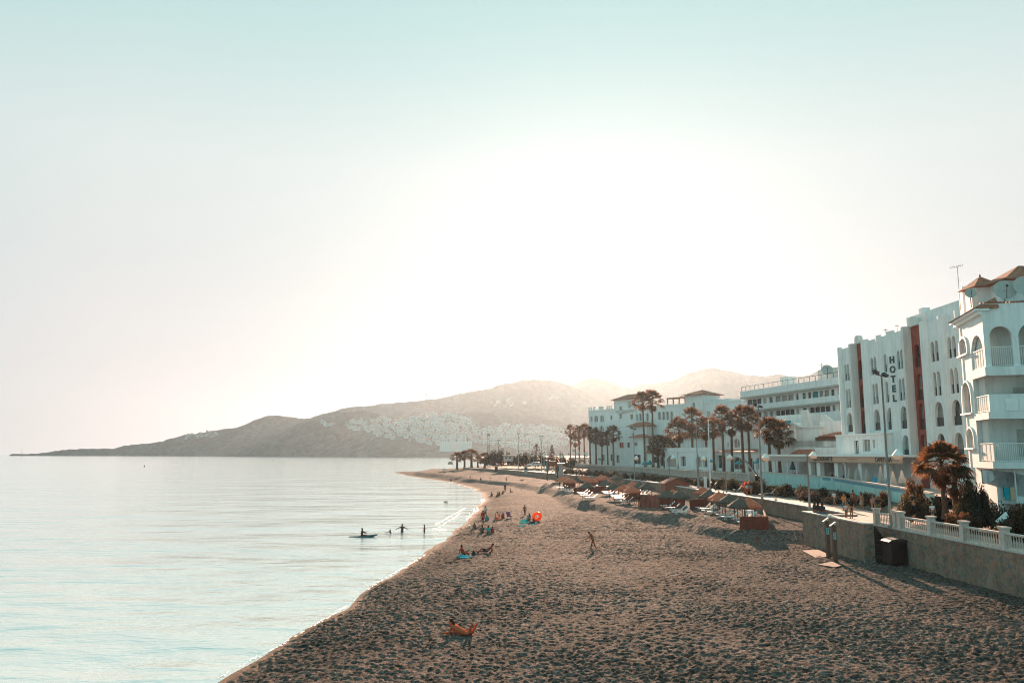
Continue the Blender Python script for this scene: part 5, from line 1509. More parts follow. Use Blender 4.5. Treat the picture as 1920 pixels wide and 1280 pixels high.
# ---------------------------------------------------------------- beach furniture
def make_umbrella(m, seed, posts=4):
    rnd = random.Random(seed); o = proto('straw_umbrella')
    mb = MB(); n = 16; H, R, E_ = 2.55, 1.42, 1.72      # apex, eave radius, eave height
    prof = [(.05, H), (.35, H - .16), (.8, H - .42), (1.15, H - .64), (R, E_)]
    vs = []; fs = []
    for j, (r, z) in enumerate(prof):
        for k in range(n * 2):
            a = PI * k / n; w = 1 + (rnd.uniform(-.05, .05) if j == 4 else rnd.uniform(-.02, .02)) - (.03 if k % 4 else -.03) * (j > 0)
            vs.append((r * w * math.cos(a), r * w * math.sin(a), z + (rnd.uniform(-.07, .02) if j == 4 else 0)))
    N = n * 2
    for j in range(4):
        for k in range(N): fs.append((j * N + k, j * N + (k + 1) % N, (j + 1) * N + (k + 1) % N, (j + 1) * N + k))
    k0 = len(vs); vs += [(v[0] * .97, v[1] * .97, v[2] - .13) for v in vs[-N:]] + [(0, 0, H - .22)]
    for k in range(N): fs.append((4 * N + k, 4 * N + (k + 1) % N, k0 + (k + 1) % N, k0 + k)); fs.append((k0 + k, k0 + (k + 1) % N, k0 + N))
    fs.append(tuple(range(N)))
    mb.add(vs, fs)
    for k in range(70):                                     # loose straw at the eave
        a = rnd.uniform(0, 2 * PI); r = R * rnd.uniform(.93, 1.0)
        mb.add([(r * math.cos(a), r * math.sin(a), E_ + .02), (r * math.cos(a + .05), r * math.sin(a + .05), E_ + .02), (r * 1.04 * math.cos(a + .02), r * 1.04 * math.sin(a + .02), E_ - rnd.uniform(.1, .26))], [(0, 1, 2)])
    mb.build('thatched_roof', m, o, local=True)
    for k in range(posts):
        a = PI / 4 + k * 2 * PI / posts; mb = MB()
        x, y = .72 * math.cos(a), .72 * math.sin(a)
        mb.tube([(x, y, -.4), (x, y, E_ + .28)], .045, 7); mb.build('post', M['woodpost'], o, local=True)
    mb = MB(); mb.lathe((0, 0, 0), [(.09, H - .02), (.06, H + .06), (.015, H + .12)], 8); mb.build('finial', m, o, local=True)
    return o
UO = make_umbrella(M['thatch_o'], 1); UD = make_umbrella(M['thatch_d'], 2)
TZ0 = 1.6
ulist = [  # apex px, apex py, half width px, kind, label
 (1402.6, 930, 19, 'o', 'straw umbrella nearest the camera, above the slatted fence end'),
 (1367, 923.6, 17, 'd', 'grey thatched umbrella beside the nearest straw umbrella'),
 (1388, 930, 15, 'd', 'grey thatched umbrella half hidden behind the two nearest'),
 (1356, 921, 14, 'o', 'straw umbrella directly behind the near grey umbrella'),
 (1347.5, 919, 14, 'o', 'straw umbrella second behind the near grey umbrella'),
 (1330, 915.5, 15, 'd', 'grey umbrella over the middle of the near lounger row'),
 (1318, 910, 14, 'o', 'straw umbrella by the promenade edge above the near row'),
 (1273.6, 916.5, 18, 'd', 'wide grey umbrella in front of the brown beach cabin'),
 (1262, 915, 15, 'o', 'straw umbrella tucked left of the wide grey one by the cabin'),
 (1252, 916, 13, 'd', 'grey umbrella at the left corner of the brown cabin'),
 (1213, 902.6, 14, 'd', 'grey umbrella at the right end of the middle cluster'),
 (1199.5, 901, 13, 'd', 'grey umbrella second from the right in the middle cluster'),
 (1187, 900, 12, 'o', 'faded umbrella behind the two front straw ones in the middle'),
 (1184.6, 908, 14, 'o', 'bright straw umbrella in the middle cluster, right of two'),
 (1168.6, 905.5, 14, 'o', 'bright straw umbrella in the middle cluster, left of two'),
 (1151, 903, 12, 'd', 'grey umbrella left of the two bright straw ones'),
 (1143, 897, 11, 'o', 'orange sided umbrella above the long middle fence'),
 (1136, 897.5, 11, 'd', 'grey umbrella above the long middle fence'),
 (1174, 897, 11, 'd', 'grey umbrella at the back of the middle cluster'),
 (1156, 888.5, 12, 'd', 'far grey umbrella under the round bushes'),
 (1127, 888.3, 12, 'o', 'far straw umbrella under the round bushes, right of three'),
 (1134, 890, 10, 'o', 'far straw umbrella squeezed beside the far grey one'),
 (1100, 901.5, 13, 'd', 'low grey umbrella over the lone far lounger group'),
 (1100, 890.6, 12, 'o', 'far straw umbrella under the round bushes, middle of three'),
 (1090.7, 889.5, 10, 'o', 'far straw umbrella under the round bushes, left of three'),
 (1081, 892, 10, 'd', 'far grey umbrella left of the far straw ones'),
 (1109, 893, 10, 'o', 'far straw umbrella behind the low grey one'),
 (1069, 893.5, 13, 'o', 'straw umbrella over the farthest bright loungers'),
 (1061, 892, 9, 'o', 'straw umbrella beside the farthest one'),
 (1053, 891, 9, 'o', 'farthest straw umbrella next to the lifeguard tower'),
]
upos = []
for i, (px, py, hw, k, lab) in enumerate(ulist):
    D = (CAMZ - TZ0 - 2.67) * F / (py - 850.0) * .985
    c = AT(px, py, D); zt = TZ(c.x, D)
    z = c.z - 2.67
    r = hw * D / F / 1.42
    r = min(1.28, max(1.0, r * 1.05))
    place(UO if k == 'o' else UD, 'umb' + k, (c.x, D, zt - .1 if abs(zt - z) < .4 else zt - .05), i * 1.3, lab, 'beach umbrella', 'thatched umbrellas on the beach terrace', (r, r, 1.0 + (z - zt + .1) / 2.67 * (1 if abs(zt - z) < .5 else 0)))
    upos.append((c.x, D))

def make_lounger():
    o = proto('sun_lounger')
    # foot at -x, head at +x, length 2.0, seat height .34
    mb = MB()
    for y in (-.31, .27): mb.box((-.28, y + .02, .33), (1.36, .05, .07))
    mb.box((-.95, 0, .33), (.05, .6, .06)); mb.box((.38, 0, .31), (.05, .6, .05)); mb.build('frame', M['plastic'], o, local=True)
    mb = MB()
    for k in range(13): mb.box((-.9 + k * .105, 0, .365), (.085, .56, .025))
    mb.build('seat_slats', M['plastic'], o, local=True)
    mb = MB(); a = math.radians(42); L = .78
    for y in (-.28, .28): mb.bar((.40, y, .36), (.40 + L * math.cos(a), y, .36 + L * math.sin(a)), .05)
    for k in range(8):
        s = (k + .5) / 8 * L; mb.box((.40 + s * math.cos(a), 0, .37 + s * math.sin(a)), (.03, .56, .075))
    mb.build('backrest', M['plastic'], o, local=True)
    for x in (-.62, .42):
        for y in (-.27, .27):
            mb = MB(); mb.bar((x, y, .32), (x - .16, y, -.05), .045); mb.bar((x, y, .32), (x + .16, y, -.05), .045); mb.build('leg', M['plastic'], o, local=True)
    return o
LO = make_lounger()
rows_ = [  # name in words, foot ends (px, py of foot corner)
 ('near row by the lowest umbrella', [(1383, 982), (1374.7, 976.5), (1352, 972), (1342.7, 968), (1326, 963), (1315, 959.7), (1312, 956.6), (1304, 954.6)], 'near end'),
 ('row under the wide grey umbrella', [(1262.5, 963), (1256, 959), (1247, 955), (1238, 951)], 'near end'),
 ('bright row by the fence person', [(1162, 942), (1155, 938.5), (1151, 936.5), (1148, 934), (1145.7, 932), (1137.7, 929), (1133, 927), (1128.5, 924.7)], 'near end'),
 ('small group below the low grey umbrella', [(1097.6, 935), (1089.6, 931), (1085, 928), (1081.5, 925.5)], 'near end'),
 ('farthest bright row', [(1064, 923.5), (1057.5, 922), (1053, 919.5), (1047, 918), (1044, 916)], 'near end'),
 ('back row behind the middle fence', [(1176, 926), (1181, 927), (1187, 927.5), (1193, 928), (1199, 929)], 'left end'),
 ('back group behind the long far fence', [(1118, 912), (1122, 912.7), (1127, 913.3), (1132, 914), (1137, 914.7)], 'left end'),
]
for ri, (words_, feet, end) in enumerate(rows_):
    for k, (px, py) in enumerate(feet):
        g = G(px, py - 2, TZ0 + .3)
        x, y = g.x + 1.0, g.y
        z = TZ(x, y)
        rz = random.Random(ri * 20 + k).uniform(-.08, .08)
        place(LO, 'lounger', (x, y, max(z, TZ0 - .35) + .04), rz, '%s lounger from the %s, %s' % (ORDW[k], end, words_), 'sun lounger', 'white sun loungers on the terrace')
g = G(1404, 969, TZ0 + .3); place(LO, 'lounger', (g.x, g.y, TZ0 + .02), .3, 'lone white sun lounger seen behind the nearest slatted fence', 'sun lounger', 'white sun loungers on the terrace')

def fence(name_lab, pts, h=1.15, zb=None):
    p = [GT(a, b) for a, b in pts]
    o = thing('slatted_fence', name_lab, 'fence', p[0], 0, 'red brown slatted fences on the beach')
    mb = MB()
    for a, b in zip(p[:-1], p[1:]):
        L = (b - a).length; n = max(3, int(L / .17)); d = (b - a).normalized()
        for k in range(n + 1):
            q = a.lerp(b, k / n); hh = h * (1 + .03 * ((k * 37) % 5 - 2) / 2)
            mb.box((q.x, q.y, q.z + hh / 2 - .1), (.158, .035, hh + .2), math.atan2(d.y, d.x))
    mb.build('slats', M['wood'], o)
    mb = MB()
    for a, b in zip(p[:-1], p[1:]):
        nn = Vector((-(b - a).y, (b - a).x, 0)).normalized() * .04
        for z in (.3, .85): mb.bar(a + nn + Vector((0, 0, z * h)), b + nn + Vector((0, 0, z * h)), .05, .06)
    mb.build('rails', M['wood'], o)
fence('red brown slatted fence nearest the camera, below the straw umbrella', [(1389, 992), (1440, 992)], 1.25)
fence('short fence end running back from the nearest slatted fence', [(1440, 991), (1432, 973)], 1.1)
fence('slatted fence left of the near lounger row', [(1294, 955), (1328, 952)], 1.3)
fence('large slatted fence in front of the brown cabin', [(1201, 951), (1237, 952), (1284, 946)], 1.75)
fence('slatted fence joining the bright lounger row and the large fence', [(1173, 939), (1201, 936)], 1.1)
fence('long slatted fence in the middle distance', [(1077, 925), (1110, 923), (1152, 922)], 1.1)
fence('far slatted fence beneath the farthest umbrellas', [(1056, 915), (1078, 913.5)], 1.15)
fence('farthest slatted fence behind the far straw umbrellas', [(1098, 910), (1135, 909)], 1.1)

# brown cabin
a, b = G(1248, 929, TZ0), G(1284, 927, TZ0)
b = Vector((b.x, a.y - .0, TZ0)); w = b.x - a.x
cb = thing('beach_cabin', 'brown wooden beach cabin with pitched roof behind the fences', 'cabin', (a.x, a.y, TZ0))
zE = ZT(a.y, 906); zA = ZT(a.y, 896)
mb = MB(); mb.box(((a.x + b.x) / 2, a.y + 2.2, (TZ0 + zE) / 2), (w, 4.4, zE - TZ0)); mb.build('wall', M['cabin'], cb)
mx = (a.x + b.x) / 2
mb = MB(); mb.add([(a.x + .02, a.y + .02, zE + .003), (b.x - .02, a.y + .02, zE + .003), (mx, a.y + .02, zA - .08), (a.x + .02, a.y + 4.38, zE + .003), (b.x - .02, a.y + 4.38, zE + .003), (mx, a.y + 4.38, zA - .08)], [(0, 1, 2), (5, 4, 3), (0, 3, 4, 1)]); mb.build('gable', M['cabin'], cb)
mb = MB()
for s in (-1, 1):
    e = a.x - .3 if s < 0 else b.x + .3
    vs = [(e, a.y - .25, zE - .12), (mx, a.y - .25, zA), (mx, a.y + 4.7, zA), (e, a.y + 4.7, zE - .12)]
    vs += [(v[0], v[1], v[2] + .09) for v in vs]
    mb.add(vs, [(0, 1, 2, 3), (7, 6, 5, 4), (0, 4, 5, 1), (1, 5, 6, 2), (2, 6, 7, 3), (3, 7, 4, 0)])
mb.build('roof', M['cabin'], cb)
mb = MB(); mb.box((mx, a.y - .03, TZ0 + 1.0), (.9, .06, 2.0)); mb.build('door', M['wood'], cb)
# white folding table behind the nearest fence
g = GT(1402, 972)
t = thing('beach_table', 'white draped table under the nearest straw umbrella', 'table', g)
mb = MB(); mb.box((g.x, g.y, g.z + .95), (1.25, .6, .08)); mb.build('table_top', M['plastic'], t)
mb = MB(); mb.box((g.x, g.y - .31, g.z + .68), (1.25, .02, .45)); mb.build('drape', M['plastic'], t)
for sx in (-.55, .55):
    for sy in (-.24, .24): mb = MB(); mb.box((g.x + sx, g.y + sy, g.z + .45), (.05, .05, .9)); mb.build('leg', M['plastic'], t)

# lifeguard tower, kiosk, info boards near the far end
def lattice_tower(px, yb, yt, D, lab):
    zb = 9 - (yb - 850) * D / F; c = AT(px, yb, D); zt = ZT(D, yt)
    o = thing('lifeguard_tower', lab, 'lookout tower', (c.x, D, zb))
    w = 1.35; zf = zb + (zt - zb) * .62
    for sx in (-1, 1):
        for sy in (-1, 1): mb = MB(); mb.bar((c.x + sx * w, D + sy * w, zb - .3), (c.x + sx * w * .75, D + sy * w * .75, zt - .3), .16); mb.build('leg', M['wood'], o)
    mb = MB()
    for sy in (-1, 1):
        mb.bar((c.x - w * .95, D + sy * w, zb + .4), (c.x + w * .8, D + sy * w * .85, zf - .3), .09); mb.bar((c.x + w * .95, D + sy * w, zb + .4), (c.x - w * .8, D + sy * w * .85, zf - .3), .09)
    mb.build('bracing', M['wood'], o)
    mb = MB(); mb.box((c.x, D, zf), (2.6, 2.6, .15)); mb.build('platform', M['wood'], o)
    mb = MB(); mb.box((c.x, D, zf + .55), (2.2, 2.2, .95)); mb.build('cabin_wall', M['cabin'], o)
    mb = MB(); mb.box((c.x, D, zt - .12), (2.9, 2.9, .24), 0, .8); mb.build('roof', M['wood'], o)
    return o
lattice_tower(1036, 897, 856, 205, 'tall red wooden lifeguard tower at the far end of the umbrellas')
def simple_box(name, lab, cat, px0, px1, yb, yt, D, dep, m, roof=None, rover=.3, wins=()):
    zb = 9 - (yb - 850) * D / F; a = AT(px0, yb, D); b = AT(px1, yb, D); zt = ZT(D, yt)
    o = thing(name, lab, cat, ((a.x + b.x) / 2, D, zb))
    mb = MB(); mb.box(((a.x + b.x) / 2, D + dep / 2, (zb + zt) / 2 - .2), (b.x - a.x, dep, zt - zb + .4)); mb.build('wall', m, o)
    mb = MB(); mb.box(((a.x + b.x) / 2, D + dep / 2, zt + .1), (b.x - a.x + 2 * rover, dep + 2 * rover, .2)); mb.build('roof', roof or m, o)
    for (f0, f1, g0, g1) in wins:
        mb = MB(); mb.box((a.x + (b.x - a.x) * (f0 + f1) / 2, D - .02, zb + (zt - zb) * (g0 + g1) / 2), ((b.x - a.x) * (f1 - f0), .08, (zt - zb) * (g1 - g0))); mb.build('window', M['glassdark'], o)
    return o
simple_box('beach_kiosk', 'grey flat roofed kiosk right of the lifeguard tower', 'kiosk', 1041, 1056, 888, 869, 212, 3, M['shutter'], M['trim'], .5, [(.1, .45, .3, .8)])
simple_box('information_hut', 'small turquoise hut left of the lifeguard tower', 'hut', 1024.5, 1031, 878, 863, 262, 2, M['teal'], M['trim'], .15, [(.3, .7, .3, .7)])
simple_box('ticket_booth', 'small brown booth on the far pale path', 'booth', 983, 989, 885, 874, 240, 1, M['shutter'], M['wood'], .1, [(.2, .8, .5, .8)])
simple_box('bungalow', 'pale low bungalow roof behind the far hedge', 'bungalow', 944, 962, 862, 854, 300, 6, M['kerb'], M['kerb'], .6, [(.2, .35, .3, .7), (.6, .75, .3, .7)])
simple_box('garage', 'low flat building at the left end of the far palms', 'garage', 1069, 1112, 868, 857.5, 318, 8, M['white'], M['shutter'], .4, [(.1, .2, .2, .7), (.45, .6, .2, .7), (.8, .9, .2, .7)])
# pale curved path and lawn strip beyond the sand
mb = MB(); Pp = [(930, 879.5), (960, 879), (985, 881), (1010, 884.5), (1040, 889.5), (1072, 893)]; Qq = [(930, 878.3), (960, 877.4), (985, 878.5), (1010, 881.5), (1040, 886.5), (1072, 891.4)]
def gz3(a, b): p = GT(a, b); return (p.x, p.y, p.z + .12)
vv = [gz3(*p) for p in Pp] + [gz3(*q) for q in Qq]
mb.add(vv, [(i, i + 1, 7 + i, 6 + i) for i in range(5)]); tag(mb.build('path', M['kerb']), kind='structure')

# car
def car(px, yb, D, lab, L=5.0):
    c = AT(px, yb, D); zb = 9 - (yb - 850) * D / F
    o = thing('parked_car', lab, 'car', (c.x, D, zb)); X, Z = c.x, zb
    sec = [(-.5, .32), (-.49, .62), (-.44, .74), (-.22, .80), (-.13, 1.18), (-.06, 1.32), (.30, 1.34), (.42, 1.22), (.49, .82), (.5, .36)]
    mb = MB(); n = len(sec)
    pr = lambda y, s: [(X + a * L, y, Z + (b if b < .9 else .82 + (b - .82)) * 1.22 * (1 if b < .9 else 1)) for a, b in sec]
    vs = pr(D - .9, 1) + pr(D + .9, 1)
    mb.add(vs, [tuple(range(n))[::-1], tuple(range(n, 2 * n))] + [(i, (i + 1) % n, n + (i + 1) % n, n + i) for i in range(n)]); mb.build('body', M['carpaint'], o)
    mb = MB()
    for x0, x1 in ((-.13, .08), (.10, .28), (.30, .42)):
        mb.add([(X + (x0 + .01) * L, D - .91, Z + 1.02), (X + x1 * L, D - .91, Z + 1.02), (X + (x1 - .02) * L, D - .91, Z + 1.5), (X + (x0 + (.06 if x0 < 0 else .01)) * L, D - .91, Z + 1.5)], [(0, 1, 2, 3)])
    mb.build('side_windows', M['glassdark'], o)
    for s in (-.31, .30):
        for y in (-.86, .7):
            mb = MB(); cx_ = X + s * L; k = 16
            vs = [(cx_ + .36 * math.cos(2 * PI * i / k), D + y + d, Z + .36 + .36 * math.sin(2 * PI * i / k)) for d in (-.08, .18) for i in range(k)]
            mb.add(vs, [tuple(range(k)), tuple(range(k, 2 * k))[::-1]] + [(i, k + i, k + (i + 1) % k, (i + 1) % k) for i in range(k)]); w = mb.build('wheel', M['tyre'], o)
            mb = MB(); vs = [(cx_ + .2 * math.cos(2 * PI * i / k), D + y - .085, Z + .36 + .2 * math.sin(2 * PI * i / k)) for i in range(k)]; mb.add(vs, [tuple(range(k))]); mb.build('rim', M['metal'], w)
    mb = MB(); mb.box((X - .49 * L, D - .6, Z + .82), (.08, .35, .14)); mb.build('headlight', M['globe'], o)
    mb = MB(); mb.box((X + .49 * L, D - .7, Z + .95), (.06, .18, .2)); mb.build('tail_light', colmat('tail_red', (.5, .03, .02)), o)
car(1001, 874.5, 275, 'silver estate car parked beyond the far end of the beach', 4.9)
# bins, boats and bits far away
def bin_(px, yb, yt, lab, D, w=.9):
    c = AT(px, yb, D); zb = 9 - (yb - 850) * D / F; zt = ZT(D, yt)
    o = thing('litter_bin', lab, 'litter bin', (c.x, D, zb), 0)
    mb = MB(); mb.lathe((c.x, D, zb - .1), [(w * .4, 0), (w * .5, .2), (w * .5, zt - zb - .2), (w * .55, zt - zb - .15)], 10); mb.build('body', M['binm'], o)
    mb = MB(); mb.lathe((c.x, D, zt - .25), [(w * .6, 0), (w * .6, .08), (w * .2, .2)], 10); mb.build('lid', M['darkmetal'], o)
bin_(930.3, 882.5, 873, 'dark litter bin standing alone on the far sand', 285, 1.1)
# poles far off
def pole(px0, yb, px1, yt, D, lab, kind='plain', m='metal', group='poles and lamps near the far grove', r=.08):
    b = AT(px0, yb, D); tp = AT(px1, yt, D); tp = Vector((b.x, D, tp.z))
    o = thing('street_lamp' if kind != 'plain' else 'pole', lab, 'street lamp' if kind != 'plain' else 'pole', b, 0, group)
    mb = MB(); mb.tube([b - Vector((0, 0, .5)), tp], [r * 1.25, r * .75], 8); mb.build('pole', M[m], o)
    if kind in ('flood', 'both'):
        hd = MB()
        for s in (-1, 1):
            hd.box((tp.x + s * .38, D, tp.z + .1), (.5, .32, .22), s * .3)
        hd.bar((tp.x - .45, D, tp.z - .06), (tp.x + .45, D, tp.z - .06), .06); hd.build('floodlight_head', M['darkmetal'], o)
    return o, b, tp
def globe_lamp(o, c, r=.28):
    mb = MB(); mb.lathe((c.x, c.y, c.z), [(r * 1.15, 0), (r * .95, r * .25), (r * .4, r * .95), (r * .12, r * 1.25)], 14); h = mb.build('lamp_shade', M['trim'], o, smooth=False)
    mb = MB(); mb.lathe((c.x, c.y, c.z), [(r * .3, -r * .95), (r * .8, -r * .7), (r * 1.02, -r * .25), (r * 1.05, -.004)], 14); mb.build('globe', M['globe'], o, smooth=True)
for (x0, y0, x1, y1, D, lab, k) in [(917, 874, 916, 815, 330, 'tall pole with floodlights behind the dark point palms, right one', 'flood'), (914.5, 873, 914, 813, 335, 'tall pole with floodlights behind the dark point palms, left one', 'flood'),
        (972, 878, 971, 813, 290, 'tall double floodlight pole left of the parked car', 'flood'), (993.5, 866, 993.3, 825, 300, 'plain grey pole above the parked car', 'plain'), (1015.5, 884, 1014, 818, 255, 'tall floodlight pole right of the parked car', 'flood'),
        (1027.5, 880, 1027, 824, 265, 'plain thin pole left of the lifeguard tower', 'plain'), (935, 872, 934, 825, 325, 'thin faint pole with lamp over the left end of the grove', 'flood')]:
    pole(x0, y0, x1, y1, D, lab, k, 'metal' if D < 320 else 'darkmetal', r=.11)
for i, (px, py, D) in enumerate([(1000, 854, 300), (1018.5, 853, 290), (1020.5, 855.5, 270), (1053, 856, 240), (1067, 849.5, 262), (1075, 844, 285), (1085, 849.5, 255), (1098, 850, 262), (1100, 853, 248)]):
    c = AT(px, py, D); zb = 4.2 if D > 250 else 3.2
    o = thing('street_lamp', 'small bright globe lamp by the far grove and palms, %s from the left' % ORDW[i], 'street lamp', (c.x, D, zb), 0, 'distant globe street lamps')
    mb = MB(); mb.tube([(c.x, D, zb), (c.x, D, c.z - .3)], .06, 6); mb.build('pole', M['metal'], o); globe_lamp(o, c, .42)
# lamps of the promenade
def tall_lamp(base, ptop, label, lamp=None, kind='both', r=.09, group=None, zb=3.2):
    D = base[2]; b = AT(base[0], base[1], D); zt = ZT(D, ptop[1])
    o = thing('street_lamp', label, 'street lamp', (b.x, D, zb), 0, group)
    mb = MB(); mb.tube([(b.x, D, zb), (b.x, D, zb + .5), (b.x, D, zt)], [r * 1.5, r * 1.2, r * .7], 10); mb.build('pole', M['metal'], o, smooth=True)
    mb = MB(); mb.box((b.x, D, zb + .12), (.34, .34, .24)); mb.build('base', M['metal'], o)
    if kind == 'both':
        mb = MB(); mb.bar((b.x - .5, D - .1, zt + .05), (b.x + .35, D + .1, zt - .12), .07); mb.build('cross_arm', M['darkmetal'], o)
        for s, z in ((-.42, .18), (.3, -.05)):
            mb = MB(); mb.bar((b.x + s - .22, D - .15, zt + z + .14), (b.x + s + .2, D + .15, zt + z - .02), .3, .2); mb.build('floodlight_head', M['darkmetal'], o)
    if lamp:
        c = AT(lamp[0], lamp[1], D)
        mb = MB(); mb.bar((b.x, D, c.z - .42), (c.x, D, c.z - .42), .05); mb.bar((c.x, D, c.z - .44), (c.x, D, c.z - .2), .06); mb.build('bracket', M['darkmetal'], o)
        globe_lamp(o, c, lamp[2] * D / F)
    return o
tall_lamp((1671, 985, 63.5), (1652, 703), 'tallest street lamp, with floodlights on top and globe bracket, before the hotel', (1683.5, 853, 9))
tall_lamp((1429, 934, 102), (1418, 762), 'tall floodlight street lamp left of the pavilion awning', (1436, 858, 6.5), r=.11)
tall_lamp((1518, 948, 84.5), (1514, 850), 'slim street lamp with white globe shade by the pink shrubs', (1525.5, 853.5, 6.5), 'one', r=.1)
tall_lamp((1362, 922, 118), (1361, 853), 'short street lamp with white globe left of the walking couple', (1368.5, 857.5, 5), 'one', r=.07)
tall_lamp((1311, 914, 133), (1308, 851), 'short street lamp with globe near the white flagpole', (1319.5, 859.5, 4.5), 'one', r=.07)
tall_lamp((1256, 905, 158), (1257, 851), 'short street lamp with globe right of the low palm pair', (1262, 858.5, 4.8), 'one', r=.07)
tall_lamp((1190, 898, 178), (1186.5, 804), 'tall floodlight street lamp in front of the red hipped tower', (1193, 859, 4), r=.1)
tall_lamp((1309, 912, 136), (1305.5, 789), 'tall floodlight street lamp beside the white flagpole', None, r=.09)
tall_lamp((1086, 902, 190), (1085, 800), 'tall thin street lamp standing among the dense palm row', None, r=.08)
c = AT(1332, 905, 138); o = thing('flagpole', 'plain white flagpole in front of the palms', 'flagpole', (c.x, 138, 3.2)); mb = MB(); mb.tube([(c.x, 138, 3.2), (c.x, 138, ZT(138, 788))], [.13, .07], 8); mb.build('pole', M['trim'], o); mb = MB(); mb.lathe((c.x, 138, ZT(138, 788)), [(.1, 0), (.12, .1), (.03, .2)], 8); mb.build('finial', M['trim'], o)

# parapet side: two shower posts, mats, bin container
for px, yb, yt, D, lab in ((1553.5, 1044, 972, 65.0, 'brown beach shower post by the parapet, left of two'), (1567, 1054, 980, 62.6, 'brown beach shower post by the parapet, right of two')):
    b = AT(px, yb, D); zb = TZ(b.x, D); zt = ZT(D, yt)
    o = thing('shower_post', lab, 'beach shower', (b.x, D, zb), 0, 'two beach shower posts')
    mb = MB(); mb.bar((b.x, D, zb - .3), (b.x, D, zt - .12), .27, .27); mb.build('column', M['woodpost'], o)
    mb = MB(); mb.bar((b.x - .3, D, zt - .25), (b.x + .16, D, zt + .06), .24, .1); mb.build('sloping_cap', M['kerb'], o)
    mb = MB(); mb.box((b.x - .02, D - .15, zt - .95), (.2, .03, .52)); pl = mb.build('notice_plate', M['poolwall'], o)
    mb = MB(); mb.box((b.x - .02, D - .17, zt - .8), (.09, .012, .09)); mb.box((b.x - .02, D - .17, zt - 1.0), (.05, .012, .2)); mb.build('pictogram', M['darkmetal'], pl)
for pts, lab in (([(1504, 1033.5), (1540, 1031.5), (1556, 1045), (1529, 1047)], 'pale wooden mat at the foot of the left shower post'), ([(1534, 1060), (1560, 1054.5), (1583, 1061), (1566, 1065)], 'pale wooden mat at the foot of the right shower post')):
    q = [GT(*p) for p in pts]
    z = max(p.z for p in q) + .05
    mb = MB(); n = 9
    for k in range(n):
        a0_, a1_ = q[0].lerp(q[1], (k + .05) / n), q[0].lerp(q[1], (k + .9) / n); b0_, b1_ = q[3].lerp(q[2], (k + .05) / n), q[3].lerp(q[2], (k + .9) / n)
        mb.add([(p.x, p.y, z) for p in (a0_, a1_, b1_, b0_)] + [(p.x, p.y, z + .05) for p in (a0_, a1_, b1_, b0_)], [(3, 2, 1, 0), (4, 5, 6, 7), (0, 1, 5, 4), (1, 2, 6, 5), (2, 3, 7, 6), (3, 0, 4, 7)])
    tag(mb.build('wooden_mat', M['matwood']), lab, 'beach mat')
p = G(1688, 1061, .72)
o = thing('waste_container', 'dark brown slatted waste container with lid beside the stairs', 'waste container', p)
mb = MB(); mb.box((p.x, p.y + .6, p.z + .95), (1.35, 1.15, 1.6), .12); mb.build('body', M['binm'], o)
mb = MB()
for k in range(11): mb.box((p.x - .6 + k * .12 + .07, p.y + .0 - .02 + (k - 5) * .014, p.z + .95), (.08, .03, 1.58), .12)
mb.build('slats', M['binm'], o)
mb = MB(); pts_ = [(-.78, .0), (-.6, .12), (-.2, .22), (.3, .22), (.62, .12), (.74, .0)]
vs = [(p.x + a, p.y + y, p.z + 1.76 + b) for y in (-.1, 1.25) for a, b in pts_]; n = 6
mb.add(vs, [tuple(range(n))[::-1], tuple(range(n, 2 * n))] + [(i, (i + 1) % n, n + (i + 1) % n, n + i) for i in range(n)]); mb.build('lid', M['darkmetal'], o)
for sx in (-.5, .5):
    mb = MB(); mb.lathe((p.x + sx, p.y + .1, p.z - .02), [(.1, 0), (.12, .08), (.1, .17)], 8); mb.build('wheel', M['tyre'], o)
# tilted white sign in the shrubs, bent cane at the wall
a = AT(1884, 968, 52.5); o = thing('information_sign', 'tilted white lectern sign among the shrubs at right', 'sign', (a.x, 52.5, 3.4))
mb = MB(); mb.add([AT(1866, 976, 52.2), AT(1886, 958, 53), AT(1891, 967, 53), AT(1876, 981, 52.2)] + [AT(1866, 976, 52.25) - Vector((0, 0, .05)), AT(1886, 958, 53.05) - Vector((0, 0, .05)), AT(1891, 967, 53.05) - Vector((0, 0, .05)), AT(1876, 981, 52.25) - Vector((0, 0, .05))], [(0, 1, 2, 3), (7, 6, 5, 4), (0, 4, 5, 1), (1, 5, 6, 2), (2, 6, 7, 3), (3, 7, 4, 0)]); mb.build('panel', M['trim'], o)
mb = MB(); mb.bar((a.x, 52.5, 3.3), (a.x, 52.5, a.z - .15), .1); mb.build('stand', M['darkmetal'], o)
g = GT(1494, 1012); mb = MB(); mb.tube([(g.x, g.y, g.z), (g.x - .12, g.y, g.z + .35), (g.x - .2, g.y, g.z + .65), (g.x - .21, g.y, g.z + .8)], [.035, .03, .025, .015], 6); tag(mb.build('bleached_branch', M['kerb']), 'bleached curved branch standing in the sand at the parapet wall', 'branch')

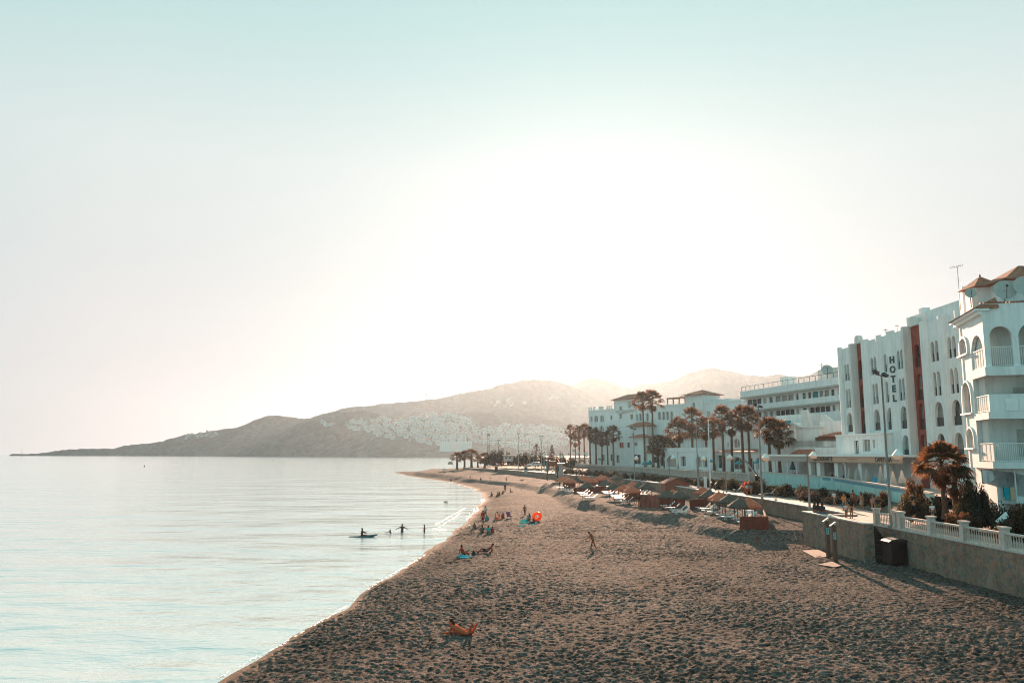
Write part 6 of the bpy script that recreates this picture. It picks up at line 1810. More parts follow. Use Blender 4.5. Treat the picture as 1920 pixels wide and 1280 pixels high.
# closed parasols, sunbeds and lamps of the pool terrace
def closed_parasol(px, yt, yb, D, lab, m='cream', w=.42, grp='closed white parasols on the pool terrace'):
    c = AT(px, yb, D); zt = ZT(D, yt); zb = 5.2 if m == 'cream' else 5.2; zc = max(ZT(D, yb), zb + .2)
    o = thing('closed_parasol', lab, 'parasol', (c.x, D, zb), 0, grp)
    mb = MB(); n = 12; h = zt - zc
    vs = []; fs = []
    for j, (f, r) in enumerate(((0, w), (.3, w * .8), (.7, w * .38), (.97, .07), (1, .02))):
        for k in range(n): a = 2 * PI * k / n; rr = r * (1 + .14 * (-1) ** k * (1 - f)); vs.append((c.x + rr * math.cos(a), D + rr * math.sin(a), zc + h * f))
    for j in range(4):
        for k in range(n): fs.append((j * n + k, j * n + (k + 1) % n, (j + 1) * n + (k + 1) % n, (j + 1) * n + k))
    fs.append(tuple(range(n))[::-1]); fs.append(tuple(range(4 * n, 5 * n))); mb.add(vs, fs); mb.build('canopy', M[m], o)
    mb = MB(); mb.tube([(c.x, D, zb), (c.x, D, zc + .1)], .04, 6); mb.tube([(c.x, D, zt - .05), (c.x, D, zt + .12)], .02, 5); mb.build('pole', M['metal'], o)
for i, (px, yt, yb, D, lab) in enumerate([(1529, 869, 892, 111, 'closed white parasol left of the first terrace pillar'), (1573, 877, 897, 104, 'closed white parasol left of the white globe post'), (1593.6, 875, 898, 100.5, 'closed white parasol right of the white globe post'), (1607, 877, 900, 98.5, 'closed pale teal parasol against the terrace pillar'), (1626, 878, 902, 95, 'closed white parasol left of the blue sunbeds'), (1652.6, 873.6, 905, 90, 'largest closed white parasol, left of the tallest street lamp'), (1675.5, 883, 909, 86, 'closed white parasol right of the tallest street lamp'), (1692, 881, 905, 84, 'closed white parasol partly behind the orange shrub')]):
    closed_parasol(px, yt, yb, D, lab)
closed_parasol(1486.5, 862, 880, 121, 'closed dark teal parasol inside the pavilion, left one', 'teal', .4, 'closed teal parasols in the pavilion'); closed_parasol(1536, 863, 880, 111.5, 'closed dark teal parasol inside the pavilion, right one', 'teal', .4, 'closed teal parasols in the pavilion')
sb = MB()
for i, (px, D, lab) in enumerate([(1637, 91.5, 'blue sunbed between two closed parasols, left one'), (1645, 90.5, 'blue sunbed between two closed parasols, right one'), (1663, 88, 'blue sunbed behind the tallest street lamp')]):
    c = AT(px, 890, D); o = thing('poolside_sunbed', lab, 'sunbed', (c.x, D, 5.2), 0, 'blue sunbeds on the pool terrace')
    mb = MB(); mb.bar((c.x - .5, D, 5.55), (c.x + .5, D + .9, 5.55), .6, .08); mb.bar((c.x - .5, D, 5.55), (c.x - .1, D - .5, 6.35), .6, .08) if False else mb.bar((c.x + .5, D + .9, 5.55), (c.x + .8, D + 1.2, 6.3), .6, .08); mb.build('bed', M['blueband'], o)
    mb = MB()
    for s in (0, 1): mb.box((c.x - .4 + .85 * s, D + .1 + .75 * s, 5.37), (.5, .05, .32))
    mb.build('legs', M['plastic'], o)
c = AT(1584.5, 868, 101.5); o = thing('terrace_lamp', 'white post with twin globes on the pool terrace', 'lamp post', (c.x, 101.5, 5.2))
mb = MB(); mb.tube([(c.x, 101.5, 5.2), (c.x, 101.5, c.z)], .1, 8); mb.build('pole', M['trim'], o)
for s in (-.14, .14): mb = MB(); mb.lathe((c.x + s, 101.5, c.z - .05), [(.03, -.15), (.13, -.07), (.15, .03), (.1, .13), (.02, .17)], 10); mb.build('globe', M['globe'], o, smooth=True)
# pavilion tables
for i, px in enumerate((1447, 1465, 1483, 1500, 1521, 1545, 1570, 1590, 1617)):
    u = RW.uz(px, 870)[0]; q = RW.P(u, 5.2, -2.6 - (i % 2))
    o = thing('dining_table', 'small dark table on the restaurant terrace, %s from the left' % ORDW[i], 'table', q, 0, 'tables of the restaurant pavilion')
    mb = MB(); mb.lathe((q.x, q.y, 5.2), [(.25, 0), (.05, .05), (.05, .7)], 8); mb.build('leg', M['darkmetal'], o)
    mb = MB(); mb.lathe((q.x, q.y, 5.9), [(.48, 0), (.48, .06)], 14); mb.build('table_top', M['paving'] if i % 3 else M['darkmetal'], o)
    for s in (-1, 1):
        ch = thing('dining_chair', 'dark chair at the %s terrace table from the left, %s side' % (ORDW[i], 'left' if s < 0 else 'right'), 'chair', (q.x + s * .8, q.y, 5.2), 0, 'chairs of the restaurant pavilion')
        x = q.x + s * .8
        mb = MB(); mb.box((x, q.y, 5.65), (.42, .42, .05)); mb.build('seat', M['wood'], ch)
        mb = MB(); mb.box((x + s * .2, q.y, 5.92), (.04, .42, .5)); mb.build('backrest', M['wood'], ch)
        for dx in (-.18, .18):
            for dy in (-.18, .18): mb = MB(); mb.box((x + dx, q.y + dy, 5.41), (.035, .035, .43)); mb.build('leg', M['darkmetal'], ch)
# open teal parasols in front of the arcade
for i, (px, yt, D, wpx, yb, lab) in enumerate([(1384, 863.5, 151, 15, 870, 'open teal parasol in front of the widest arch'), (1419, 862, 144, 14, 868, 'open teal parasol left of the tall lamp by the awning'), (1333, 861, 176, 10, 866, 'open teal parasol behind the flagpole'), (1124, 858, 282, 9, 862, 'open teal parasol in the dense palm row')]):
    c = AT(px, yt, D); w = wpx * D / F / 2; zz_ = ZT(D, yb)
    o = thing('open_parasol', lab, 'parasol', (c.x, D, 4.9), 0, 'open teal parasols in front of the arcade')
    mb = MB(); mb.lathe((c.x, D, 0), [(w, zz_), (w * 1.0, zz_ + .12), (.08, c.z)], 8); mb.build('canopy', M['teal'], o)
    mb = MB(); mb.tube([(c.x, D, 4.6), (c.x, D, c.z)], .04, 6); mb.build('pole', M['metal'], o)
for i, (px, D, lab) in enumerate([(1210, 226, 'closed dark parasol left of the very tall palm trunks'), (1219, 224, 'closed dark parasol right of the left very tall palm trunk')]):
    closed_parasol(px, 862, 871, D, lab, 'teal', .9, 'closed dark parasols by the very tall palms')
# lounge benches on the promenade
for px, py, D, lab in ((1382.5, 915, 123, 'pale wavy lounge bench in front of the hedge'), (1444, 924, 112, 'dusky lounge bench in shade below the panel wall'), (1313, 897, 136, None)):
    if lab is None: continue
    c = AT(px, py, D); z = 3.22; o = thing('lounge_bench', lab, 'bench', (c.x, D, z))
    prof = [(-.75, .38), (-.35, .42), (0, .36), (.25, .42), (.5, .72), (.72, .98)]
    mb = MB(); vs = []
    for y in (-.35, .35):
        for a, b in prof: vs.append((c.x + a, D + y, z + b))
    for y in (-.35, .35):
        for a, b in prof: vs.append((c.x + a + .02, D + y, z + b - .07))
    n = 6; fs = [(i, i + 1, n + i + 1, n + i) for i in range(n - 1)] + [(2 * n + i, 3 * n + i, 3 * n + i + 1, 2 * n + i + 1) for i in range(n - 1)] + [(i, 2 * n + i, 2 * n + i + 1, i + 1) for i in range(n - 1)] + [(n + i, n + i + 1, 3 * n + i + 1, 3 * n + i) for i in range(n - 1)]
    mb.add(vs, fs); mb.build('seat', M['kerb'], o)
    mb = MB(); mb.box((c.x - .35, D, z + .18), (.08, .6, .36)); mb.box((c.x + .3, D, z + .2), (.08, .6, .4)); mb.build('legs', M['darkmetal'], o)
for i, (px, yb, D) in enumerate([(1333, 916, 131), (1342, 918, 127.5)]):
    c = AT(px, yb, D); o = thing('information_post', 'low slanted post with pale top at the promenade edge, %s of two' % ('left', 'right')[i], 'post', (c.x, D, 3.2), 0, 'slanted posts at the promenade edge')
    mb = MB(); mb.box((c.x, D, 3.75), (.18, .18, 1.1)); mb.build('column', M['woodpost'], o); mb = MB(); mb.bar((c.x - .12, D, 4.22), (c.x + .2, D, 4.5), .24, .07); mb.build('top_plate', M['kerb'], o)
c = AT(1322.5, 905, 137); o = thing('notice_board', 'upright white notice board by the hedge', 'sign', (c.x, 137, 3.2)); mb = MB(); mb.box((c.x, 137, 4.15), (.5, .12, 1.9)); mb.build('panel', M['trim'], o)
# beach flag feather banner by the pool wall end
c = AT(1415, 880, 118); o = thing('feather_banner', 'bent dark feather banner frame at the end of the cream balustrade', 'banner', (c.x, 118, 3.6))
pts_ = [AT(1421, 892, 118), AT(1412, 878, 118), AT(1402, 866, 118), AT(1392, 860, 118), AT(1375, 856, 118)]
mb = MB(); mb.tube(pts_, [.06, .05, .045, .04, .03], 6); mb.build('pole', M['darkmetal'], o)
mb = MB(); a_, b_, c_, d_ = pts_[1], pts_[2], pts_[3], AT(1398, 861, 118)
mb.add([pts_[0], pts_[1], pts_[2], pts_[3], AT(1397, 866, 118), AT(1406, 877, 118)], [(0, 1, 5), (1, 2, 4, 5), (2, 3, 4)]); mb.add([v + Vector((0, .02, 0)) for v in mb.v[-6:]], [(5, 1, 0), (5, 4, 2, 1), (4, 3, 2)]); mb.build('fabric', M['shutter'], o)

# foam at the water's edge
rf = random.Random(9); mb = MB()
def foam_line(pts, w, n, z=.02):
    P_ = [G(a, b, 0) for a, b in pts]
    L = [0]
    for a, b in zip(P_[:-1], P_[1:]): L.append(L[-1] + (b - a).length)
    for k in range(n):
        s = rf.random() * L[-1]
        for i in range(len(P_) - 1):
            if s <= L[i + 1]:
                c = P_[i].lerp(P_[i + 1], (s - L[i]) / (L[i + 1] - L[i])); d = (P_[i + 1] - P_[i]).normalized(); break
        nn = Vector((-d.y, d.x, 0)); c = c + nn * rf.gauss(0, w)
        r = rf.uniform(.03, .12) * (1 + w) * min(1.3, max(.25, c.y / 90)); m = 7
        vs = [(c.x + d.x * r * 3.6 * math.cos(2 * PI * j / m) * rf.uniform(.7, 1.2) + nn.x * r * .7 * math.sin(2 * PI * j / m), c.y + d.y * r * 3.6 * math.cos(2 * PI * j / m) * rf.uniform(.7, 1.2) + nn.y * r * .7 * math.sin(2 * PI * j / m), z + rf.uniform(0, .012)) for j in range(m)]
        top = (c.x, c.y, z + .02); mb.add(vs + [top], [(j, (j + 1) % m, m) for j in range(m)])
foam_line([(815, 984), (830, 976), (845, 967), (860, 959), (872, 952)], .08, 110)
foam_line([(822, 989), (838, 979), (852, 970), (864, 961)], .07, 50)
foam_line([(812, 990), (822, 995), (834, 992)], .25, 60)
foam_line([(688, 1108), (700, 1098), (720, 1085), (745, 1071), (772, 1056), (800, 1038)], .07, 90)
foam_line([(876, 973), (890, 960), (903, 946), (907, 934)], .3, 90)
foam_line([(410, 1272), (470, 1238), (520, 1212), (560, 1190), (600, 1166), (650, 1136)], .06, 120)
foam_line([(900, 921), (880, 913), (850, 905), (800, 897)], .4, 60)
tag(mb.build('sea_foam', M['foam']), 'thin white foam along the waterline', 'foam', kind='stuff')
# ---------------------------------------------------------------- people
V3 = Vector
FATK = [1.0]
def skin_obj(name, verts, edges, radii, m, parent, levels=1, root=0, merge=None):
    me = bpy.data.meshes.new(name); me.from_pydata([tuple(v) for v in verts], edges, []); me.update()
    ob = bpy.data.objects.new(name, me); COL.objects.link(ob)
    ob.modifiers.new('s', 'SKIN')
    sv = me.skin_vertices[0].data
    for i, r in enumerate(radii):
        r = r * 1.22 * FATK[0]
        sv[i].radius = (r, r) if not isinstance(r, tuple) else r
        sv[i].use_root = (i == root)
    md = ob.modifiers.new('d', 'SUBSURF'); md.levels = levels; md.render_levels = levels
    dg = bpy.context.evaluated_depsgraph_get(); dg.update()
    nm = bpy.data.meshes.new_from_object(ob.evaluated_get(dg))
    bpy.data.objects.remove(ob); bpy.data.meshes.remove(me)
    nm.materials.clear(); nm.materials.append(m)
    nm.polygons.foreach_set('use_smooth', [True] * len(nm.polygons))
    o = bpy.data.objects.new(name, nm); COL.objects.link(o); o.parent = parent
    return o
def nrm(v): return V3(v).normalized()
POSES = {}
def pose(name, pz, torso=(0, 0, 1), head=(0, .05, 1), aL=((-.25, 0, -1), (-.08, .12, -1)), aR=((.25, 0, -1), (.08, .12, -1)), lL=((0, 0, -1), (0, 0, -1), (0, 1, -.1)), lR=((0, 0, -1), (0, 0, -1), (0, 1, -.1)), side=(1, 0, 0), px=0):
    POSES[name] = dict(pz=pz, t=torso, h=head, aL=aL, aR=aR, lL=lL, lR=lR, s=side)
pose('stand', .53)
pose('stand2', .53, aL=((-.3, .1, -1), (.2, .9, .1)), aR=((.2, 0, -1), (.1, .1, -1)), lL=((-.12, 0, -1), (-.02, 0, -1), (-.2, 1, -.1)))
pose('hips', .53, aL=((-.7, -.1, -.8), (.6, .3, -.5)), aR=((.3, 0, -1), (.1, .2, -1)))
pose('walk', .52, torso=(0, .08, 1), aL=((-.12, .4, -1), (-.05, .6, -.8)), aR=((.12, -.4, -1), (.05, -.1, -1)), lL=((0, -.35, -1), (0, -.55, -1), (0, .9, -.5)), lR=((0, .42, -1), (0, .12, -1), (0, 1, 0)))
pose('walk_lean', .50, torso=(.05, .42, .95), head=(.0, .9, .45), aL=((-.2, .3, -1), (.1, .8, -.4)), aR=((.3, .1, -1), (.0, .5, -.8)), lL=((-.05, -.35, -1), (0, -.55, -1), (0, .9, -.5)), lR=((.05, .45, -1), (0, .1, -1), (0, 1, 0)))
pose('armsout', .50, aL=((-1, .1, -.45), (-1, .1, -.65)), aR=((1, .1, -.45), (1, .1, -.65)))
pose('sit_ground', .06, torso=(0, -.22, 1), aL=((-.25, -.5, -.85), (-.1, -.2, -1)), aR=((.25, .5, -.8), (0, .9, .2)), lL=((-.15, .85, .55), (-.05, .5, -.85), (0, 1, 0)), lR=((.15, .85, .5), (.05, .5, -.85), (0, 1, 0)))
pose('sit_hug', .06, torso=(0, .22, 1), head=(0, .3, 1), aL=((-.3, .8, -.5), (.4, .8, .1)), aR=((.3, .8, -.5), (-.4, .8, .1)), lL=((-.12, .7, .75), (0, .2, -1), (0, 1, 0)), lR=((.12, .7, .75), (0, .2, -1), (0, 1, 0)))
pose('sit_bench', .27, torso=(0, .05, 1), aL=((-.2, .3, -1), (.1, .9, -.3)), aR=((.2, .3, -1), (-.1, .9, -.3)), lL=((-.12, 1, -.05), (0, .05, -1), (0, 1, 0)), lR=((.12, 1, -.05), (0, .05, -1), (0, 1, 0)))
pose('sit_board', .05, torso=(0, .05, 1), aL=((-.2, .7, -.4), (.1, 1, .1)), aR=((.3, .7, -.5), (.3, 1, -.1)), lL=((-.2, 1, .12), (0, 1, -.3), (0, .5, .6)), lR=((.2, 1, .12), (0, 1, -.3), (0, .5, .6)))
pose('prone', .085, torso=(0, 1, .5), head=(0, .45, .9), aL=((-.25, .25, -1), (-.1, 1, -.05)), aR=((.25, .25, -1), (.5, .9, -.02)), lL=((-.08, -1, -.08), (-.05, -.25, 1), (0, -.6, .8)), lR=((.10, -1, -.08), (.05, -.5, .9), (0, -.6, .8)))
pose('recline', .075, torso=(0, -.85, .62), head=(0, -.35, 1), aL=((-.2, -.3, -1), (-.1, .5, -.25)), aR=((.25, -.45, -.9), (0, .3, -.4)), lL=((-.12, 1, .02), (0, 1, -.06), (0, .3, 1)), lR=((.15, .85, .5), (0, .6, -.75), (0, 1, 0)))
pose('kneel', .16, torso=(0, .35, 1), head=(0, .35, 1), aL=((-.2, .6, -.8), (.1, .7, -.6)), aR=((.2, .6, -.8), (-.1, .7, -.6)), lL=((-.1, .9, -.35), (0, -.95, -.25), (0, -1, .1)), lR=((.1, .9, -.35), (0, -.95, -.25), (0, -1, .1)))
pose('swim', -.12, torso=(0, .3, 1), aL=((-.8, .5, -.1), (-.3, 1, 0)), aR=((.8, .5, -.1), (.3, 1, 0)))

def person(loc, rz, pname, H, label, skinc=(.36, .17, .10), hair=(.035, .022, .016), top=None, bottom=None, dress=None, hairlen=0, bag=None, g=None, cap=None, mirror=False, zoff=0.0):
    P = POSES[pname]
    root = thing('person', label, 'person', loc, rz, g)
    ORG.pop(root.name, None)
    S = nrm(P['s']); t = nrm(P['t'])
    pel = V3((0, 0, P['pz'] * H))
    waist = pel + t * .10 * H; chest = pel + t * .22 * H; neck = pel + t * .315 * H
    hd = nrm(P['h']); headc = neck + hd * .085 * H; headt = neck + hd * .145 * H
    fw = hd.cross(S) * -1
    if fw.y < 0 and pname not in (): fw = -fw if abs(fw.y) > .2 else fw
    chin = neck + hd * .045 * H + fw * .012 * H
    V = [pel, waist, chest, neck, headc, headt]; R = [.066 * H, .062 * H, .074 * H, .032 * H, .052 * H, .036 * H]
    Ed = [(0, 1), (1, 2), (2, 3), (3, 4), (4, 5)]
    def addv(p, r, frm):
        V.append(p); R.append(r); Ed.append((frm, len(V) - 1)); return len(V) - 1
    nose = addv(headc + fw * .062 * H - hd * .008 * H, .010 * H, 4)
    for s in (-1, 1): addv(headc + S * s * .055 * H, .009 * H, 4)
    J = {}
    for s, a, l, k in ((-1, P['aL'], P['lL'], 'L'), (1, P['aR'], P['lR'], 'R')):
        sh = addv(pel + t * .285 * H + S * s * .105 * H, .034 * H, 2)
        el = addv(V[sh] + nrm(a[0]) * .165 * H, .023 * H, sh)
        wr = addv(V[el] + nrm(a[1]) * .145 * H, .016 * H, el)
        f = nrm(a[1]); side = f.cross(nrm(a[0])); side = side.normalized() if side.length > .05 else S
        pm = addv(V[wr] + f * .035 * H, .019 * H, wr)
        for q, (o_, ln) in enumerate(((-.6, .034), (-.2, .041), (.2, .044), (.6, .038))):
            k1 = addv(V[pm] + f * .022 * H + side * o_ * .026 * H, .0058 * H, pm)
            addv(V[k1] + (f * .9 + S * -s * .35).normalized() * ln * H * .8, .0045 * H, k1)
        th = addv(V[wr] + f * .02 * H + side * .026 * H, .007 * H, wr); addv(V[th] + (f + side * .6).normalized() * .03 * H, .0052 * H, th)
        hp = addv(pel + S * s * .050 * H - t * .015 * H, .052 * H, 0)
        kn = addv(V[hp] + nrm(l[0]) * .245 * H, .032 * H, hp)
        mid = addv(V[kn] + nrm(l[1]) * .09 * H - fw * .0, .033 * H, kn)
        an = addv(V[kn] + nrm(l[1]) * .235 * H, .019 * H, mid)
        addv(V[an] + nrm(l[2]) * .10 * H + V3((0, 0, -.012 * H)), .016 * H, addv(V[an] + nrm(l[2]) * .045 * H + V3((0, 0, -.016 * H)), .021 * H, an))
        J[k] = (sh, el, wr, hp, kn, mid, an)
    body = skin_obj('body', V, Ed, R, colmat('skin%02d' % int(skinc[0] * 100), skinc), root)
    # hair: a cap over the skull, longer strands if needed
    def egg(mb, c, ax, ay, az, rx, ry, rz_, n=10, m=7):
        vs = [c + az * rz_]; fs = []
        for i in range(1, m):
            ph = PI * i / m
            for k in range(n): a = 2 * PI * k / n; vs.append(c + ax * rx * math.sin(ph) * math.cos(a) + ay * ry * math.sin(ph) * math.sin(a) + az * rz_ * math.cos(ph))
        vs.append(c - az * rz_); L_ = len(vs) - 1
        for k in range(n): fs.append((0, 1 + k, 1 + (k + 1) % n)); fs.append((L_, 1 + (m - 2) * n + (k + 1) % n, 1 + (m - 2) * n + k))
        for i in range(m - 2):
            for k in range(n): fs.append((1 + i * n + k, 1 + (i + 1) * n + k, 1 + (i + 1) * n + (k + 1) % n, 1 + i * n + (k + 1) % n))
        mb.add(vs, fs)
    hm_ = MB(); Sx = fw.cross(hd).normalized()
    egg(hm_, headc + hd * .028 * H - fw * .016 * H, Sx, fw, hd, .058 * H, .058 * H, .060 * H)
    if hairlen: egg(hm_, neck.lerp(headc, .5) - fw * .048 * H - hd * hairlen * .4 * H, Sx, fw, hd, .050 * H, .024 * H, (.05 + hairlen) * H)
    hm_.build('hair', colmat('hair%03d' % int(hair[0] * 1000), hair), root, smooth=True, local=True)
    if cap: skin_obj('cap', [headc + hd * .04 * H, headt + hd * .012 * H, headc + hd * .035 * H + fw * .075 * H], [(0, 1), (0, 2)], [.060 * H, .034 * H, .016 * H], colmat('cap' + str(cap), cap), root)
    def grow(r): return r * 1.13 + .006 * H
    if top:
        ii = [0, 1, 2]; vs = [pel.lerp(waist, .3), waist, chest, pel + t * .285 * H]; rr = [.071 * H, .070 * H, .084 * H, .050 * H]; ee = [(0, 1), (1, 2), (2, 3)]
        for k in 'LR':
            sh, el = J[k][0], J[k][1]; b = len(vs); vs += [V[sh], V[sh].lerp(V[el], .6)]; rr += [.044 * H, .036 * H]; ee += [(2, b), (b, b + 1)]
        skin_obj('shirt', vs, ee, rr, colmat('cloth' + str(top), top), root)
    if bottom:
        ln = bottom[3] if len(bottom) > 3 else .6; bc = bottom[:3]
        vs = [pel.lerp(waist, .45), pel - t * .01 * H]; rr = [.068 * H, .072 * H]; ee = [(0, 1)]
        for k in 'LR':
            hp, kn, an = J[k][3], J[k][4], J[k][6]; b = len(vs); vs += [V[hp]]; rr += [.060 * H]; ee += [(1, b)]
            vs.append(V[hp].lerp(V[kn], min(1, ln))); rr.append((.050 - .010 * min(1, ln)) * H); ee.append((b, b + 1))
            if ln > 1: vs.append(V[kn].lerp(V[an], ln - 1)); rr.append(.027 * H); ee.append((b + 1, b + 2))
        skin_obj('trousers' if ln > 1 else 'shorts', vs, ee, rr, colmat('cloth' + str(bc), bc), root)
    if dress:
        mb = MB(); up = t; a = S; b_ = up.cross(a); n = 14; vs = []
        for f, rx, ry in ((.27, .085, .055), (.22, .095, .068), (.12, .075, .06), (.0, .092, .075), (-.12, .115, .095), (-.24, .135, .11)):
            c_ = pel + (up if f > 0 else V3((0, 0, 1))) * f * H
            for k in range(n): an_ = 2 * PI * k / n; vs.append(c_ + a * math.cos(an_) * rx * H * (1 + .05 * (k % 2) * (f < 0)) + b_ * math.sin(an_) * ry * H)
        fs = [(i * n + k, i * n + (k + 1) % n, (i + 1) * n + (k + 1) % n, (i + 1) * n + k) for i in range(5) for k in range(n)] + [tuple(range(n))]
        mb.add(vs, fs); mb.build('dress', colmat('cloth' + str(dress), dress), root, smooth=True, local=True)
    if bag: skin_obj('backpack', [chest - fw * .10 * H - t * .05 * H, chest - fw * .10 * H + t * .05 * H], [(0, 1)], [.065 * H, .055 * H], colmat('bag' + str(bag), bag), root)
    return root
TAN = (.33, .15, .09); TAN2 = (.42, .21, .13); DK_ = (.20, .09, .055)
def on_sand(px, py): return GT(px, py)
def deck(px, py, z=3.21): return G(px, py, z)
def at_col(px, D, z): c = AT(px, 800, D); return V3((c.x, D, z))
BLOND = (.35, .20, .09)
# face: rz=0 looks away (+y); pi looks to camera
# promenade group
person(deck(1597, 971.5), .1, 'stand', 1.76, 'standing woman in black top and shorts with dark backpack at the parapet end', TAN2, top=(.02, .025, .03), bottom=(.02, .02, .025, .4), bag=(.02, .025, .03), hairlen=.06)
person(deck(1588, 969.5), .8, 'stand2', 1.42, 'standing woman in pink patterned beach dress left of the black backpack woman', TAN, (.30, .17, .10), dress=(.50, .17, .14), hairlen=.05)
person(at_col(1577, 74.2, 3.25), 2.9, 'stand', 1.22, 'fair haired boy in white shirt between seated teenagers and pink dress woman', TAN2, BLOND, top=(.62, .60, .57), bottom=(.10, .22, .26, .6))
for px, D, col, lab, ps, rz in ((1552, 73.6, (.03, .06, .055), 'teenager in dark green top seated leftmost on the parapet', 'sit_bench', -1.3), (1562, 72.8, (.05, .04, .045), 'dark haired teenager in black seated on the parapet, second from left', 'sit_bench', -1.2), (1568, 71.8, (.03, .05, .06), 'teenager in dark teal seated on the parapet right of the two others', 'sit_bench', -1.25)):
    person(V3((27.4 + .05, AT(px, 800, D).y, 3.72 - .27 * 1.8 + .06)), rz, ps, 1.86, lab, TAN, (.05, .03, .022), top=col, bottom=(.06, .13, .19, .9), hairlen=.05)
person(deck(1583.5, 957), .3, 'stand2', 1.70, 'blonde woman in orange top behind the woman in pink', TAN2, BLOND, top=(.62, .27, .10), bottom=(.07, .13, .18, 1.6), hairlen=.08)
person(deck(1600.5, 949), .1, 'stand', 1.78, 'woman in bright red sleeveless dress on the promenade', TAN2, (.07, .03, .02), dress=(.62, .02, .02))
person(deck(1616, 955), .4, 'walk', 1.84, 'woman in pale floral dress walking right of the red dress', TAN2, (.09, .05, .03), dress=(.46, .27, .23), hairlen=.06)
person(at_col(1628, 78, 3.75), 2.8, 'sit_bench', 1.60, 'seated person in mauve top right of the floral dress woman', TAN2, (.20, .12, .08), top=(.36, .20, .20), bottom=(.10, .08, .08, .8))
person(at_col(1637, 76, 3.75), -.6, 'sit_bench', 1.68, 'person in black shirt and green shorts seated behind the first balustrade pier', TAN, (.12, .05, .03), top=(.025, .03, .028), bottom=(.06, .16, .06, .7))
person(at_col(1557, 88, 3.25), .5, 'walk', 1.75, 'balding man in white shirt walking by the pink flowering shrubs', TAN, (.16, .06, .04), top=(.62, .66, .66), bottom=(.18, .20, .20, .7))
person(at_col(1703, 62.6, ZT(62.6, 924) - 1.8), 1.35, 'stand2', 1.80, 'man in dark shirt with glasses on his head standing behind the balustrade', TAN2, (.09, .04, .025), top=(.02, .02, .022), bottom=(.02, .02, .022, 1.8))
person(at_col(1737, 60.6, ZT(60.6, 943) - 1.22), 2.9, 'stand', 1.22, 'fair haired child in white tank top behind the balustrade', TAN2, BLOND, top=(.62, .64, .66), bottom=(.10, .12, .14, .6))
person(deck(1400.5, 929), .1, 'stand', 1.66, 'man in pale blue shirt and red shorts walking on the promenade', TAN, (.10, .06, .05), top=(.35, .50, .55), bottom=(.48, .03, .05, .75))
person(deck(1408.5, 928.5), .1, 'walk', 1.62, 'woman in grey top walking beside the man in red shorts', TAN, (.05, .03, .025), top=(.16, .22, .23), bottom=(.22, .20, .18, .5), hairlen=.04)
person(deck(1316, 912), 2.8, 'stand', 1.66, 'person in pale blue shirt beside the white notice board', TAN, top=(.33, .42, .45), bottom=(.10, .04, .03, .7))
# beach people
person(on_sand(1112, 1029), 1.2, 'walk_lean', 1.66, 'woman in brown bikini walking alone over the sand, head bent forward', (.36, .11, .07), (.05, .02, .015), bottom=(.18, .06, .03, .10))
FATK[0] = 1.3
person(on_sand(866, 1190), 1.15, 'prone', 1.76, 'girl lying prone on the foreground sand, propped on elbows with feet up', (.52, .12, .06), (.06, .025, .015), bottom=(.62, .17, .05, .45), hairlen=.05)
FATK[0] = 1.0
person(on_sand(1420, 1019), 2.9, 'kneel', 1.02, 'small child in bright orange kneeling on the sand below the terrace slope', (.30, .12, .08), (.05, .03, .02), dress=(.85, .16, .03))
g2 = on_sand(905, 983)
person(g2, 2.6, 'stand', 1.68, 'boy in red shirt and maroon shorts standing at the family group', (.30, .12, .08), top=(.50, .05, .04), bottom=(.20, .02, .02, .7))
person(on_sand(910, 971), 2.9, 'stand2', 1.62, 'child in white and pale blue shirt standing behind the boy in red', TAN, top=(.42, .52, .53), bottom=(.06, .10, .16, .6))
person(on_sand(944, 972), 2.6, 'sit_hug', 1.60, 'woman in pink top seated beside the striped deckchair', (.34, .12, .09), (.05, .02, .015), top=(.56, .12, .12), bottom=(.12, .05, .05, .5), hairlen=.05)
person(on_sand(984, 966), 2.9, 'stand', 1.42, 'bare chested boy standing behind the orange swim ring group', (.26, .11, .07), bottom=(.04, .03, .03, .4))
person(on_sand(993, 975), .3, 'sit_hug', 1.64, 'long haired woman seated on towels left of the orange swim ring', (.32, .14, .09), (.05, .025, .015), top=(.20, .25, .26), hairlen=.10)
person(on_sand(1000.5, 978), -.5, 'sit_ground', 1.0, 'small child sitting inside the lean of the orange swim ring', (.22, .09, .06), bottom=(.03, .04, .05, .4))
person(on_sand(891, 991), 2.2, 'sit_hug', 1.40, 'small figure seated nearest the water left of two seated adults', TAN, (.03, .02, .015), top=(.13, .20, .20), bottom=(.05, .06, .07, .5))
person(on_sand(904.6, 1000), .2, 'sit_hug', 1.70, 'bare backed person in grey green seated at the front of the group', (.24, .12, .08), top=(.10, .10, .075), bottom=(.04, .03, .03, .5))
person(on_sand(916, 1001), .1, 'sit_hug', 1.70, 'person in bright teal vest seated at the front of the group', (.30, .12, .08), (.03, .02, .02), top=(.01, .34, .30), bottom=(.02, .06, .06, .5))
person(on_sand(922, 1000), -.6, 'sit_hug', 1.45, 'person in red seated right behind the teal vest person', (.36, .12, .08), top=(.55, .04, .04), bottom=(.08, .05, .05, .5))
person(on_sand(868, 1041), -1.2, 'sit_ground', 1.66, 'woman in red bikini top seated at the edge of the blue towel', (.36, .14, .10), (.06, .03, .02), bottom=(.03, .02, .02, .3), top=(.44, .05, .04))
person(on_sand(912, 1035), 1.75, 'recline', 1.80, 'bare chested man in navy shorts reclining on one elbow', (.34, .15, .10), (.03, .02, .015), bottom=(.015, .03, .05, .9))
person(on_sand(1198.5, 951), 2.2, 'stand', 1.72, 'person in orange and black standing at the end of the large fence', (.34, .12, .07), (.02, .015, .012), top=(.05, .035, .03), bottom=(.62, .22, .10, 1.7))
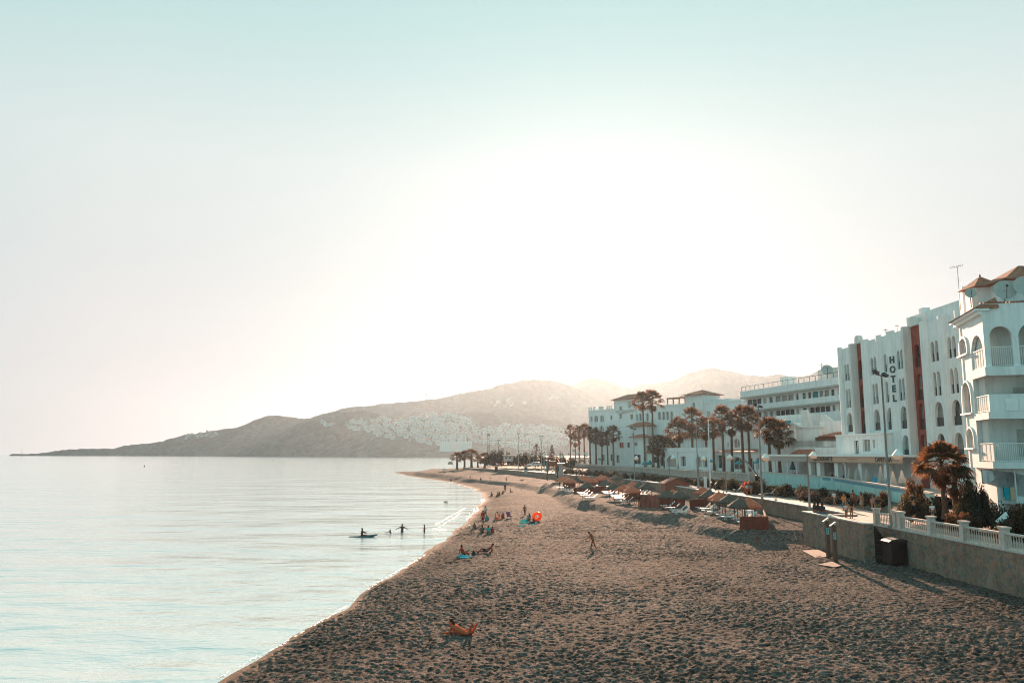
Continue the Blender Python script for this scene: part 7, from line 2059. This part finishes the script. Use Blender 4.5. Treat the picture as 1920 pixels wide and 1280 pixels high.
# sea people
def on_sea(px, py, z=0): return G(px, py, z)
person(V3(on_sea(754, 997)) + V3((0, 0, -.80)), 3.0, 'armsout', 1.75, 'man standing waist deep in the sea with arms spread', (.13, .06, .045), (.03, .02, .015), bottom=(.02, .02, .025, .8))
person(V3(on_sea(733, 999)) + V3((0, 0, -.02)), 1.2, 'swim', 1.30, 'child up to the chest in the sea left of the man with spread arms', (.16, .07, .05))
person(V3(on_sea(795.5, 998)) + V3((0, 0, -.55)), -1.6, 'stand2', 1.45, 'boy standing in the shallow sea right of the man with spread arms', (.14, .06, .045), bottom=(.02, .02, .025, .6))
person(V3(on_sea(835, 941)) + V3((0, 0, -.27)), .5, 'swim', 1.6, 'swimmer with only head above water, left of two near the breaking wave', (.12, .06, .045))
person(V3(on_sea(839.5, 942.5)) + V3((0, 0, -.12)), 1.5, 'swim', 1.6, 'swimmer with raised shoulders, right of two near the breaking wave', (.16, .07, .05))
s0 = on_sea(680, 1006)
bd = thing('paddle_board', 'dark green paddle board floating off the beach with upturned nose', 'paddle board', (s0.x, s0.y, 0)); ORG.pop(bd.name)
pts_ = [(-1.55, 0, .02), (-1.45, .22, .06), (-.7, .38, .08), (.5, .38, .08), (1.2, .24, .14), (1.62, .03, .30)]
mb = MB(); up = [(a, b, c) for a, b, c in pts_] + [(a, -b, c) for a, b, c in pts_[::-1]]; n = len(up)
mb.add([(a, b, c) for a, b, c in up] + [(a * .98, b * .9, c - .12) for a, b, c in up], [tuple(range(n)), tuple(range(n, 2 * n))[::-1]] + [(i, n + i, n + (i + 1) % n, (i + 1) % n) for i in range(n)]); mb.build('hull', M['board'], bd, local=True)
person((s0.x - .1, s0.y, .09), -1.45, 'sit_board', 1.62, 'person sitting upright on the green paddle board holding a paddle', (.16, .07, .05), (.03, .02, .015), top=(.12, .05, .05), bottom=(.02, .03, .03, .5))
pd = thing('paddle', 'thin paddle held by the person on the green board', 'paddle', (s0.x, s0.y, 0)); ORG.pop(pd.name)
mb = MB(); mb.tube([(.15, -.1, .45), (1.0, -.35, .1)], .02, 6); mb.build('shaft', M['darkmetal'], pd, local=True); mb = MB(); mb.box((1.05, -.37, .07), (.28, .14, .05), -.2); mb.build('blade', M['darkmetal'], pd, local=True)
for i, (px, py) in enumerate([(511, 864.5), (540, 863), (271, 874.5)]):
    c = G(px, py, 0); mb = MB(); mb.lathe((c.x, c.y, 0), [(.5, -.2), (.6, .2), (.4, .7), (.1, .9)], 10); o = mb.build('buoy', M['darkmetal']); tag(o, ['tiny dark buoy on the open sea, left of two below the hills', 'tiny dark buoy on the open sea, right of two below the hills', 'tiny lone dark buoy far left on the open sea'][i], 'buoy')
# far groups
person(on_sand(947, 922), 2.8, 'stand', 1.72, 'slim dark figure standing behind the far seated group', (.16, .08, .06), top=(.06, .045, .035), bottom=(.05, .04, .03, 1.0))
for px, py, ps, H, tp, lab in ((921, 930, 'sit_hug', 1.7, (.18, .24, .24), 'far figure in grey blue seated leftmost in the far beach group'), (932, 930, 'sit_hug', 1.75, (.62, .27, .06), 'far figure in orange seated in the middle of the far group'), (937, 929, 'sit_hug', 1.6, (.12, .06, .05), 'far figure in brown seated right of the orange one'), (943, 926, 'sit_ground', 1.6, (.20, .09, .06), 'far figure seated at the feet of the slim standing figure'), (958, 923, 'sit_ground', 1.5, (.05, .04, .04), 'far figure in black lying right of the slim standing figure')):
    person(on_sand(px, py), px * .7, ps, H, lab, TAN, top=tp, bottom=(.05, .05, .06, .5))
for px, py, ps, H, tp, lab in ((901.5, 905, 'walk', 1.6, (.05, .04, .05), 'far figure in black top and pale shorts at the water edge'), (881.5, 902, 'stand', 1.75, (.36, .12, .07), 'far tanned figure standing left of the orange parasol'), (846, 902, 'sit_hug', 1.6, (.22, .09, .06), 'far figure sitting in the shallows at the spit'), (919, 905, 'sit_hug', 1.6, (.06, .05, .06), 'far figure sitting in the shade of the orange parasol'), (949, 900, 'sit_hug', 1.5, (.45, .45, .44), 'far small figure sitting alone on the slope right of the parasol'), (817, 873, 'sit_hug', 1.6, (.06, .05, .045), 'far dark figure sitting on top of the spit'), (932, 873.5, 'stand', 1.75, (.42, .08, .06), 'far figure in red behind the litter bin')):
    person(on_sand(px, py), px * .9, ps, H, lab, TAN, top=tp, bottom=(.40, .38, .36, .5) if px == 901.5 else (.05, .04, .05, .6))
person(on_sand(902, 874), 2.8, 'stand', 1.7, 'far figure in turquoise shirt among the point palms', TAN, top=(.05, .33, .38), bottom=(.3, .3, .3, .7)); person(on_sand(876, 873), 2.8, 'stand', 1.7, 'far figure in cream shirt among the point palms', TAN, top=(.5, .42, .34), bottom=(.06, .05, .05, .9))
# parasols on the beach
def beach_parasol(px, yt, yb, D, w, m, lab):
    c = AT(px, yt, D); z0 = TZ(c.x, D); o = thing('beach_parasol', lab, 'parasol', (c.x, D, z0)); ze = ZT(D, yb)
    mb = MB(); n = 16; r = w * D / F / 2
    mb.lathe((c.x, D, 0), [(r * .97, ze - .04), (r, ze), (r * .72, ze + (c.z - ze) * .62), (r * .35, ze + (c.z - ze) * .9), (.03, c.z)], n); mb.build('canopy', m, o, smooth=False)
    mb = MB(); mb.tube([(c.x, D, z0 - .2), (c.x, D, c.z + .12)], .03, 6); mb.build('pole', M['metal'], o)
beach_parasol(919.5, 895, 901, 246, 12, colmat('orange_parasol', (.75, .20, .10)), 'orange parasol near the water edge at the far bend')
beach_parasol(834, 878, 881, 300, 9.5, M['cream'], 'white parasol standing on the far spit')
o = thing('box_tent', 'small grey round tent on top of the far spit', 'tent', on_sand(844.5, 868.5) if False else AT(844.5, 868, 352)); q = o.location
mb = MB(); mb.lathe((q.x, q.y, q.z - .3), [(1.1, -.2), (1.05, .4), (.7, .95), (.1, 1.2)], 10); mb.build('canopy', M['shutter'], o)
# towels, ring, chairs, bags
def flat(name, lab, cat, pts, col, th=.04, z=None):
    q = [on_sand(*p) for p in pts]; zz_ = max(p.z for p in q) + .05 if z is None else z; n = len(q)
    mb = MB(); mb.add([(p.x, p.y, zz_ - th) for p in q] + [(p.x, p.y, zz_ + .012 * (i % 2)) for i, p in enumerate(q)], [tuple(range(n))[::-1], tuple(range(n, 2 * n))] + [(i, (i + 1) % n, n + (i + 1) % n, n + i) for i in range(n)])
    o = mb.build(name, colmat('t' + lab[:22], tuple(c_ * .5 for c_ in col))); tag(o, lab, cat); return o
flat('beach_towel', 'blue and white beach towel in front of the seated woman in red', 'towel', [(857, 1046), (863, 1041), (879, 1042), (880, 1046.5), (862, 1048.5)], (.10, .45, .58))
flat('beach_towel', 'pale towel between the blue towel and the black bag', 'towel', [(880, 1042), (890, 1040), (893, 1043), (882, 1046)], (.62, .58, .52))
flat('beach_towel', 'small green towel behind the seated woman in red', 'towel', [(876, 1030), (880, 1029.5), (881, 1031.5), (877, 1032)], (.12, .42, .25))
flat('beach_towel', 'turquoise patterned towel left of the swim ring group', 'towel', [(973, 982), (978, 975), (990, 974), (991, 981)], (.05, .42, .40))
flat('beach_towel', 'navy towel under the child in the swim ring group', 'towel', [(990, 982), (993, 978), (1003, 977.5), (1003, 982)], (.04, .06, .10))
flat('bodyboard', 'long pale turquoise bodyboard in front of the swim ring group', 'bodyboard', [(969.5, 987), (971, 985.5), (988, 984), (1008, 981), (1009, 982), (990, 985.5), (975, 987.8)], (.10, .38, .40), .07)
flat('beach_towel', 'white striped towel right of the teal vest person', 'towel', [(922, 998), (926, 995), (939, 994.5), (930, 998.5)], (.55, .52, .48))
flat('beach_towel', 'orange towel under the seated person in pink', 'towel', [(928, 975.5), (930, 973), (944, 973), (942, 976)], (.70, .22, .12))
def blob(name, lab, cat, px, py, w, h, col, dep=.3):
    p = on_sand(px, py); o = thing(name, lab, cat, p)
    ww = w * p.y / F; hh = h * p.y / F
    mb = MB(); mb.lathe((p.x, p.y, p.z), [(ww * .42, -.03), (ww * .5, hh * .15), (ww * .46, hh * .55), (ww * .25, hh * .9), (ww * .08, hh)], 12, 1, dep / max(ww, .1) + .3); mb.build('body', colmat('b' + lab[:12], col), o, smooth=True)
    mb = MB(); mb.tube([(p.x - ww * .2, p.y, p.z + hh * .8), (p.x - ww * .1, p.y, p.z + hh * 1.15), (p.x + ww * .1, p.y, p.z + hh * 1.15), (p.x + ww * .2, p.y, p.z + hh * .8)], .018, 5); mb.build('handle', M['darkmetal'], o)
blob('beach_bag', 'dark grey beach bag between seated woman in red and reclining man', 'bag', 888, 1042, 8, 9, (.03, .035, .04))
blob('beach_bag', 'round teal bag right of the boy in red shirt', 'bag', 913, 976, 8, 9, (.08, .22, .25))
blob('cool_box', 'small pale cool box on turquoise towels by the swim ring', 'cool box', 990, 974, 7, 6, (.40, .50, .52))
def deckchair(px, py, rz, col, lab, stripes=True):
    p = on_sand(px, py); o = thing('deckchair', lab, 'deckchair', p, rz); ORG.pop(o.name)
    mb = MB()
    for x in (-.3, .3):
        mb.bar((x, .35, .0), (x, -.25, .95), .035); mb.bar((x, -.3, .0), (x, .4, .42), .035)
    mb.build('frame', M['metal'], o, local=True)
    mb = MB(); prof = [(.38, .40), (.1, .27), (-.08, .45), (-.25, .92)]
    nS = 7
    for s in range(nS):
        x0 = -.28 + .56 * s / nS; x1 = x0 + .56 / nS; mb.mi = s % 2 if stripes else 0
        for (a, b), (c, d) in zip(prof[:-1], prof[1:]): mb.add([(x0, a, b), (x1, a, b), (x1, c, d), (x0, c, d), (x0, a, b - .012), (x1, a, b - .012), (x1, c, d - .012), (x0, c, d - .012)], [(0, 1, 2, 3), (7, 6, 5, 4)])
    mb.build('sling', [colmat('ch' + lab[:8], col), M['cream']], o, local=True)
deckchair(932.5, 975, .3, (.75, .12, .06), 'orange and white striped deckchair in the family group')
deckchair(954, 972, -.5, (.30, .16, .34), 'small purple folding chair right of the woman in pink', False)
person(on_sand(933, 972.5), .2, 'sit_hug', 1.62, 'person in dark green cap and top bending behind the striped deckchair', TAN, (.03, .09, .08), top=(.02, .12, .10), bottom=(.5, .1, .06, .4), cap=(.02, .13, .11))
# orange swim ring leaning on the sand
p = on_sand(1007, 976); o = thing('swim_ring', 'large orange inflatable swim ring standing tilted beside the towels', 'swim ring', p)
mb = MB(); NR, nr = 28, 12; Rm_, rm_ = .43, .20; vs = []; fs = []
tl = Matrix.Rotation(-.5, 3, 'Y') @ Matrix.Rotation(math.radians(55), 3, 'X') @ Matrix.Rotation(.2, 3, 'Z')
for i in range(NR):
    A = 2 * PI * i / NR
    for j in range(nr):
        B_ = 2 * PI * j / nr; v = V3(((Rm_ + rm_ * math.cos(B_)) * math.cos(A), (Rm_ + rm_ * math.cos(B_)) * math.sin(A), rm_ * math.sin(B_))); v = tl @ v
        vs.append((p.x + v.x, p.y + v.y, p.z + .56 + v.z))
for i in range(NR):
    for j in range(nr): fs.append((i * nr + j, i * nr + (j + 1) % nr, ((i + 1) % NR) * nr + (j + 1) % nr, ((i + 1) % NR) * nr + j))
mb.add(vs, fs); mb.build('inflatable_tube', mat('orange_vinyl', (.90, .17, .02), .35, trans=(.95, .22, .03)), o, smooth=True)
mb = MB(); mb.lathe((p.x + .3, p.y - .2, p.z + 1.15), [(.03, 0), (.02, .05)], 6); mb.build('valve', M['cream'], o)
# bits lying about
for px, py, lab in ((865, 995, None), (880, 988, 'small white ball near the water left of the seated group'), (1322, 971, 'small white bottle on the sandy slope by the lounger row'),):
    if lab is None: continue
    q = on_sand(px, py); mb = MB(); mb.lathe((q.x, q.y, q.z), [(.05, 0), (.13, .06), (.15, .14), (.12, .24), (.04, .29)], 12); tag(mb.build('beach_ball' if 'ball' in lab else 'bottle', M['plastic'], smooth=True), lab, 'ball' if 'ball' in lab else 'bottle')
# driftwood / litter stones
# ---------------------------------------------------------------- haze
mb = MB(); mb.box((0, 2900, 160), (11900, 6600, 350))
hz = mb.build('haze', [])
hz.data.materials.clear()
hm = bpy.data.materials.new('sea_haze'); hm.use_nodes = True
nt = hm.node_tree; nt.nodes.clear()
vo = nt.nodes.new('ShaderNodeVolumePrincipled')
vo.inputs['Color'].default_value = (.235, .30, .355, 1)
vo.inputs['Density'].default_value = 0.85e-4
vo.inputs['Anisotropy'].default_value = .7
oo = nt.nodes.new('ShaderNodeOutputMaterial')
nt.links.new(vo.outputs[0], oo.inputs['Volume'])
hz.data.materials.append(hm)
tag(hz, kind='stuff')
